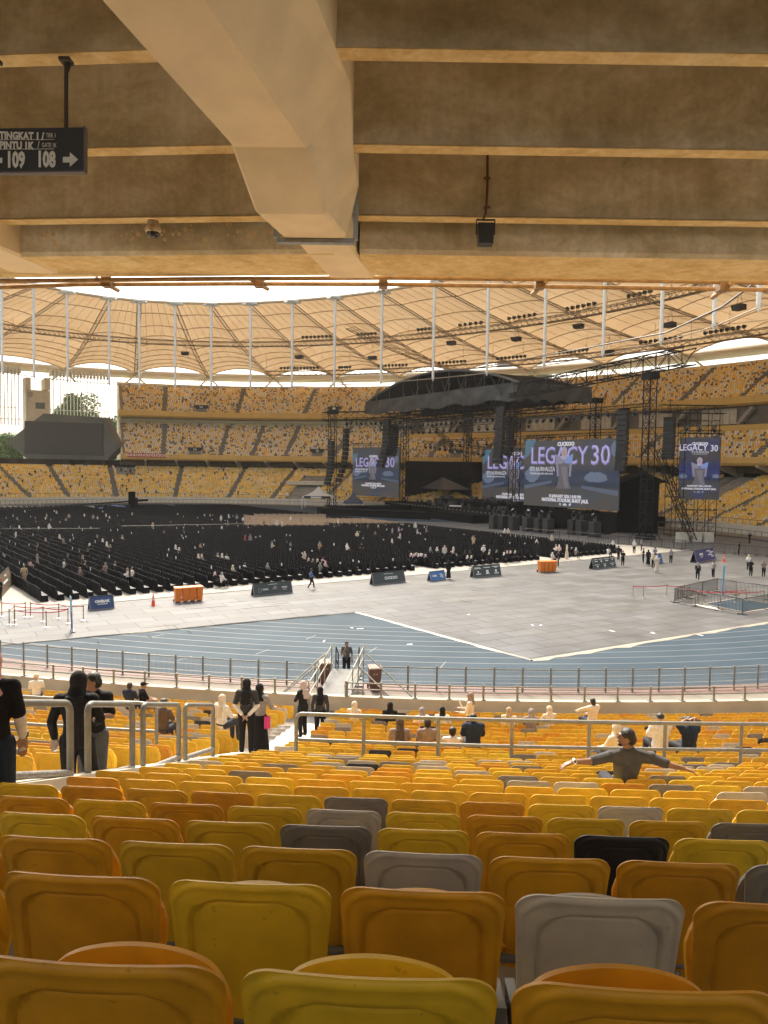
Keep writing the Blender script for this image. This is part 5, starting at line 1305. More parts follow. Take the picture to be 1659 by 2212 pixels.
aframe('dark board lettered CUCKOO at the front edge of the chairs', (807, 1264), (876, 1257), 1.0, M_dgreen, [('#', .04, 0, .84, 'CENTER', 0, .3), ('CUCKOO', .34, .06, .46, 'CENTER', .016, .95)])
aframe('navy board lettered OMBAK beside the rope barriers', (195, 1319), (247, 1314), .92, M_navyb, [('OMBAK', .27, .02, .58, 'CENTER', .02, 1.15), ('EXCLUSIVE', .11, .02, .38, 'CENTER', .006, 1.35)])
aframe('small bright blue board lettered OMBAK in the middle of the edge', (931, 1256), (963, 1252), .85, M_blueb, [('OMBAK', .24, -.22, .5, 'CENTER', .02, .75), ('#', .08, .20, .64, 'CENTER', 0, .16), ('#', .08, .27, .52, 'CENTER', 0, .16), ('#', .08, .24, .40, 'CENTER', 0, .22), ('#', .08, .30, .28, 'CENTER', 0, .10)])
aframe('dark green board listing supporters, middle of the chair edge', (1024, 1248), (1083, 1243), 1.05, M_dgreen, [('#', .05, -.34, .82, 'CENTER', 0, .20), ('#', .05, -.33, .74, 'CENTER', 0, .24), ('#', .06, 0, .80, 'CENTER', 0, .24), ('#', .06, .32, .84, 'CENTER', 0, .24), ('#', .05, .33, .77, 'CENTER', 0, .10), ('#', .16, -.33, .44, 'CENTER', 0, .05), ('#', .08, -.32, .26, 'CENTER', 0, .17), ('#', .30, 0, .42, 'CENTER', 0, .09), ('#', .05, 0, .24, 'CENTER', 0, .15), ('#', .20, .32, .46, 'CENTER', 0, .07), ('#', .08, .33, .24, 'CENTER', 0, .16)])
aframe('dark green board of small logos near the far end of chairs', (1283, 1230), (1331, 1224), 1.1, M_dgreen, [('#', .05, -.36, .85, 'CENTER', 0, .16), ('#', .05, -.14, .85, 'CENTER', 0, .17), ('#', .05, .12, .85, 'CENTER', 0, .25), ('#', .05, .38, .85, 'CENTER', 0, .16), ('#', .08, -.35, .68, 'CENTER', 0, .13), ('#', .16, -.12, .66, 'CENTER', 0, .06), ('#', .10, .12, .67, 'CENTER', 0, .13), ('#', .12, .38, .70, 'CENTER', 0, .04), ('#', .05, -.34, .36, 'CENTER', 0, .2), ('#', .05, 0, .36, 'CENTER', 0, .14), ('#', .05, .34, .36, 'CENTER', 0, .2), ('#', .13, -.33, .2, 'CENTER', 0, .07), ('#', .13, 0, .2, 'CENTER', 0, .08), ('#', .08, .34, .22, 'CENTER', 0, .08)])
aframe('purple-blue board lettered OMBAK at the right end of the chairs', (1505, 1216), (1546, 1208), 1.35, M_purp, [('OMBAK', .25, -.20, .6, 'CENTER', .02, .85), ('EXCLUSIVE', .10, -.20, .38, 'CENTER', .005, 1.0), ('#', .10, .20, .80, 'CENTER', 0, .18), ('#', .10, .34, .66, 'CENTER', 0, .20), ('#', .10, .25, .48, 'CENTER', 0, .22), ('#', .10, .36, .32, 'CENTER', 0, .14)])
aframe('small blue board half hidden behind two standing women', (1419, 1218), (1432, 1215), .95, M_blueb, [('#', .1, 0, .55, 'CENTER', 0, .5)])
aframe('brown-backed sponsor board beside the left aisle', (4, 1292), (30, 1262), 1.45, mat('board_brown', (.12, .085, .05), .6), [('#', .06, .1, .78, 'CENTER', 0, .15), ('#', .10, 0, .5, 'CENTER', 0, .35)])

# rope barriers, left
M_post = mat('barrier_post_steel', (0.42, 0.30, 0.20), .3, metal=.6); M_belt = mat('red_belt', (.70, .03, .05), .5)
def stanchion(p, lab, grp):
    t = thing('barrier_post', lab, 'barrier post', p, group=grp)
    mb = MB(); mb.bar((0, 0, .03), (0, 0, .96), .032, 10); mb.bar((0, 0, .93), (0, 0, 1.0), .042, 10); mb.build('pole', M_post, t)
    mb = MB(); mb.bar((0, 0, 0), (0, 0, .03), .18, 18); mb.bar((0, 0, .03), (0, 0, .055), .17, 18, r2=.06); mb.build('base', mat('post_base_steel', (.55, .5, .45), .25, metal=.7), t); return t
def bank(pts, links, where, grp, z=.05):
    for i, (x, y) in enumerate(pts): stanchion(gz(x, y, z), 'belt barrier post, %s from the left %s' % (nth(i + 1), where), grp)
    mb = MB()
    for i, j in links:
        a = np.array(gz(*pts[i], z)) + [0, 0, .93]; b_ = np.array(gz(*pts[j], z)) + [0, 0, .93]
        P_ = [lerp(a, b_, q) - [0, 0, .06 * 4 * q * (1 - q)] for q in np.linspace(0, 1, 7)]
        for p, q in zip(P_[:-1], P_[1:]): mb.slab([p, q, q - [0, 0, .055], p - [0, 0, .055]], (.004, .004, 0))
    mb.build('barrier_belt', M_belt, label='red retractable belts strung between the posts %s' % where, category='belt barrier')
LP_ = [(4, 1332), (20, 1350), (32, 1350), (31, 1340), (55, 1333), (66, 1333), (93, 1343), (100, 1355), (127, 1336), (147, 1347), (180, 1340)]
bank(LP_, [(0, 4), (5, 8), (8, 10), (1, 3), (3, 6), (6, 9), (2, 7), (7, 9)], 'in the left rope lane', 'belt barrier posts at the left')
RP_ = [(1367, 1269), (1390, 1270), (1440, 1267), (1470, 1272), (1478, 1267), (1487, 1277), (1507, 1283), (1520, 1280), (1556, 1283), (1590, 1279), (1612, 1276), (1650, 1281)]
bank([(x, y + 22) for x, y in RP_], [(0, 2), (2, 4), (3, 5), (5, 8), (6, 9), (9, 10), (8, 11)], 'in the right rope lane', 'belt barrier posts at the right')
# banner stands
def banner(label, x, y, w, h, m, s, letter, rz=-62):
    t = thing('banner_stand', label, 'banner', gz(x, y, .05), R(rz)); mb = MB(); mb.slab([(-w / 2, 0, .08), (w / 2, 0, .08), (w / 2, -.05, h), (-w / 2, -.05, h)], (0, .02, 0)); pn = mb.build('banner_panel', m, t)
    mb = MB(); text_mesh(mb, s, h * .22, frame_M((0, -.045, h * .30), (1, 0, 0), (0, -.05, h)), depth=.003, width=.6); mb.build('lettering', letter, pn)
    mb = MB(); mb.slab([(-w / 2, -.024, h * .55), (w / 2, -.024, h * .55), (w / 2, -.054, h - .02), (-w / 2, -.054, h - .02)], (0, -.004, 0)); mb.build('panel_print', mat('banner_sky', (.12, .42, .55), .5), pn)
    mb = MB(); mb.box((0, .05, .04), (w, .2, .08)); mb.build('base', mat('banner_base', (.3, .3, .3), .4), t)
banner('tall narrow teal and navy pull-up banner in the left rope lane', 155, 1364, .95, 2.1, mat('banner_navy', (.03, .07, .2), .5), 'A', mat('print_cream', (.8, .78, .7), .5))
banner('tall narrow light blue pull-up banner in the right rope lane', 1561, 1285, .7, 2.4, mat('banner_blue', (.10, .38, .62), .5), 'I', mat('print_cream', (.8, .78, .7), .5), 56)

# black crowd barriers round the opening in the boards
M_bar = mat('barrier_black', (.022, .020, .019), .5)
def barrier(label, a, b_, h=1.12, z=.05, grp='black crowd barriers', bars=.11, feet=True):
    a = np.array([*a[:2], z]); b_ = np.array([*b_[:2], z]); L = np.linalg.norm(b_ - a); u = (b_ - a) / L
    t = thing('crowd_barrier', label, 'barrier', tuple((a + b_) / 2), math.atan2(u[1], u[0]), group=grp)
    mb = MB(); mb.path([(-L / 2, 0, .02), (-L / 2, 0, h), (L / 2, 0, h), (L / 2, 0, .02)], .028, 6); mb.bar((-L / 2, 0, .18), (L / 2, 0, .18), .02, 6); mb.build('frame', M_bar, t)
    mb = MB(); n = max(3, int(L / bars))
    for i in range(1, n): x = -L / 2 + L * i / n; mb.bar((x, 0, .18), (x, 0, h), .013, 4, cap=False)
    mb.build('bars', M_bar, t, kind='stuff')
    if feet:
        for s in (-1, 1): mb = MB(); mb.bar((s * (L / 2 - .1), -.38, .02), (s * (L / 2 - .1), .38, .02), .03, 4); mb.build('foot', M_bar, t)
    return t
cA, cB, cC_, cD = g2(1457, 1302), g2(1578, 1321), g2(1668, 1335), g2(1547, 1262)
front = [g2(1457, 1302), g2(1504, 1306), g2(1556, 1318), g2(1610, 1330), g2(1672, 1322)]
front = [g2(1457, 1303), g2(1502, 1311), g2(1552, 1319), g2(1603, 1329), g2(1660, 1318)]
back_ = [g2(1457, 1303), g2(1488, 1294), g2(1517, 1287), g2(1549, 1279), g2(1590, 1287), g2(1660, 1297)]
for i in range(4): barrier('black barrier, %s from the left along the near side of the opening' % nth(i + 1), front[i], front[i + 1])
for i in range(5): barrier('black barrier, %s from the left along the far side of the opening' % nth(i + 1), back_[i], back_[i + 1])
mb = MB(); op = [g2(1495, 1311), g2(1590, 1327), g2(1700, 1312), g2(1610, 1296)]
op = [g2(1520, 1306), g2(1606, 1324), g2(1700, 1310), g2(1590, 1294)]
mb.add([(*p, .056) for p in op], [(0, 1, 2, 3)]); mb.build('exposed_track', M_track, kind='structure')
mb = MB()
for i in range(4): mb.bar((*op[i], .06), (*op[(i + 1) % 4], .06), .09, 4, flat=(1, .15))
mb.build('opening_edge_sheet', MATS['white_plastic_sheet'], kind='structure')
for i in range(3): mb = MB()
mb.slab([(*g2(1497, 1308), .09), (*g2(1524, 1315), .07), (*g2(1560, 1322), .07), (*g2(1536, 1312), .09)], (0, 0, .03)); mb.build('loose_floor_board', mat('loose_board_white', (.6, .57, .5), .6), label='pale loose board lying inside the near barriers', category='board')

# ================================================================ chairs on the pitch
M_cc = mat('black_chair_cover', (0.012, 0.012, 0.014), 0.9, 0.25, 9, spec=.15); M_seat_sheen = mat('chair_seat_sheen', (0.035, 0.036, 0.042), 0.7, 0.2, 9)  # lighter seat tops: grey reflection put into the colour
def chair_geo(hi=True):
    mb = MB()
    if hi:
        L = [[(-.22, -.22, z) for _ in ()] for z in ()]
        mb.grid([[(-.25, -.25, 0), (.25, -.25, 0), (.25, .25, 0), (-.25, .25, 0)], [(-.225, -.225, .44), (.225, -.225, .44), (.225, .225, .44), (-.225, .225, .44)]], 0, False, flip=True, closed=True)
        prof = [(-.225, .44), (-.235, .80), (-.19, .93), (-.10, .985), (0, 1.0), (.10, .985), (.19, .93), (.235, .80), (.225, .44)]
        F_ = [(-.20 - (z - .44) * .16, y, z) for y, z in prof]; B_ = [(-.27 - (z - .44) * .18, y, z) for y, z in prof]
        mb.add(F_, [tuple(range(9))]); mb.add(B_, [tuple(range(9))[::-1]]); mb.grid([F_, B_], 0, True)
        mb.add([(-.27, -.24, .02), (-.27, .24, .02), (-.27, .225, .45), (-.27, -.225, .45)], [(0, 3, 2, 1)])
        mb.add([(-.20, -.22, .446), (.222, -.22, .446), (.222, .22, .446), (-.20, .22, .446)], [(0, 1, 2, 3)], 1)
        for i in range(3): mb.slab([(.26, -.15 + .1 * i, .02), (.285, -.12 + .1 * i, .02), (.232, -.13 + .1 * i, .40)], (0, .02, 0))
    else:
        mb.add([(-.24, -.24, 0), (.24, -.24, 0), (.24, .24, 0), (-.24, .24, 0), (-.22, -.22, .44), (.22, -.22, .44), (.22, .22, .44), (-.22, .22, .44)], np.array([(0, 1, 5, 4), (1, 2, 6, 5), (2, 3, 7, 6), (3, 0, 4, 7)]))
        V = [(-.20, -.22, .44), (-.20, .22, .44), (-.27, .15, .98), (-.27, -.15, .98), (-.27, -.22, .3), (-.27, .22, .3), (-.34, .14, .98), (-.34, -.14, .98)]
        mb.add(V, np.array([(0, 1, 2, 3), (5, 4, 7, 6), (3, 2, 6, 7), (4, 0, 3, 7), (1, 5, 6, 2)]))
        mb.add([(-.2, -.22, .446), (.222, -.22, .446), (.222, .22, .446), (-.2, .22, .446)], np.array([(0, 1, 2, 3)]))
    return mb
ME_CH = chair_geo().mesh('covered_chair'); ME_CH.materials.append(M_cc); ME_CH.materials.append(M_seat_sheen)
q = chair_geo(False); CHT = (np.concatenate(q.v), np.concatenate(q.f)); CHM = np.array([0] * 9 + [1])
c0 = g2(98, 1303); yawc = math.atan2(e1w[1], e1w[0])
def limit(x):                                  # far edge of the chair field as seen, by column
    return float(np.interp(x, [-200, 0, 640, 700, 1000, 1130, 1400, 1480], [1095, 1098, 1097, 1112, 1143, 1162, 1174, 1182]))
beige_poly = [(530, 1120, 707, 1146), (690, 1130, 1045, 1141)]
PB, PBe, near_ch = [], [], []
nri = 0
for i in range(64):
    if i in (33, 34, 50, 51): continue
    nri += 1
    for j in range(235):
        if False: continue
        p = c0 + e1w * (i * 1.06 + .03 * math.sin(j * .7 + i)) + e2w * (.35 + j * .50) + np.array([nr.uniform(-.02, .02), nr.uniform(-.02, .02)])
        px, py = proj(p[0], p[1], .09)
        if px < -60 or px > 1480 or py < limit(px): continue
        dd = math.hypot(*p)
        if any(a <= px <= c and b_ <= py <= d_ for a, b_, c, d_ in beige_poly): PBe.append(p); continue
        PB.append((dd, p, nri, j))
PB.sort(key=lambda q: q[0])
ch_near, ch_far = PB[:298], PB[298:]
for dd, p, i, j in ch_near:
    o = link('covered_chair', ME_CH); o.location = (p[0], p[1], .086); o.rotation_euler = (0, 0, yawc + nr.uniform(-.05, .05))
    o['label'] = 'black covered chair, %s from the near end of the %s row from the left' % (nth(j + 1), nth(i)); o['category'] = 'chair'; o['group'] = 'black covered chairs set out on the pitch'
def scat(T, fm, pts, name, mats_, label, z=.086):
    mb = MB(); n = len(pts); P_ = np.array([(p[0], p[1], z) for p in pts]); mb.inst(T, P_, yawc + nr.uniform(-.06, .06, n), np.zeros(n, int)); mb.m[-1] = np.tile(fm, n)
    return mb.build(name, mats_, kind='stuff', label=label, category='chairs')
scat(CHT, CHM, [p for _, p, _, _ in ch_far], 'distant_chairs', [M_cc, M_seat_sheen], 'countless black covered chairs filling the pitch further back')
M_bg = mat('beige_chair_cover', (.34, .25, .17), .8, .15, 3)
scat(CHT, CHM * 0, PBe, 'beige_chairs', [M_bg], 'rows of beige covered chairs in the middle distance')
# small white row cards on some chairs
mb = MB(); r = random.Random(5)
for k in range(150):
    dd, p, i, j = ch_far[r.randrange(len(ch_far))]
    if dd > 150: continue
    mb.box((p[0] - e1w[0] * .35, p[1] - e1w[1] * .35, .90), (.012, .22, .28), yawc)
mb.build('row_cards', mat('card_white', (.8, .8, .78), .6), kind='stuff', label='small white row cards pinned to scattered chair backs', category='cards')
# black mesh barrier lines crossing the chairs
def pbar(a, b_, lab, h=1.15, n=10):
    a, b_ = g2(*a), g2(*b_); t = thing('mesh_barrier', lab, 'barrier', (*((a + b_) / 2), .05)); mb = MB(); P_ = [a + (b_ - a) * k / n for k in range(n + 1)]
    for z in (.1, h): mb.path([(*p, z) for p in P_], .03, 4)
    for p in P_: mb.bar((*p, 0), (*p, h + .05), .04, 4)
    m_ = int(np.linalg.norm(b_ - a) / .35)
    for k in range(m_): p = a + (b_ - a) * k / m_; mb.bar((*p, .1), (*p, h), .02, 3, cap=False)
    W(mb.build('frame', M_bar, t), t)
pbar((-20, 1163), (215, 1162), 'black barrier line crossing the chairs at far left', 1.3); pbar((262, 1156), (560, 1149), 'black barrier line crossing the middle of the chairs', 1.3, 16)
pbar((1130, 1158), (1480, 1187), 'black barrier line between stage front and the right-hand chairs', 1.2, 16)
for i in range(9):
    x0_, x1_ = 1472 + i * 23, 1472 + (i + 1) * 23; a, b_ = g2(x0_, 1188 + i * 1.9), g2(x1_, 1188 + (i + 1) * 1.9)
    barrier('black crowd barrier, %s from the left behind the right end of chairs' % nth(i + 1), a, b_, 1.15, bars=.16)
# ================================================================ the stage
M_blk = mat('stage_black', (.007, .007, .008), .9, .2, .6, spec=.08); M_trs = mat('truss_black', (.014, .014, .015), .6, spec=.15); M_tarp = mat('grey_black_tarp', (.040, .042, .044), .5, .4, .5, bump=.5)
pA = np.array([4.9, 192.0]); pB = np.array([24.8, 147.2]); pC2 = np.array([39.3, 115.0])
sdv = (pB - pA) / np.linalg.norm(pB - pA); snv = np.array([-sdv[1], sdv[0]]); snv = snv if snv[0] > 0 else -snv   # snv: away from the audience
def truss_bar(mb, a, b_, s=.6, seg=1.2, r=.05, mi=0):
    a, b_ = np.array(a, float), np.array(b_, float); d = b_ - a; L = np.linalg.norm(d); d /= L
    u = np.cross(d, (0, 0, 1) if abs(d[2]) < .9 else (1, 0, 0)); u /= np.linalg.norm(u); w = np.cross(d, u); s /= 2
    cs = [u * s + w * s, -u * s + w * s, -u * s - w * s, u * s - w * s]; n = max(2, int(L / seg))
    for c in cs: mb.bar(a + c, b_ + c, r, 4, mi=mi)
    for k in range(n):
        p, q = a + d * L * k / n, a + d * L * (k + 1) / n
        for i in range(4):
            A_, B_ = (cs[i], cs[(i + 1) % 4]) if k % 2 else (cs[(i + 1) % 4], cs[i])
            mb.bar(p + A_, q + B_, r * .6, 3, mi=mi, cap=False); mb.bar(p + cs[i], p + cs[(i + 1) % 4], r * .6, 3, mi=mi, cap=False)
def tower(label, x, y, h, s=1.5, grp='black truss support towers'):
    t = thing('truss_tower', label, 'tower', (x, y, 0), math.atan2(sdv[1], sdv[0]), group=grp)
    mb = MB(); truss_bar(mb, (0, 0, .6), (0, 0, h), s, 1.6, .09); mb.build('mast', M_trs, t)
    mb = MB(); mb.box((0, 0, .35), (s + .8, s + .8, .5)); 
    for a in (45, 135, 225, 315): mb.bar((0, 0, 3.2), (2.2 * math.cos(R(a)), 2.2 * math.sin(R(a)), .1), .07, 5)
    mb.build('base', M_trs, t); mb = MB(); mb.box((0, 0, h + .2), (s + .5, s + .5, 1.0)); mb.build('head_block', M_trs, t); return t
RZ = 23.6                                       # underside of the roof skirt
RA, RB = np.array([-4.2, 194.5]), np.array([25.6, 146.2])          # ends of the front edge
DEP = 16.5
for lab, p in (('front left truss tower of the stage roof', pA), ('front right truss tower of the stage roof', pB), ('rear left truss tower under the stage roof', pA + snv * 18), ('rear right truss tower under the stage roof', pB + snv * 19)):
    tower(lab, p[0], p[1], RZ + .5)
dT = np.array([-13.4, 196.0])
tower('left outer truss tower beside the left video wall', dT[0], dT[1], 24.0, 1.7); tower('tall right outer truss tower rising above the stage roof', pC2[0], pC2[1], 24.2, 1.3)
sr = thing('stage_roof', 'big black arched stage roof with tarpaulin skirt', 'stage roof', (*((RA + RB) / 2), RZ))
LW = np.linalg.norm(RB - RA); rdv = (RB - RA) / LW; rnv = np.array([-rdv[1], rdv[0]])
def RP(u, v, z): p = RA + rdv * LW * u + rnv * DEP * v; return (p[0], p[1], z)
def arch(u): return RZ + 3.1 + 4.7 * (1 - abs(2 * u - 1) ** 2.0)
mb = MB(); G = [[RP(u, v, arch(u)) for u in np.linspace(0, 1, 25)] for v in (-.03, .25, .5, .75, 1.0)]
mb.grid(G, 0, True, flip=True); G2 = [[(x, y, z - .25) for x, y, z in g_] for g_ in G]; mb.grid(G2, 0, True); W(mb.build('roof_skin', mat('roof_sheet_black', (.010, .010, .011), .9, .2, .2, spec=.05), sr), sr)
mb = MB(); mb.path([RP(u, -.035, arch(u) - .05) for u in np.linspace(0, 1, 25)], .28, 6); mb.path([RP(u, 1.0, arch(u) - .05) for u in np.linspace(0, 1, 25)], .28, 6)
for u in np.linspace(.08, .92, 9): mb.bar(RP(u, -.03, RZ + 2.2), RP(u, -.03, arch(u) - .1), .08, 5)
for v in (.3, .6, .95):
    for u0, u1 in zip(np.linspace(0, .95, 10), np.linspace(.05, 1, 10)): mb.bar(RP(u0, v, RZ + 1.2), RP(u1, v, arch(u1) - .6), .10, 4); mb.bar(RP(u1, v, RZ + 1.2), RP(u0, v, arch(u0) - .6), .10, 4)
W(mb.build('arch_frame', mat('frame_grey', (.10, .10, .10), .5), sr), sr)
GB = [[RP(u, .97, RZ + .2) for u in np.linspace(0, 1, 25)], [RP(u, .97, arch(u) - .3) for u in np.linspace(0, 1, 25)]]
mb = MB(); mb.grid(GB, 0, False); W(mb.build('rear_gable', MATS['roof_sheet_black'], sr), sr)
def wavy(mb, a, b_, z0, z1, n=70, amp=.35, seed=1):
    r = random.Random(seed); ph = [r.uniform(0, 6) for _ in range(4)]; a, b_ = np.array(a), np.array(b_); t_ = (b_ - a) / np.linalg.norm(b_ - a); nn = np.array([t_[1], -t_[0]]); L = []
    for j in range(9):
        v = j / 8; row = []
        for i in range(n + 1):
            u = i / n; off = amp * (math.sin(u * 37 + ph[0] + v * 2.5) * .5 + math.sin(u * 71 + ph[1] - v * 4) * .35 + math.sin(u * 13 + ph[2]) * .4 + r.uniform(-.25, .25)) * (.25 + .75 * math.sin(math.pi * min(v * .9 + .1, 1)))
            p = a + (b_ - a) * u + nn * off; row.append((*p, z1 + (z0 - z1) * v + (.3 * math.sin(u * 29 + ph[3]) + r.uniform(-.12, .12) if j == 8 else 0)))
        L.append(row)
    mb.grid(L, 0, True)
mb = MB(); wavy(mb, RA - snv * 1.0, RB - snv * 1.0, RZ - .1, RZ + 3.2); W(mb.build('front_skirt', M_tarp, sr), sr)
mb = MB(); wavy(mb, RB - snv * 1.0, RB + snv * DEP, RZ - .1, RZ + 3.2, 40, .3, 3); W(mb.build('side_skirt', M_tarp, sr), sr)
mb = MB()
for v in (0, .33, .66, 1): truss_bar(mb, RP(0, v, RZ - .3), RP(1, v, RZ - .3), 1.4, 1.8, .08)
for u in (0.1, .3, .5, .7, .9): truss_bar(mb, RP(u, 0, RZ - .3), RP(u, 1, RZ - .3), 1.2, 2, .07)
W(mb.build('roof_truss', M_trs, sr), sr)
# outrigger trusses
mb = MB(); truss_bar(mb, (*(pB + sdv * 1), 25.2), (*(pC2 + sdv * 7.5), 26.4), 2.3, 2.6, .12); mb.build('outrigger_truss', M_trs, label='long black box truss reaching right from the stage roof', category='truss')
mb = MB(); truss_bar(mb, (*(dT + np.array([-2.5, 1])), 23.2), (RP(0, 0, 23.4)), 2.0, 2.4, .11); mb.build('outrigger_truss', M_trs, label='black box truss reaching left from the stage roof to the outer tower', category='truss')
mb = MB(); truss_bar(mb, (*(pC2 + np.array([1.2, -.5])), 13.4), (*(pC2 + np.array([5.4, -4.3])), .2), .9, 1.2, .07); mb.build('raking_brace', M_trs, label='black raking truss brace leaning against the tall right tower', category='truss')
# decks
def RPa(u, v, z): p = pA + sdv * 49 * u + snv * v; return (p[0], p[1], z)
sg_ = thing('stage_deck', 'black main stage deck with thrust and steps', 'stage', RPa(.5, 5, 0))
mb = MB()
def deck(mb, u0, u1, v0, v1, z): mb.slab([RPa(u0, v0, z), RPa(u1, v0, z), RPa(u1, v1, z), RPa(u0, v1, z)], (0, 0, -z))
deck(mb, -.1, 1.3, -3, 24, 1.9); deck(mb, .1, .75, 6, 22, 3.0); deck(mb, .62, 1.0, -9, -3, 1.6); W(mb.build('deck', M_blk, sg_), sg_)
mb = MB(); deck(mb, .12, .22, -22, -3, 1.4); a = g2(690, 1112); b_ = g2(930, 1123); mb.slab([(*a, 1.4), (*b_, 1.4), (*(b_ + [-1, 6]), 1.4), (*(a + [-1, 6]), 1.4)], (0, 0, -1.4)); W(mb.build('thrust', M_blk, sg_), sg_)
mb = MB()
for u in np.linspace(-.1, 1.2, 40): mb.box(RPa(u, -3.2, 1.7), (.5, .3, .25), math.atan2(sdv[1], sdv[0]))
W(mb.build('footlights', mat('foot_grey', (.12, .12, .12), .5), sg_, kind='stuff'), sg_)
mb = MB(); wavy(mb, RPa(1.03, -1, 0)[:2], RPa(1.62, -1, 0)[:2], .3, 3.5, 50, .15, 8); W(mb.build('drape', M_blk, sg_), sg_)
mb = MB(); wavy(mb, (5.5, 200.5), (29, 201.5), 0, 12.2, 60, .2, 9); W(mb.build('dark_backing', M_blk, sg_), sg_)  # added black sheet, stands in for the darkness behind the stage opening
mb = MB(); r = random.Random(12)
for k in range(60):
    u, v = r.uniform(.0, 1.0), r.uniform(-2, 16); s = r.uniform(.3, .9); p = RPa(u, v, 1.9 + s / 2 + (1.1 if .1 < u < .75 and v > 6 else 0)); mb.box(p, (s * 1.2, s * .8, s), r.uniform(0, 3))
    if k % 3 == 0: mb.bar(p, (p[0], p[1], p[2] + 1.3), .04, 4)
mb.build('stage_gear', mat('gear_dark', (.05, .05, .052), .5, .5, .6), label='clutter of dark amplifiers, monitors and stands across the stage', category='stage gear', kind='stuff')
# black pitched tent upstage
tt = thing('stage_canopy', 'small black pitched canopy at the back of the stage', 'canopy', RPa(.42, 17, 0))
a_, w2 = np.array([14.6, 194.0, -3.0]), 6.0
dx = np.array([sdv[0], sdv[1], 0]); dy = np.array([snv[0], snv[1], 0])
mb = MB(); mb.add([a_ - dx * w2 - dy * 3 + [0, 0, 8.2], a_ + dx * w2 - dy * 3 + [0, 0, 8.2], a_ + [0, 0, 11.2], a_ + dx * w2 + dy * 5 + [0, 0, 8.2], a_ - dx * w2 + dy * 5 + [0, 0, 8.2]], [(0, 1, 2), (1, 3, 2), (3, 4, 2), (4, 0, 2)]); W(mb.build('canopy_top', mat('canopy_black', (.05, .053, .06), .6), tt), tt)
mb = MB()
for sx in (-1, 1):
    for sy in (-3, 5): q_ = a_ + dx * w2 * sx + dy * sy; mb.bar(q_ + [0, 0, 3], q_ + [0, 0, 8.2], .12, 4)
W(mb.build('legs', M_trs, tt), tt)
mb = MB(); wavy(mb, (a_ - dx * w2 + dy * 5)[:2], (a_ + dx * w2 + dy * 5)[:2], 3, 8.2, 30, .15, 2); W(mb.build('dark_backing', M_blk, tt), tt)
# stage lamps hung on bars
lamp = None; kk = 0
def lamps(a, b_, n, lab, zo=-.9):
    global lamp, kk
    for i in range(n):
        p = lerp(a, b_, (i + .5) / n)
        if lamp is None:
            lamp = thing('stage_lamp', 'x', 'stage lamp', group='black moving-head stage lamps'); mb = MB(); mb.bar((0, 0, -.15), (0, -.35, -.55), .24, 8, r2=.30); mb.build('head', M_trs, lamp)
            mb = MB(); mb.box((0, 0, .32), (.5, .36, .28)); mb.box((-.33, 0, 0), (.08, .2, .6)); mb.box((.33, 0, 0), (.08, .2, .6)); mb.build('yoke', mat('lamp_yoke', (.07, .07, .075), .5), lamp)
            mb = MB(); mb.bar((0, -.35, -.55), (0, -.39, -.60), .27, 8); mb.build('lens', mat('lens_glass', (.25, .27, .3), .15), lamp); o = lamp
        else: o = dup(lamp)
        o.location = tuple(p + [0, 0, zo]); o.rotation_euler = (rng.uniform(-.3, .3), 0, rng.uniform(0, 6)); o['label'] = 'moving-head stage lamp, %s from the left %s' % (nth(i + 1), lab); kk += 1
def lbar(a, b_, n, lab, s=.5):
    mb = MB(); truss_bar(mb, a, b_, s, 1.3, .05); mb.build('lighting_truss', M_trs, label='black lighting truss carrying the lamps %s' % lab, category='truss'); lamps(np.array(a), np.array(b_), n, lab)
lbar(RP(.06, .05, 20.9), RP(.97, .05, 21.6), 30, 'on the stage front bar'); lbar(RP(.08, .45, 20.2), RP(.92, .45, 20.2), 18, 'on the middle stage bar')
lbar(RP(.3, .3, 16.6), RP(.72, .3, 14.6), 12, 'on the low centre bar'); lbar(RP(.2, .85, 17.2), RP(.9, .85, 17.2), 12, 'on the rear stage bar')
lbar((*(pB + snv * 2 + sdv * 1), 20.6), (*(pC2 + snv * 2 - sdv * 2), 20.4), 15, 'on the bar above the big screen'); lbar(gy(745, 905, 198), gy(870, 903, 190), 12, 'on the bar above the left screen')
for i in range(2):                               # hanging V trusses inside the stage
    a = np.array(RP(.40 + .2 * i, .25, 19.6)); b_ = np.array(RP(.52 + .12 * i, .3, 14.9)); mb = MB(); truss_bar(mb, a, b_, .8, 1.2, .06); mb.build('raked_truss', M_trs, label='%s slanting truss hung inside the stage' % ORD[i], category='truss')
# lamps standing on the ground in front of the right wing
for k, (x, y) in enumerate([(1068, 1138), (1087, 1139), (1110, 1141), (1140, 1143), (1165, 1146), (1184, 1148), (1238, 1150), (1256, 1152), (1284, 1156)]):
    p = gz(x, y + 5, 0); o = dup(lamp, label='stage lamp on a black flight case, %s from the left below the big screen' % nth(k + 1)); o.location = (p[0], p[1], 3.0); o.rotation_euler = (math.pi, 0, k)
    mb = MB(); mb.box((p[0], p[1], 1.15), (1.6, 1.1, 2.3), .6); mb.box((p[0], p[1], 2.36), (1.65, 1.15, .08), .6); mb.build('flight_case', mat('case_black', (.03, .03, .032), .6, .3, 1), label='black flight case, %s from the left below the big screen' % nth(k + 1), category='case', group='black flight cases below the big screen')
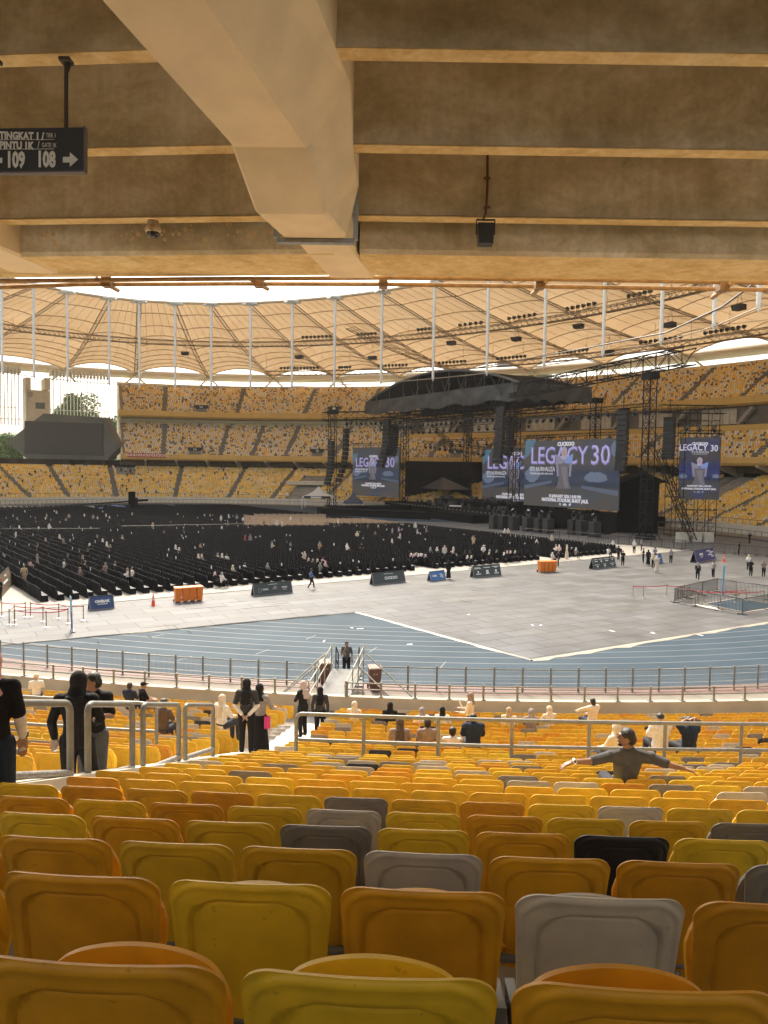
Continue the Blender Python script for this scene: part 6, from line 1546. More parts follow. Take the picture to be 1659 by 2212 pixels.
# line arrays
def line_array(label, c, n, h, w, yaw, curve=.0):
    t = thing('line_array', label, 'speakers', tuple(c), yaw, group='hanging line arrays of black speakers'); z = 0; hh = h / n
    for k in range(n):
        an = curve * (k / n) ** 2; y = -math.sin(an) * h * (k / n) * .5
        mb = MB(); mb.slab([(-w / 2, y - .5, z), (w / 2, y - .5, z), (w / 2, y + .5, z - .04), (-w / 2, y + .5, z - .04)], (0, -.03 * an, -hh * .90)); mb.build('cabinet', mat('array_black', (.020, .021, .023), .6, .2, 2), t); z -= hh
    mb = MB(); mb.box((0, 0, .15), (w, 1.2, .2)); mb.bar((0, 0, .2), (0, 0, 3.0), .06, 4); mb.build('hanger', M_trs, t)
lys = math.atan2(sdv[1], sdv[0])
for lab, x, yt, yb, wpx, Y, cv in [('line array left of the left outer tower', 716, 955, 1048, 13, 190, .3), ('line array right of the left outer tower', 748, 928, 1042, 11, 192, .5), ('line array left of the stage opening', 836, 908, 1011, 17, 186, .5), ('shorter line array just left of the stage tower', 853, 920, 986, 17, 187, .4),
        ('tall line array left of the front right tower', 1082, 880, 1003, 20, 150, .2), ('slimmer line array beside the front right tower', 1103, 902, 985, 16, 152, .2), ('tall line array at the right edge of the big screen', 1347, 886, 1019, 23, 122, .1), ('line array right of the tall right tower', 1447, 905, 993, 22, 118, .05)]:
    c = gy(x, yt, Y); c2 = gy(x, yb, Y); h = c[2] - c2[2]; line_array(lab, c, 12, h, wpx / FPX * Y, lys + .4, cv)

# video walls
M_scr = bpy.data.materials.new('screen_dark'); M_scr.use_nodes = True
def emis(name, col, s=1.0):
    if name in MATS: return MATS[name]
    m = bpy.data.materials.new(name); m.use_nodes = True; b = m.node_tree.nodes['Principled BSDF']; b.inputs['Base Color'].default_value = (.02, .02, .02, 1); b.inputs['Roughness'].default_value = .6
    b.inputs['Emission Color'].default_value = (*col, 1); b.inputs['Emission Strength'].default_value = s; MATS[name] = m; return m
def screen_mat(name, base, blue, cloudy=True):
    m = bpy.data.materials.new(name); m.use_nodes = True; nt = m.node_tree; b = nt.nodes['Principled BSDF']; L = nt.links; b.inputs['Base Color'].default_value = (.012, .012, .012, 1); b.inputs['Roughness'].default_value = .8
    tc = nt.nodes.new('ShaderNodeTexCoord'); sx = nt.nodes.new('ShaderNodeSeparateXYZ'); L.new(tc.outputs['Generated'], sx.inputs[0])
    no = nt.nodes.new('ShaderNodeTexNoise'); no.inputs['Scale'].default_value = 3.0; no.inputs['Detail'].default_value = 6; L.new(tc.outputs['Generated'], no.inputs[0])
    r1 = nt.nodes.new('ShaderNodeValToRGB'); e = r1.color_ramp.elements        # picture content by height
    e[0].position = 0; e[0].color = (*base, 1); e[1].position = 1; e[1].color = (*base, 1)
    for p_, c in ((.28, base), (.34, (blue[0] * .5, blue[1] * .55, blue[2] * .6)), (.42, blue), (.52, (blue[0] * .7, blue[1] * .7, blue[2] * .8)), (.66, base)): k = e.new(p_); k.color = (*c, 1)
    L.new(sx.outputs['Z'], r1.inputs[0])
    r2 = nt.nodes.new('ShaderNodeValToRGB'); r2.color_ramp.elements[0].position = .5; r2.color_ramp.elements[0].color = (0, 0, 0, 1); r2.color_ramp.elements[1].position = .75; r2.color_ramp.elements[1].color = (1, 1, 1, 1); L.new(no.outputs[0], r2.inputs[0])
    mx = nt.nodes.new('ShaderNodeMixRGB'); mx.inputs[2].default_value = (blue[0] * 1.1, blue[1] * 1.2, blue[2] * 1.1, 1); L.new(r2.outputs[0], mx.inputs[0]); L.new(r1.outputs[0], mx.inputs[1]); L.new(mx.outputs[0], b.inputs['Emission Color']); b.inputs['Emission Strength'].default_value = .28
    return m
S1 = screen_mat('screen_picture_grey', (.085, .075, .068), (.040, .058, .10)); S2 = screen_mat('screen_picture_blue', (.06, .055, .055), (.035, .045, .16))
E_title = emis('title_violet', (.34, .29, .66), 0.315); E_hi = emis('title_highlight', (.68, .64, .86), 0.336); E_dk = emis('title_shadow', (.10, .09, .12), 0.252); E_txt = emis('text_white', (.75, .72, .78), 0.315); E_dress = emis('dress_silver', (.30, .29, .40), 0.252); E_drk = emis('dress_dark', (.14, .125, .14), 0.252); E_skin = emis('poster_skin', (.48, .30, .22), 0.294); E_wing = emis('dress_blue', (.20, .30, .62), 0.294); E_cloud = emis('cloud_blue', (.13, .17, .25), 0.294); E_sky = emis('sky_teal', (.07, .15, .21), 0.336)
def video(label, TL, TR, BL, BR, DL, DRr, S, portrait=False, x0=-1.0, seams=True):
    """TL.. are screen corners as seen; DL, DR the distances of its two upright edges"""
    a = np.array(gy(*BL, DL)); b_ = np.array(gy(*BR, DRr)); c = np.array(gy(*TR, DRr)); zt = (gy(*TL, DL)[2] + c[2]) / 2; zb = (a[2] + b_[2]) / 2
    r_ = np.array([b_[0] - a[0], b_[1] - a[1], 0]); Wd = np.linalg.norm(r_); r_ /= Wd; H = zt - zb; o = np.array([(a[0] + b_[0]) / 2, (a[1] + b_[1]) / 2, (zt + zb) / 2]); nn = np.array([r_[1], -r_[0], 0])
    t = thing('video_wall', label, 'video screen', (o[0], o[1], zb), math.atan2(r_[1], r_[0]))
    zc = H / 2
    mb = MB(); mb.box((0, .1, zc), (Wd, .2, H)); pn = mb.build('display', S, t)
    mb = MB(); n = 9 if not portrait else 5
    for k in range(n + 1): x = -Wd / 2 + Wd * k / n; mb.bar((x, .3, 0), (x, .3, H + .6), .06, 4)
    truss_bar(mb, (-Wd / 2, .2, H + .8), (Wd / 2, .2, H + .8), .5, 1.2, .05); mb.build('support_frame', M_trs, t)
    s = Wd / 22.0
    def T(tx, size, x, y, mats_, nm, d=.02, bold=0, wd=1, al='CENTER', sh=0): 
        mb = MB(); text_mesh(mb, tx, size * s, frame_M((x * s, -d, zc + y * s), (1, 0, 0), (0, 0, 1)), depth=.008, bold=bold * s, width=wd, align=al, shear=sh); return mb.build(nm, mats_, pn)
    def blob(cx_, cy_, rx, ry, m_, nm, seed=1, d=.012, n=26, rough=.18):
        r = random.Random(seed); mb = MB(); V = [(cx_ * s + rx * s * math.cos(2 * math.pi * k / n) * (1 + r.uniform(-rough, rough)), -d, zc + cy_ * s + ry * s * math.sin(2 * math.pi * k / n) * (1 + r.uniform(-rough, rough))) for k in range(n)]
        mb.add(V, [tuple(range(n))]); return mb.build(nm, m_, pn)
    def shape(pts, m_, nm, d=.03): mb = MB(); mb.slab([(x * s, -d, zc + y * s) for x, y in pts], (0, .004, 0)); return mb.build(nm, m_, pn)
    if not portrait:
        shape([(-10.9, 6.0), (-8.0, 6.2), (-9.6, 3.6), (-10.9, 2.6)], E_sky, 'picture_sky', .010); blob(-9.0, -.2, 1.9, 1.3, E_cloud, 'picture_cloud', 2); blob(6.2, -.5, 2.4, .9, E_cloud, 'picture_cloud', 3); blob(10.0, 4.2, .8, 1.2, E_cloud, 'picture_cloud', 4, rough=.1)
        shape([(-10.9, -2.2), (-4, -1.2), (-4, -1.7), (-10.9, -2.9)], emis('road_blue', (.075, .10, .15), 0.336), 'picture_road', .011); shape([(3, -1.9), (10.9, -2.6), (10.9, -3.5), (3, -2.4)], MATS['road_blue'], 'picture_road', .011)
        T('CUCKOO', .9, -.8, 5.15, E_txt, 'sponsor_name', bold=.05); T('PRESENTED BY', .3, -.8, 5.7, E_dk, 'sponsor_line')
        T('LEGACY', 4.3, -2.5, 2.95, E_dk, 'title_shadow', .018, .16, .86); T('LEGACY', 4.3, -2.6, 3.05, E_title, 'title', .026, .06, .86); T('LEGACY', 4.3, -2.65, 3.12, E_hi, 'title_glint', .030, -.155, .86)
        T('30', 4.6, 7.1, 2.95, E_dk, 'title_shadow', .018, .16, .95); T('30', 4.6, 7.0, 3.05, E_title, 'title', .026, .06, .95); T('30', 4.6, 6.95, 3.12, E_hi, 'title_glint', .030, -.155, .95)
        T('SITI NURHALIZA', 1.15, -6.4, .75, E_txt, 'subtitle', bold=.0, wd=.74); T('PASSION, SINCERE AND LOVE', .48, -6.6, -.05, E_txt, 'tagline', wd=.9)
        T('10 JANUARY 2026 | 8:30 PM', .74, -.8, -3.95, E_txt, 'date_line', bold=.03, wd=.86); T('NATIONAL STADIUM, BUKIT JALIL', .80, -.8, -4.65, E_txt, 'venue_line', bold=.04, wd=.90)
        T('N   affin   SP', .55, -.6, -5.35, E_txt, 'logo_line', bold=.02)
        fx, fy, k = -1.1, 3.6, .66
    else:
        s = Wd / 10.6
        T('CUCKOO', .95, 0, 6.9, E_txt, 'sponsor_name', bold=.05); T('LEGACY', 2.5, -1.7, 5.7, E_dk, 'title_shadow', .018, .08, .80); T('LEGACY', 2.5, -1.75, 5.75, E_hi, 'title', .026, .03, .80); T('30', 2.5, 3.7, 5.55, E_hi, 'title', .026, .03, .80)
        T('SITI NURHALIZA', .85, .1, 4.5, E_txt, 'subtitle', wd=.72); T('PASSION, SINCERE AND LOVE', .28, .1, 3.95, E_txt, 'tagline')
        T('10 JANUARY 2026 | 8:30 PM', .62, .1, -5.0, E_txt, 'date_line', bold=.03, wd=.86); T('NATIONAL STADIUM, BUKIT JALIL', .70, .1, -5.8, E_txt, 'venue_line', bold=.03, wd=.84); T('N   affin   SP', .5, .1, -6.7, E_txt, 'logo_line')
        blob(-4.2, -2.3, 1.1, .6, E_cloud, 'picture_cloud', 2); blob(4.4, -2.2, .9, .6, E_cloud, 'picture_cloud', 3)
        fx, fy, k = .1, 1.9, .70
    def F(pts): return [(fx + x * k, fy + y * k) for x, y in pts]
    shape(F([(-2.2, -2.4), (-1.0, -1.2), (1.2, -1.2), (2.4, -2.4), (1.6, -4.5), (1.8, -7.2), (2.6, -9.4), (-2.8, -9.4), (-1.8, -7.4), (-1.9, -4.5)]), E_drk, 'figure_dress', .036)
    shape(F([(-1.1, -3.6), (1.2, -3.6), (1.1, -6.2), (1.9, -9.0), (.6, -9.2), (-.4, -6.2)]), emis('dress_sheen', (.22, .20, .24), 0.252), 'figure_skirt', .039)
    shape(F([(-3.2, -.2), (-.6, -1.4), (0, -2.6), (-1.4, -2.9), (-2.9, -2.4)]), E_dress, 'figure_sleeve', .042); shape(F([(3.2, -.1), (.7, -1.3), (.2, -2.6), (1.5, -2.8), (3.0, -2.3)]), E_wing, 'figure_sleeve', .042)
    shape(F([(-2.9, -2.4), (-2.1, -2.6), (-1.7, -6), (-2.4, -6.2)]), E_dress, 'figure_arm', .041); shape(F([(2.9, -2.3), (2.1, -2.5), (1.8, -6), (2.5, -6.2)]), E_dress, 'figure_arm', .041)
    def ov(cx_, cy_, rx, ry, m_, nm, d): mb = MB(); n = 20; mb.add([((fx + cx_ * k) * s + rx * k * s * math.cos(2 * math.pi * q / n), -d, zc + (fy + cy_ * k) * s + ry * k * s * math.sin(2 * math.pi * q / n)) for q in range(n)], [tuple(range(n))]); mb.build(nm, m_, pn)
    ov(0, .35, 1.05, 1.35, emis('poster_scarf', (.42, .38, .55), 0.294), 'figure_headscarf', .045); ov(0, -1.0, 1.0, .8, MATS['poster_scarf'], 'figure_headscarf', .045); ov(.02, .15, .62, .92, E_skin, 'figure_face', .048)
    for sx_ in (-.26, .28): ov(sx_, .3, .13, .06, E_drk, 'figure_eye', .051)
    ov(.02, -.38, .2, .08, emis('poster_lip', (.4, .12, .12), 0.294), 'figure_mouth', .051)
    return t
video('large video wall right of centre reading LEGACY 30', (1133.6, 954.3), (1335, 944.8), (1131, 1092), (1335, 1103), 143.7, 125, S1)
video('video wall at the left end of the stage reading LEGACY 30', (761.6, 967.3), (866, 964.9), (760.7, 1070), (860.4, 1075), 198, 186.5, S1)
video('rear video wall half hidden behind the right stage tower', (1040.4, 969.4), (1200, 966), (1040, 1088), (1200, 1097), 186, 168, S1)
video('narrow portrait video wall at the right reading LEGACY 30', (1465.5, 945), (1555, 944), (1464.5, 1077), (1552, 1079.6), 120, 117.5, S2, True)
# scaffold behind / below the portrait screen
sc = thing('scaffold_tower', 'open scaffold tower carrying the portrait video wall', 'scaffold', (48.5, 119.5, 0)); mb = MB()
fx0, fx1 = gy(1462, 1100, 119.0), gy(1558, 1100, 117); X0, X1 = fx0[0] - .6, fx1[0] + .4
for i in range(5):
    for Y_ in (119.6, 122.5):
        x = X0 + (X1 - X0) * i / 4; mb.bar((x, Y_, 0), (x, Y_, 19.6), .055, 4)
        for j in range(10):
            z = .3 + 2 * j
            if i < 4: xn = X0 + (X1 - X0) * (i + 1) / 4; mb.bar((x, Y_, z), (xn, Y_, z), .045, 4); (mb.bar((x, Y_, z), (xn, Y_, z + 2), .04, 4) if (i + j) % 2 and z < 18 else 0)
            if Y_ < 120: mb.bar((x, Y_, z), (x, 122.5, z), .045, 4)
W(mb.build('frame', M_trs, sc), sc)
mb = MB(); truss_bar(mb, (X0 - 2.5, 119, 19.9), (X1 + .5, 119, 19.9), 1.2, 1.4, .06); W(mb.build('top_truss', M_trs, sc), sc)
lamps(np.array([X0 + .3, 118.4, 17.0]), np.array([X1 - .3, 118.4, 17.0]), 3, 'above the portrait screen', 0)
for i in range(3):
    mb = MB(); p = gz(1480 + 26 * i, 1173, 0); mb.box((p[0], p[1] + 1, .75), (1.5, 1.3, 1.4), .2); mb.bar((p[0] - .76, p[1] + .4, .2), (p[0] + .76, p[1] + .4, .2), .05, 4); mb.bar((p[0] - .76, p[1] + .4, 1.3), (p[0] + .76, p[1] + .4, 1.3), .05, 4)
    mb.build('water_tank', mat('ballast_tank_white', (.5, .46, .38), .4, .15, 2), label='pale caged ballast tank, %s from the left under the scaffold' % ORD[i], category='tank', group='ballast tanks under the scaffold')
# grand piano (white), tents, crane arm, blue tarpaulins
pi_ = thing('grand_piano', 'white grand piano on the stage', 'piano', gy(985, 1113, 170)); mb = MB()
mb.prism([(-1.4, -.7), (1.2, -.7), (1.4, -.2), (.9, .3), (-.2, .6), (-1.4, .7)], .75, 1.15); mb.slab([(-1.4, .7, 1.15), (1.2, .1, 1.15), (1.0, .2, 1.9), (-1.2, 1.0, 1.9)], (0, .04, 0)); mb.build('case', mat('piano_white', (.75, .73, .7), .3), pi_)
mb = MB(); [mb.bar((x, y, 0), (x, y, .78), .08, 6) for x, y in ((-1.2, -.5), (1.1, -.5), (-.9, .5))]; mb.build('legs', MATS['piano_white'], pi_)
pi_.scale = (1.15, 1.15, 1.15)
def tent(label, c, w, h, m):
    t = thing('tent', label, 'tent', c); mb = MB(); q = w / 2; P_ = [(-q, -q), (q, -q), (q, q), (-q, q)]; G = []
    for f_, z in ((1.0, h), (.97, h + .5), (.6, h + 1.0), (.3, h + 1.7), (.03, h + 2.8)): G.append([(x * f_, y * f_, z) for x, y in P_])
    mb.grid(G, 0, False, flip=True, closed=True); mb.build('canopy_top', m, t)
    for x, y in P_: mb = MB(); mb.bar((x, y, 0), (x, y, h), .06, 6); mb.build('leg', M_wst, t)
    return t
tw_ = tent('white peaked tent beside the left end of the stage', gz(688, 1098, 0), 7.5, 2.6, mat('tent_white', (.62, .60, .56), .6)); mb = MB(); mb.box((0, -3.78, 2.9), (6.5, .04, .55)); sgn = mb.build('sign', M_sb, tw_); mb = MB(); mb.box((-.3, -3.82, 2.85), (2.6, .03, .32)); mb.build('lettering', M_sw, sgn)
tent('small dark blue tent right of the white tent', gz(763, 1104, 0), 4.5, 1.8, mat('tent_navy', (.05, .06, .10), .6))
mb = MB(); r = random.Random(2)
G = [[(x, y, .3 + .9 * math.exp(-((x - 4) ** 2) / 9) + r.uniform(-.15, .15)) for x in np.linspace(0, 9, 14)] for y in np.linspace(0, 3, 5)]; c = gz(205, 1104, 0)
mb.grid([[(x + c[0], y + c[1], z) for x, y, z in g_] for g_ in G], 0, True); mb.build('tarpaulin', mat('blue_tarp', (.04, .16, .50), .5), label='crumpled bright blue tarpaulin behind the far chairs', category='tarpaulin')
cr_ = thing('camera_crane', 'long black camera crane arm pointing left over the far chairs', 'crane', gz(290, 1106, 0)); a = gy(292, 1082, 190); b_ = gy(130, 1093, 186); mb = MB(); mb.bar(a, b_, .22, 6, r2=.12); mb.bar(a, gy(320, 1080, 190), .3, 6); W(mb.build('arm', M_trs, cr_), cr_)
mb = MB(); p = gz(290, 1106, 0); mb.box((p[0], p[1], 1.6), (1.2, 1.2, 3.0)); mb.bar((p[0], p[1], 2), a, .3, 6); W(mb.build('base', M_blk, cr_), cr_)
mb = MB(); p = gy(285, 1085, 196); mb.box((p[0], 196, 1.6), (1.5, 1.0, 3.4)); mb.build('black_pillar_case', M_blk, label='tall black speaker case standing at the far barrier', category='case')
# hexagonal display at the far left
hx = thing('scoreboard', 'large dark hexagonal display standing dead above the far lower stand', 'scoreboard', (-104, 222, 12))
YH = 226.0
pts_ = [(94, 893), (224, 902), (256, 967), (232, 993), (58, 991), (15, 955)]
V = [gy(x, y, YH) for x, y in pts_]; mb = MB(); mb.slab(V, (0.8, 3.0, 0)); W(mb.build('housing', mat('display_grey_housing', (.12, .125, .12), .6, .1, .2), hx), hx)
V = [gy(*p, YH - .3) for p in ((53, 909), (222, 915), (222, 985), (53, 980))]; mb = MB(); mb.slab(V, (0, .4, 0)); W(mb.build('screen', mat('display_off', (.055, .055, .054), .5), hx), hx)
mb = MB()
for x in (70, 110, 150, 190, 225): a, b_ = gy(x, 990, YH + 1), gy(x, 1008, YH + 3); mb.bar(a, b_, .35, 4)
W(mb.build('support', MATS['display_grey_housing'], hx), hx)
# sponsor banner on the middle tier fascia
bn = thing('fascia_banner', 'red banner strip lettered CUCKOO three times on the fascia', 'banner', (*PE(341, 24.2), 12.8)); mb = MB()
ts = np.linspace(344.8, 338.8, 8); mb.grid([[(*PE(t, 24.15), 12.4) for t in ts], [(*PE(t, 24.15), 13.6) for t in ts]], 0, False); W(mb.build('banner_cloth', mat('banner_red', (.50, .06, .05), .6), bn), bn)
mb = MB()
for t in (343.8, 341.8, 339.8):
    nx, ny = NE(t); x, y = PE(t, 24.02); text_mesh(mb, 'CUCKOO', 1.0, frame_M((x, y, 13.0), (-ny, nx, 0) if (-ny) > 0 else (ny, -nx, 0), (0, 0, 1)), depth=.01, bold=.03)
W(mb.build('lettering', M_sw, bn), bn)
mb = MB(); q_ = [np.array(gy(x, 1150, 128)[:2]) for x in (1337, 1378)]; c_ = (q_[0] + q_[1]) / 2; mb.box((c_[0] + 2, 130, 4.2), (6.5, 7, 8.4), -.3); mb.slab([(c_[0] - 2, 126, 8.4), (c_[0] + 6, 126, 8.4), (c_[0] + 2, 126, 10.0)], (0, 8, 0)); mb.build('wing_tent', M_blk, label='black draped wing structure right of the big video wall', category='tent')
# rooftop kiosk behind the stage
kx = gy(1160, 800, 236); kb = thing('control_cabin', 'greenish box cabin on the rim above the stage roof', 'cabin', (kx[0], kx[1], 36), -.4)
mb = MB(); mb.box((0, 0, 2), (8, 6, 5.5)); mb.build('wall', mat('cabin_green', (.30, .33, .28), .7), kb); mb = MB(); mb.box((0, 0, 5.1), (10, 8, .8)); mb.build('roof', M_white_conc, kb); mb = MB(); mb.box((-.8, -3.1, 2.2), (2, .2, 1.8)); mb.build('window', mat('cabin_window', (.1, .11, .1), .3), kb)

# ================================================================ trees and hills beyond
def leafy_mat(name, c):
    return mat(name, c, .8, .35, 1.2, spec=.2)
M_leaf = [leafy_mat('leaf_green', (.10, .15, .05)), leafy_mat('leaf_light', (.16, .22, .08))]
M_bark = mat('bark', (.12, .09, .06), .9)
def tree(label, x, y, z0, h, w, seed):
    r = np.random.RandomState(seed); t = thing('broadleaf_tree', label, 'tree', (x, y, z0), group='trees seen through the lattice')
    mb = MB(); mb.path([(0, 0, 0), (.2, 0, h * .3), (0, .2, h * .6)], .5, 7)
    cl = []
    for k in range(9):
        a = r.uniform(0, 6.28); q = (math.cos(a) * w * r.uniform(.1, .38), math.sin(a) * w * r.uniform(.1, .38), h * r.uniform(.4, .92)); cl.append((q, w * r.uniform(.14, .26))); mb.bar((0, 0, h * .35), q, .2, 5, r2=.06)
    mb.build('trunk', M_bark, t)
    mb = MB(); P_ = []
    for q, rr in cl:
        for _ in range(420):
            v = r.normal(size=3); v /= np.linalg.norm(v); P_.append(np.array(q) + v * rr * r.uniform(.5, 1.1) * [1, 1, .8])
    P_ = np.array(P_); n = len(P_); s = .6; a = r.normal(size=(n, 3)); b_ = r.normal(size=(n, 3)); a /= np.linalg.norm(a, axis=1)[:, None]; b_ /= np.linalg.norm(b_, axis=1)[:, None]
    V = np.stack([P_ - a * s, P_ + b_ * s * .6, P_ + a * s, P_ - b_ * s * .6], 1).reshape(-1, 3); mb.add(V, np.arange(n * 4).reshape(-1, 4), 0); mb.m[-1] = (r.rand(n) < .4).astype(int)
    mb.build('crown', M_leaf, t)
for k, (x, Y, h, w) in enumerate([(128, 300, 34, 18), (150, 292, 38, 20), (180, 296, 37, 22), (212, 300, 34, 20), (238, 305, 30, 18), (8, 300, 22, 20), (32, 310, 20, 18)]):
    p = gy(x, 900, Y); tree('leafy tree seen through the fins, %s from the left' % nth(k + 1 if k < 5 else k + 1), p[0], p[1], 0, h, w, 30 + k)
mb = MB(); mb.grid([[(x, 700 + 60 * math.sin(x * .004), 0) for x in np.linspace(-700, 700, 40)], [(x, 760 + 60 * math.sin(x * .004), 32 + 10 * math.sin(x * .013) + 6 * math.sin(x * .04)) for x in np.linspace(-700, 700, 40)], [(x, 900, 20) for x in np.linspace(-700, 700, 40)]], 0, True); mb.build('hills', leafy_mat('hill_green', (.09, .14, .06)), kind='structure')
tb = gy(1130, 800, 520)
for k, (x, h) in enumerate([(1092, 8), (1122, 14), (1148, 10)]):
    p = gy(x, 812, 520); t = thing('apartment_block', 'hazy apartment block beyond the rim, %s from the left' % ORD[k], 'building', (p[0], 520, 0), group='apartment blocks beyond the rim'); mb = MB(); mb.box((0, 0, (p[2] + h) / 2), (11, 11, p[2] + h)); wl_ = mb.build('wall', mat('far_block', (.5, .5, .5), .8), t)
    mb = MB(); [mb.box((0, -5.6, p[2] + h - 2 - 3 * j), (9, .3, 1.2)) for j in range(8)]; mb.build('window_bands', mat('far_window', (.25, .28, .3), .4), wl_)
# ================================================================ people
def place(p, loc, face_deg):                     # face_deg: compass of the gaze, 0 = +Y (away from the camera), 90 = left
    p.location = loc; p.rotation_euler = (0, 0, R(face_deg)); return p
def floor_at(x, y): 
    th, o = locate(x, y); return ztop(OC - o) - 0.84
# --- far-left woman at the picture's edge
J = dict(STAND, lsh=(-.17, -.01, 1.36), rsh=(.17, -.01, 1.36), rel=(.215, .03, 1.10), rwr=(.20, .15, .90), rhd=(-.1, .3, -1), lel=(-.22, .02, 1.1), lwr=(-.16, .22, .95), lhd=(.2, 1, -.3))
a = gy(2, 1500, 6.0); p = person('person in black shirt and pink headscarf at the left edge, watch on wrist', J, K_BLACK, K_NAVY, 'hijab', K_PINK, 'short', SKIN, .012)
hx_ = gy(-18, 1405, 6.0); place(p, (hx_[0] - .02, 6.0, hx_[2] - 1.66), 8)
body = p.children[0]
mb = MB(); limb(mb, J, ['lsh', 'lel', 'lwr'], [.05, .044, .033], .006, 2, .85); limb(mb, J, ['rsh', 'rel', 'rwr'], [.05, .044, .033], .006, 2, .85); fuse(mb, 'arm_sleeves', K_WHITE, body, .012)
mb = MB(); w = np.array(J['rwr']) + [.0, -.01, .03]; mb.bar(w + [-.0, -.04, .012], w + [0, .04, -.012], .012, 6) ; mb.box(tuple(w + [.035, 0, 0]), (.014, .040, .046)); mb.bar(w - [.0, 0, .012], w + [0, 0, .012], .036, 14); mb.build('wristwatch', mat('watch_dark', (.02, .02, .02), .3), body)
mb = MB(); hnd = np.array(J['rwr']) + [0, .03, -.09]; tube_o = np.array(p.location)
rl = thing('paper_roll', 'rolled white paper held by the woman at the left edge', 'paper roll', tuple(tube_o)); mb.bar(tube_o + hnd + [-.02, .02, .0], tube_o + hnd + [-.30, .10, -.16], .022, 12); W(mb.build('sheet', mat('rolled_paper', (.75, .73, .70), .7), rl), rl)
# --- woman in black with bottle
J = dict(STAND, head=(.02, .03, 1.555), lsh=(-.18, -.01, 1.36), lel=(-.27, .0, 1.11), lwr=(-.27, .10, .90), lhd=(-.2, .4, -1), rel=(.24, .06, 1.12), rwr=(.16, .24, 1.02), rhd=(0, 1, 0), rkn=(.13, .10, .50), ran=(.14, .02, .09), lan=(-.14, -.08, .09), lto=(-.16, .06, .03))
p = person('person in black with long black headscarf holding a water bottle', J, K_BLACK, K_BLACK, 'hijab', K_BLACK, 'long', SKIN, .012, long=.62)
hd = gy(165, 1452, 8.4); place(p, (hd[0], 8.4, hd[2] - 1.665), 6)
w = Vector((-.29, .16, .80)); bt = thing('water_bottle', 'clear plastic water bottle with green cap in her left hand', 'bottle'); bt.location = (p.location[0] - .30, p.location[1] + .12, p.location[2] + .73); bt.rotation_euler = (.3, .25, 0)
mb = MB(); prof = [(.0, 0), (.030, 0), (.033, .02), (.030, .07), (.033, .10), (.033, .14), (.014, .185), (.013, .20)]; mb.grid([[(r_ * math.cos(k * .524), r_ * math.sin(k * .524), z) for k in range(12)] for r_, z in prof], 0, True, flip=True, closed=True)
mg = mat('bottle_plastic', (.75, .8, .78), .1); mg.node_tree.nodes['Principled BSDF'].inputs['Transmission Weight'].default_value = .8; mb.build('bottle_body', mg, bt); mb = MB(); mb.bar((0, 0, .19), (0, 0, .215), .017, 10); mb.build('cap', mat('cap_green', (.05, .35, .10), .4), bt)
# --- young man beside her leaning on the rail
J = dict(STAND, head=(.0, .03, 1.555), face=(-.45, .9, -.05), lel=(-.26, .08, 1.16), lwr=(-.20, .28, 1.22), lhd=(-.2, 1, .1), rel=(.25, -.05, 1.1))
J['face'] = (.75, .66, 0)
p = person('young person with black hair and black shirt leaning on the aisle rail', J, K_BLACK, K_SLATE, 'hair', HAIR, 'short', SKIN2, .012); hd = gy(200, 1453, 9.1); place(p, (hd[0], 9.1, hd[2] - 1.655), 178)
# --- two women standing in the aisle, hands clasped
J = dict(STAND, lel=(-.255, -.06, 1.10), rel=(.255, -.06, 1.10), lwr=(-.06, -.17, .92), rwr=(.07, -.18, .92), lhd=(.7, -.15, -.5), rhd=(-.7, -.15, -.5), head=(0, .02, 1.56))
p = person('person in black headscarf with hands clasped behind, white sleeves, in the aisle', J, K_CHAR, K_BLACK, 'hijab', K_BLACK, 'short', SKIN, .012, long=.28); hd = gy(533, 1467, 16.6); place(p, (hd[0], 16.6, hd[2] - 1.665), 0); body = p.children[0]
mb = MB(); limb(mb, J, ['lsh', 'lel', 'lwr'], [.05, .042, .034], .008, 2, .9); limb(mb, J, ['rsh', 'rel', 'rwr'], [.05, .042, .034], .008, 2, .9); fuse(mb, 'arm_sleeves', K_WHITE, body, .012)
mb = MB(); [mb.box((x, -.155, z), (w__, .006, .016)) for x, z, w__ in ((-.10, 1.26, .05), (.10, 1.26, .05), (-.12, 1.20, .05), (-.04, 1.20, .05), (.11, 1.20, .06), (-.10, 1.14, .04), (.08, 1.14, .04))]
mb.build('shirt_print', mat('faded_print', (.14, .14, .14), .8), body)
J2 = dict(STAND, face=(.5, .8, -.2), rel=(.26, .10, 1.12), rwr=(.20, .28, 1.05), rhd=(.2, 1, 0), lel=(-.24, 0, 1.1))
p = person('person in pale top and long black skirt carrying a pink bag', J2, K_GREY, K_BLACK, 'hijab', K_BLACK, 'long', SKIN, .012, skirt=True); hd = gy(556, 1478, 17.6); place(p, (hd[0] + .06, 17.6, hd[2] - 1.665), -20)
bg_ = thing('pink_bag', 'bright pink shopping bag hanging beside the woman in a long skirt', 'bag', gy(577, 1560, 17.4)); mb = MB()
G = [[(x * (1 + .12 * math.sin(k)), y * (1 + .1 * math.cos(2 * k)), z) for k, (x, y) in enumerate(((-.11, -.05), (.0, -.07), (.11, -.05), (.12, .05), (0, .07), (-.12, .05)))] for z in (-.18, -.06, .06, .16)]; mb.grid(G, 0, True, flip=True, closed=True); mb.add(G[0], [tuple(range(6))[::-1]]); mb.build('bag_body', mat('bag_pink', (.60, .03, .20), .4), bg_); bg_.scale = (.6, .6, .8); mb = MB(); mb.path([(-.08, 0, .15), (-.05, 0, .30), (.05, 0, .30), (.08, 0, .15)], .008, 5); mb.build('handle', MATS['bag_pink'], bg_)
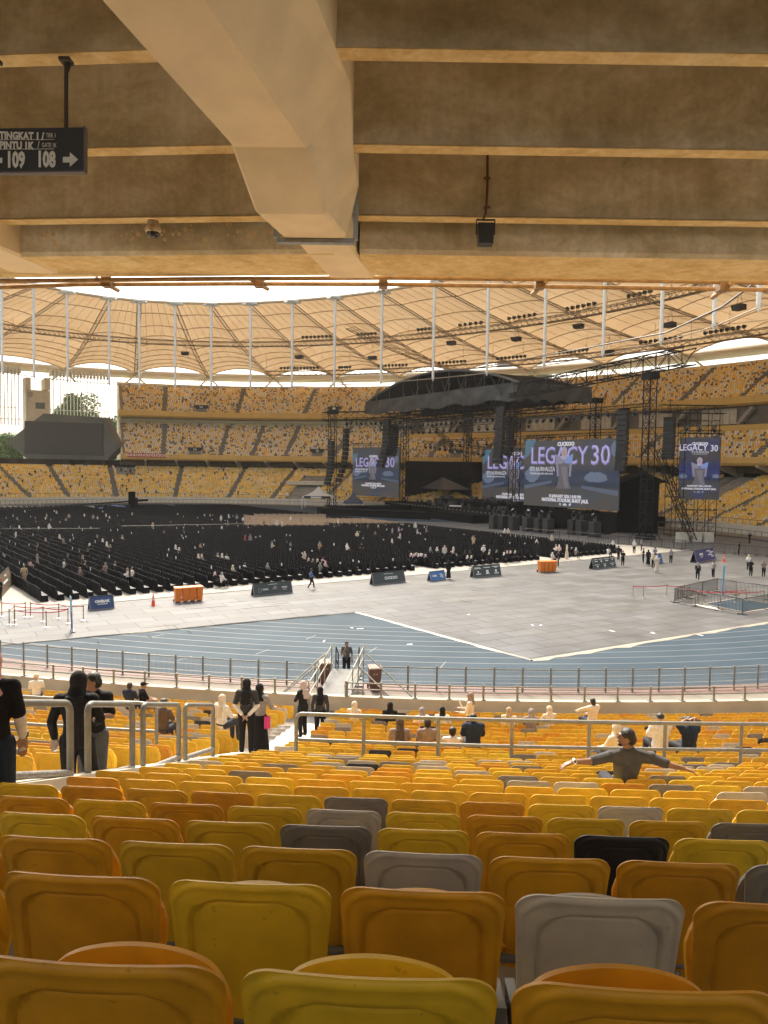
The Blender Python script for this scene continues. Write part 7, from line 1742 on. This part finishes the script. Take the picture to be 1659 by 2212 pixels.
# --- two by the ramp foot
J = dict(STAND, rel=(.22, .10, 1.12), rwr=(.10, .24, 1.08), rhd=(-1, .4, 0), lel=(-.22, .1, 1.12), lwr=(-.08, .24, 1.06), lhd=(1, .4, 0))
p = person('person in black suit and pale grey headscarf facing left by the ramp', J, K_BLACK, K_BLACK, 'hijab', K_PINK if False else cloth('palegrey', (.45, .38, .36)), 'long', SKIN, .013, long=.25); hd = gy(655, 1471, 22.2); place(p, (hd[0], 22.2, hd[2] - 1.665), 55)
p = person('person in black uniform and black headscarf facing the ramp', STAND, K_CHAR, K_BLACK, 'hijab', K_BLACK, 'long', SKIN, .013, long=.3); hd = gy(692, 1484, 23.6); place(p, (hd[0], 23.6, hd[2] - 1.665), 0)
mb = MB(); mb.box((0.09, -.152, 1.18), (.09, .006, .12)); mb.box((-.08, -.152, 1.22), (.12, .006, .03)); mb.build('shirt_print', MATS['faded_print'], p.children[0])
# --- man at the ramp head, hand at the chin
J = dict(STAND, face=(-.12, 1, -.05), rel=(.22, .12, 1.08), rwr=(.05, .20, 1.32), rhd=(-.15, -.1, 1), lwr=(-.26, .02, .86))
p = person('person in dark printed shirt and cap at the ramp head, hand on chin', J, K_SLATE, K_BLACK, 'cap', K_BROWN, 'short', SKIN2, .012); hd = gy(749, 1384, 34.4); place(p, (hd[0], 34.4, hd[2] - 1.70), 178)
mb = MB(); mb.box((.06, .145, 1.14), (.07, .006, .14)); mb.bar((-.05, .13, 1.36), (.03, .15, 1.16), .006, 4); mb.bar((.10, .13, 1.36), (.05, .15, 1.16), .006, 4); mb.build('lanyard_card', K_GREY, p.children[0])
# --- lounging man, arms spread along the seat backs
D = 8.9
J = dict(SIT); hc = gy(1352, 1590, D); shl, shr = gy(1315, 1632, D), gy(1412, 1636, D)
ox, oy, oz = hc[0], D, hc[2] - 1.20
def L_(x, y, Y): q = gy(x, y, Y); return (q[0] - ox, q[1] - oy, q[2] - oz)
J.update(pel=(.03, .10, .55), waist=(.03, .06, .70), chest=(.03, .01, .87), nb=(.03, -.02, 1.02), head=(0, .0, 1.185), lsh=L_(1318, 1634, D), rsh=L_(1407, 1637, D), lel=L_(1262, 1648, D - .12), lwr=L_(1240, 1648, D - .20), lhd=(-1, -.15, -.35),
         rel=L_(1445, 1652, D - .10), rwr=L_(1477, 1660, D - .16), rhd=(1, -.1, -.25), face=(-.96, .15, .05))
J['lel'] = L_(1272, 1645, D - .15); J['lwr'] = L_(1236, 1646, D - .3)
K_MID = cloth('midgrey', (.085, .085, .088)); p = person('bearded person in grey shirt lounging with both arms over the seat backs', J, K_MID, K_CHAR, 'hair', HAIR, 'short', SKIN2, .009, curl=.75); place(p, (ox, oy, oz), 0); body = p.children[0]
h = np.array(J['head']); 
mb = MB()
for s in (-1, 1): 
    mb.path([h + v3(-.098 + .012 * abs(math.cos(a)), s * .036 + .026 * math.cos(a), .010 + .020 * math.sin(a)) for a in np.linspace(0, 2 * math.pi, 13)], .003, 5)
    mb.bar(h + v3(-.088, s * .062, .012), h + v3(.0, s * .080, .010), .003, 4)
mb.build('glasses', mat('glasses_dark', (.03, .02, .02), .3), body)
mb = MB(); mb.bar(h + v3(-.088, -.022, -.045), h + v3(-.088, .022, -.045), .009, 7); mb.ball(h + v3(-.060, 0, -.085), (.038, .036, .022), 10); fuse(mb, 'beard', HAIR, body, .006, 2)
mb = MB(); w = np.array(J['lwr']); mb.bar(w + [.035, 0.0, .012], w + [.012, 0, .004], .036, 16); mb.build('wristwatch', mat('watch_white', (.75, .74, .70), .4), body)
mb = MB(); mb.bar(w + [.022, -.030, .018], w + [.022, -.048, .022], .024, 16); wf = mb.build('watch_case', MATS['watch_white'], body); mb = MB(); mb.bar(w + [.022, -.046, .022], w + [.022, -.052, .023], .015, 14); mb.build('watch_face', MATS['watch_dark'], body)
mb = MB(); nbp = np.array(J['nb']); mb.path([nbp + v3(.062 * math.cos(a), .062 * math.sin(a), .045 + .01 * math.cos(a)) for a in np.linspace(0, 2 * math.pi, 17)], .008, 5); mb.build('neck_strap', mat('strap_navy', (.03, .05, .07), .6), body)

# --- spectators seated in the near stand
def seated(label, x, y, d, top, head, hm, sleeve='short', face=0, J0=None, skin=SKIN, long=0.0, h=1.30, **k):
    J = dict(SIT, **(J0 or {})); p = person(label, J, top, K_CHAR, head, hm, sleeve, skin, .014 if d < 22 else .018, long=long, **k); q = gy(x, y, d); place(p, (q[0], d, q[2] - h), face); return p
ARM_UP = dict(rel=(.30, .05, 1.15), rwr=(.10, -.06, 1.27), rhd=(-1, 0, .1), lel=(-.28, .05, 1.12), lwr=(-.12, -.02, 1.25), lhd=(1, -.2, .1))
seated('spectator in black headscarf, taupe top and white sleeves behind the railing', 864, 1551, 17.6, K_TAUPE, 'hijab', K_BROWN, 'short', 0, long=.3)
seated('spectator with black hair and a strap across a dark brown shirt', 924, 1552, 17.8, K_TAUPE, 'hair', HAIR, 'short', 0, skin=SKIN2)
seated('child with black hair between two adults behind the railing', 978, 1570, 17.8, K_WHITE, 'hair', HAIR, 'short', -12)
seated('broad spectator in navy shirt right of the child', 1023, 1541, 17.6, K_NAVY, 'hair', HAIR, 'short', 0, skin=SKIN2, e=.045)
seated('spectator in white shirt and black cap behind the railing at right', 1427, 1541, 17.6, K_WHITE, 'cap', HAIR, 'short', 8, skin=SKIN, e=.05)
seated('spectator in navy shirt with hands raised to the cap at right', 1490, 1548, 17.6, K_NAVY, 'cap', HAIR, 'short', 20, J0=ARM_UP, skin=SKIN2, e=.05)
seated('spectator in patterned blouse and cream headscarf behind the lounging man', 1332, 1562, 16.2, K_CREAM, 'hijab', K_CREAM, 'long', 30)
seated('spectator with long dark hair and beige jacket leaning in the front rows', 1281, 1508, 24.6, K_CREAM, 'longhair', HAIR, 'long', 25, J0=dict(lel=(-.30, .1, .95), lwr=(-.42, .25, .85)), e=.035)
for x, y, top, hm, lab in [(843, 1517, K_BLACK, K_BLACK, 'in black headscarf just right of the ramp foot'), (766, 1515, K_CREAM, K_CREAM, 'in cream headscarf right beside the ramp foot'), (912, 1528, K_WHITE, K_GREY, 'in grey headscarf and white top left of the woman standing'), (956, 1527, K_WHITE, K_BLACK, 'in black headscarf with white shoulders left of the woman standing'),
        (1100, 1528, K_CREAM, K_TAN, 'in sand headscarf, left of three veiled spectators'), (1148, 1531, K_TAUPE, K_GREY, 'in grey headscarf, middle of three veiled spectators'), (1187, 1525, K_CREAM, K_CREAM, 'in cream headscarf, right of three veiled spectators')]:
    seated('spectator ' + lab, x, y, 23.2 + (x % 7) * .2, top, 'hijab', hm, 'long', rng.uniform(-20, 20))
seated('spectator in white headscarf turned right, left of the standing pair', 480, 1500, 19.0, K_WHITE, 'hijab', K_CREAM, 'long', -35, long=.3)
seated('spectator in brown shirt and dark cap beyond the hoop rails', 353, 1509, 18.6, K_BROWN, 'cap', HAIR, 'short', -20, skin=SKIN2)
seated('spectator in navy shirt leaning on the seats at left, bare head', 280, 1474, 24.0, K_NAVY, 'hair', HAIR, 'short', -15, skin=SKIN2)
seated('spectator in black shirt and cap reading a phone at left', 309, 1473, 24.4, K_BLACK, 'cap', K_BLACK, 'short', -55, skin=SKIN)
seated('spectator in white with pale cap in the front rows at far left', 78, 1455, 26.5, K_WHITE, 'cap', K_CREAM, 'short', 20)
J = dict(STAND, face=(0, 1, 0), rel=(.24, .08, 1.08), rwr=(.14, .30, 1.10), rhd=(0, 1, .2), lwr=(-.14, .28, 1.05), lel=(-.24, .08, 1.08), lhd=(0, 1, .2))
p = person('person in taupe headscarf and cream top standing with rolled paper', J, K_CREAM, K_BLACK, 'hijab', K_TAUPE, 'long', SKIN, .014); q = gy(1017, 1496, 23.0); place(p, (q[0], 23.0, q[2] - 1.665), 70)
mb = MB(); q = gy(994, 1519, 22.8); rl = thing('paper_roll', 'rolled paper held by the standing woman near the front rows', 'paper roll', q); mb.bar((.06, 0, -.12), (-.06, 0, .14), .022, 8); mb.build('sheet', MATS['rolled_paper'], rl)

# --- people on the pitch: a few fused prototypes, copied with their own clothes colours
PROTO = {}
def far_proto(key, J, head, skirt=False, sleeve='long'):
    p = person('proto', J, K_WHITE, K_BLACK, head, K_WHITE, sleeve, SKIN, .034, hands=False, shoes=None, skirt=skirt, eyes=False); PROTO[key] = p
WALK = dict(STAND, lkn=(-.09, .20, .50), lan=(-.09, .26, .09), lto=(-.10, .42, .05), rkn=(.09, -.02, .50), ran=(.09, -.26, .13), rto=(.10, -.13, .04), lel=(-.24, -.12, 1.12), lwr=(-.24, .02, .90), rel=(.24, .12, 1.12), rwr=(.2, .30, 1.0))
HOLD = dict(STAND, rel=(.23, .06, 1.10), rwr=(.12, .28, 1.18), lel=(-.23, .06, 1.10), lwr=(-.10, .28, 1.12))
far_proto('sh', SIT, 'hijab'); far_proto('sm', SIT, 'hair', sleeve='short'); far_proto('th', STAND, 'hijab', skirt=True); far_proto('tk', HOLD, 'hijab'); far_proto('tm', STAND, 'hair', sleeve='short'); far_proto('wm', WALK, 'longhair', sleeve='short'); far_proto('hm', HOLD, 'cap', sleeve='short'); far_proto('wh', WALK, 'hijab')
COLN = {id(K_WHITE): 'white', id(K_CREAM): 'cream', id(K_GREY): 'grey', id(K_TAUPE): 'taupe', id(K_NAVY): 'navy', id(K_PINK): 'pink', id(K_BLACK): 'black', id(K_LAV): 'lavender', id(K_TAN): 'tan', id(K_RED): 'red', id(K_GREEN): 'dark green', id(K_CHAR): 'charcoal', id(K_BLUE): 'blue'}
flush_jobs()
FAR = []
def A3(lst, mode): 
    for e_ in lst:
        x, y, kind = e_[:3]; cols = e_[3] if len(e_) > 3 else None
        X_, Y_ = {'a': (x * .2976, 1086.1 + y * .2976), 'b': (438.8 + x * .2976, 1086.1 + y * .2976), 'r': (829.4 + x * .5, 1069.7 + y * .5)}[mode]
        FAR.append((X_, Y_, kind, cols))
A3([(95, 84, 'sh'), (180, 60, 'tk'), (215, 32, 'tm', 'kk'), (290, 8, 'th'), (125, 106, 'sh'), (140, 166, 'sh'), (258, 133, 'sm', 'kk'), (330, 106, 'sh'), (338, 80, 'sh'), (358, 158, 'tk'), (280, 176, 'sh'), (395, 55, 'sh'), (410, 60, 'sh'), (478, 112, 'sh'), (500, 82, 'tm', 'tk'), (612, 82, 'sh'), (676, 88, 'tm', 'gk'), (708, 102, 'sh'), (745, 55, 'sh'), (770, 80, 'sh'), (795, 98, 'sh'), (115, 214, 'sh'), (330, 258, 'sh'), (432, 232, 'sh'), (460, 262, 'sh'), (705, 234, 'sh', 'xx'), (745, 262, 'sh'), (775, 286, 'sh'), (800, 305, 'sh', 'xx'), (650, 296, 'sh'), (888, 236, 'sh'), (272, 298, 'sm'), (572, 345, 'sm', 'kk'), (600, 384, 'sh', 'xx'), (616, 425, 'sm', 'xk'), (636, 340, 'sm', 'kk'), (490, 377, 'sm', 'kk'), (465, 415, 'sm', 'wk'), (270, 380, 'th', 'gx'), (216, 412, 'sh', 'pk'), (835, 430, 'sm', 'xk'), (765, 446, 'tk', 'xu'), (580, 472, 'sh', 'xx'), (175, 462, 'wm2', 'tt'), (925, 484, 'tk', 'wx'), (960, 478, 'tm', 'wn'), (1560, 505, 'sh', 'kp'), (1612, 508, 'sh', 'wg'), (1240, 138, 'tm', 'kk'), (1190, 200, 'sm', 'xk'), (1330, 196, 'sm', 'kw'), (1275, 308, 'sh'), (1300, 326, 'sh'), (1440, 374, 'sh'), (1465, 376, 'sh'), (1580, 366, 'sh'), (1612, 370, 'sh'), (1646, 374, 'sm', 'wk'), (1455, 292, 'sm', 'tk'), (1290, 76, 'sh'), (1485, 84, 'sh'), (1525, 80, 'sh'), (1605, 95, 'th'), (1610, 172, 'sh'), (1110, 142, 'hm', 'tk'), (960, 70, 'sh'), (895, 120, 'sm', 'kk'), (5, 560, 'hm', 'kr')], 'a')
A3([(130, 96, 'th', 'ww'), (185, 88, 'tk', 'lw'), (245, 92, 'tk', 'gg'), (290, 104, 'tm', 'wk'), (336, 105, 'sh', 'xx'), (386, 115, 'sh', 'xx'), (440, 124, 'tk', 'xx'), (485, 142, 'sh', 'gx'), (535, 132, 'th', 'ww'), (575, 142, 'tk', 'cw'), (635, 100, 'sh', 'ww'), (710, 108, 'tk', 'gx'), (895, 130, 'tk', 'xg'), (980, 124, 'th', 'ww'), (1153, 142, 'tm', 'kk'), (1196, 162, 'sh'), (1272, 162, 'sh'), (1375, 185, 'sh', 'lx'), (1420, 178, 'tk', 'lx'), (1430, 228, 'tk', 'cp'), (1372, 264, 'sh', 'ww'), (1540, 148, 'th', 'ww'), (1555, 195, 'tk', 'lg'), (1620, 185, 'tk', 'xg'), (180, 146, 'sh'), (305, 236, 'tm', 'rk'), (341, 236, 'th', 'gg'), (500, 285, 'tk', 'cx'), (606, 278, 'sm', 'kk'), (635, 285, 'sm', 'gk'), (845, 286, 'tk', 'tx'), (737, 362, 'tk', 'cc'), (766, 404, 'sh', 'kp'), (797, 410, 'sh', 'kg'), (830, 410, 'sh', 'kc'), (850, 436, 'sh', 'gx'), (870, 398, 'sm', 'pk'), (888, 425, 'sh', 'pp'), (1045, 298, 'sh', 'ww'), (1150, 298, 'hm', 'kk'), (1118, 212, 'tk', 'cc'), (1250, 210, 'sh', 'xx'), (1508, 370, 'sh', 'kp'), (1526, 376, 'sh', 'kl'), (1550, 364, 'sh', 'kg'), (1580, 370, 'sh', 'kw'), (1612, 378, 'sh', 'kg'), (1650, 325, 'sh', 'gl'), (216, 456, 'sh', 'cc'), (256, 460, 'sh', 'kk'), (302, 438, 'sm', 'wk'), (468, 440, 'sh', 'gg'), (86, 505, 'sh', 'kp'), (136, 508, 'sh', 'wg'), (784, 488, 'wm', 'bk')], 'b')
A3([(118, 252, 'sh', 'kw'), (135, 252, 'sh', 'kp'), (150, 254, 'sh', 'kw'), (165, 254, 'sh', 'kc'), (181, 258, 'sh', 'kl'), (262, 222, 'th', 'wp'), (230, 226, 'sh', 'ww'), (300, 228, 'tk', 'pw'), (350, 242, 'sm', 'kk'), (372, 242, 'sm', 'kk'), (361, 262, 'sh', 'kw'), (378, 262, 'sh', 'kc'), (430, 220, 'tk', 'ww'), (387, 178, 'tk', 'tx'), (455, 246, 'sh', 'kc'), (487, 238, 'sh', 'kg'), (519, 248, 'sh', 'kw'), (533, 241, 'sh', 'kp'), (547, 241, 'sh', 'kw'), (567, 240, 'sh', 'kc'), (522, 146, 'tk', 'ww'), (537, 146, 'tk', 'wp'), (660, 192, 'sh', 'ww'), (725, 176, 'tk', 'cc'), (743, 216, 'tk', 'wx'), (757, 218, 'tk', 'pw'), (791, 218, 'th', 'cc'), (728, 248, 'sh', 'ww'), (755, 246, 'tm', 'kk'), (865, 198, 'sh', 'gx'), (830, 228, 'sh', 'xw'), (990, 198, 'sh', 'ww'), (1012, 208, 'sm', 'wb'), (1082, 198, 'tk', 'ww'), (1113, 190, 'tm', 'gk'), (970, 226, 'sm', 'wk'), (1014, 222, 'tm', 'kb'),
    (280, 288, 'th', 'kk'), (1033, 244, 'hm', 'kk'), (1122, 234, 'hm', 'kk'), (1143, 240, 'th', 'kk'), (1171, 228, 'tm', 'gg'), (1165, 254, 'tk', 'cc'), (1180, 266, 'th', 'cw'), (1241, 236, 'tk', 'gg'), (1535, 206, 'tm', 'kk'), (1582, 165, 'wm2', 'kt'), (1357, 296, 'wh', 'kg'), (1425, 288, 'tb', 'gk'), (1577, 262, 'tk', 'wc'), (1587, 282, 'hm', 'kb'), (1643, 286, 'tk', 'xx')], 'r')
cm = {'k': K_BLACK, 'w': K_WHITE, 'c': K_CREAM, 'g': K_GREY, 'x': K_TAUPE, 'p': K_PINK, 't': K_TAN, 'n': K_NAVY, 'l': K_LAV, 'r': K_RED, 'u': K_TAUPE, 'b': K_BLUE}
far_list = []
for X_, Y_, kind, cols in FAR:
    if cols is None: cols = rng.choice(['ww', 'wc', 'xc', 'gw', 'cx', 'ww', 'kw', 'xx'])
    st_ = kind[0] == 's'; h = 1.27 if st_ else 1.57
    g_ = gz(X_, Y_, .086 + h - .02); far_list.append((g_, kind, cols, X_))
def zone(g_): d = math.hypot(g_[0], g_[1]); return 'near' if d < 90 else ('middle' if d < 130 else 'far')
cntz = {}
for g_, kind, cols, X_ in sorted(far_list, key=lambda q: q[3]):
    st_ = kind[0] == 's'; key = kind
    if kind == 'wm2': key = 'wm'
    if kind == 'tb': key = 'tm'
    src = PROTO[key]; z = zone(g_); cz = (z, 's' if st_ else 't'); cntz[cz] = cntz.get(cz, 0) + 1
    o = src.copy(); C.objects.link(o)
    top, hd = cm[cols[0]], cm[cols[1]]
    def cpy(ch, par):
        c = ch.copy(); C.objects.link(c); c.parent = par; nm = ch.name.split('.')[0]
        m_ = None
        if nm == 'shirt': m_ = top
        elif nm == 'skirt': m_ = top
        elif nm == 'headscarf': m_ = hd
        elif nm == 'cap': m_ = hd
        elif nm == 'hair': m_ = HAIR
        elif nm == 'trousers': m_ = K_BLACK if top not in (K_TAN,) else K_TAN
        if m_: c.material_slots[0].link = 'OBJECT'; c.material_slots[0].material = m_
        for q in ch.children: cpy(q, c)
    for ch in src.children: cpy(ch, o)
    o.location = (g_[0], g_[1], .086 if True else 0)
    if X_ > 640 and Y_ < 0: pass
    o.rotation_euler = (0, 0, yawc - math.pi / 2 + rng.uniform(-.35, .35)) if st_ else (0, 0, rng.uniform(0, 6.28))
    if key == 'wm' and kind == 'wm': o.rotation_euler = (0, 0, R(-80))
    cloth_ = {'k': 'black', 'w': 'white', 'c': 'cream', 'g': 'grey', 'x': 'taupe', 'p': 'pink', 't': 'tan', 'n': 'navy', 'l': 'lavender', 'r': 'red', 'u': 'taupe', 'b': 'blue'}
    hn = {'sh': cloth_[cols[1]] + ' headscarf', 'th': cloth_[cols[1]] + ' headscarf', 'tk': cloth_[cols[1]] + ' headscarf', 'wh': cloth_[cols[1]] + ' headscarf', 'hm': 'cap'}.get(key, 'dark hair')
    on_boards = False
    o['label'] = '%s person, %s top, %s, %s %s from left, %s pitch' % ('seated' if st_ else 'standing', cloth_[cols[0]], hn, nth(cntz[cz]), 'sitter' if st_ else 'stander', z)
    o['category'] = 'person'; o['group'] = 'people among the chairs on the pitch'
r = random.Random(21)                            # spectators scattered over the far lower stand
cl = [(368, 12), (360, 10), (352, 14), (345, 18), (341, 12), (330, 8), (322, 4), (236, 3)]
k = 0
for tc_, n in cl:
    for _ in range(n):
        row = r.randrange(2, 26); t = tc_ + r.uniform(-3.5, 3.5)
        if any(abs(t - a) < .8 for a in AI1): t += 1.5
        src = PROTO[r.choice(['sh', 'sm'])]; o = src.copy(); C.objects.link(o); top = r.choice([K_WHITE, K_BLACK, K_CREAM, K_TAUPE, K_BLACK, K_PINK]); cn = {id(K_WHITE): 'white', id(K_BLACK): 'black', id(K_CREAM): 'cream', id(K_TAUPE): 'taupe', id(K_PINK): 'pink'}[id(top)]
        def cp2(ch, par):
            c = ch.copy(); C.objects.link(c); c.parent = par; nm = ch.name.split('.')[0]
            if nm in ('shirt', 'headscarf'): c.material_slots[0].link = 'OBJECT'; c.material_slots[0].material = top
            for q in ch.children: cp2(q, c)
        for ch in src.children: cp2(ch, o)
        nx, ny = NE(t); o.location = (*PE(t, T1['o0'] + T1['run'] * row + .1), T1['z0'] + T1['rise'] * row - .03); o.rotation_euler = (0, 0, math.atan2(ny, nx) + math.pi / 2)
        k += 1; o['label'] = 'distant spectator in %s seated on the far lower tier, row %d, %s person along' % (cn, row + 1, nth(k)); o['category'] = 'person'; o['group'] = 'spectators on the far lower tier'
for q in PROTO.values():
    for ch in list(q.children_recursive) + [q]: bpy.data.objects.remove(ch)
# ================================================================ haze
mh_ = bpy.data.materials.new('haze_air'); mh_.use_nodes = True; nt = mh_.node_tree; nt.nodes.remove(nt.nodes['Principled BSDF'])
pv = nt.nodes.new('ShaderNodeVolumePrincipled'); pv.inputs['Color'].default_value = (.93, .92, .90, 1); pv.inputs['Density'].default_value = HAZE; pv.inputs['Anisotropy'].default_value = 0.35
nt.links.new(pv.outputs[0], nt.nodes['Material Output'].inputs['Volume'])
MB().box((0, 300, 44.0), (1960, 1560, 95.0)).build('haze', mh_, kind='stuff')
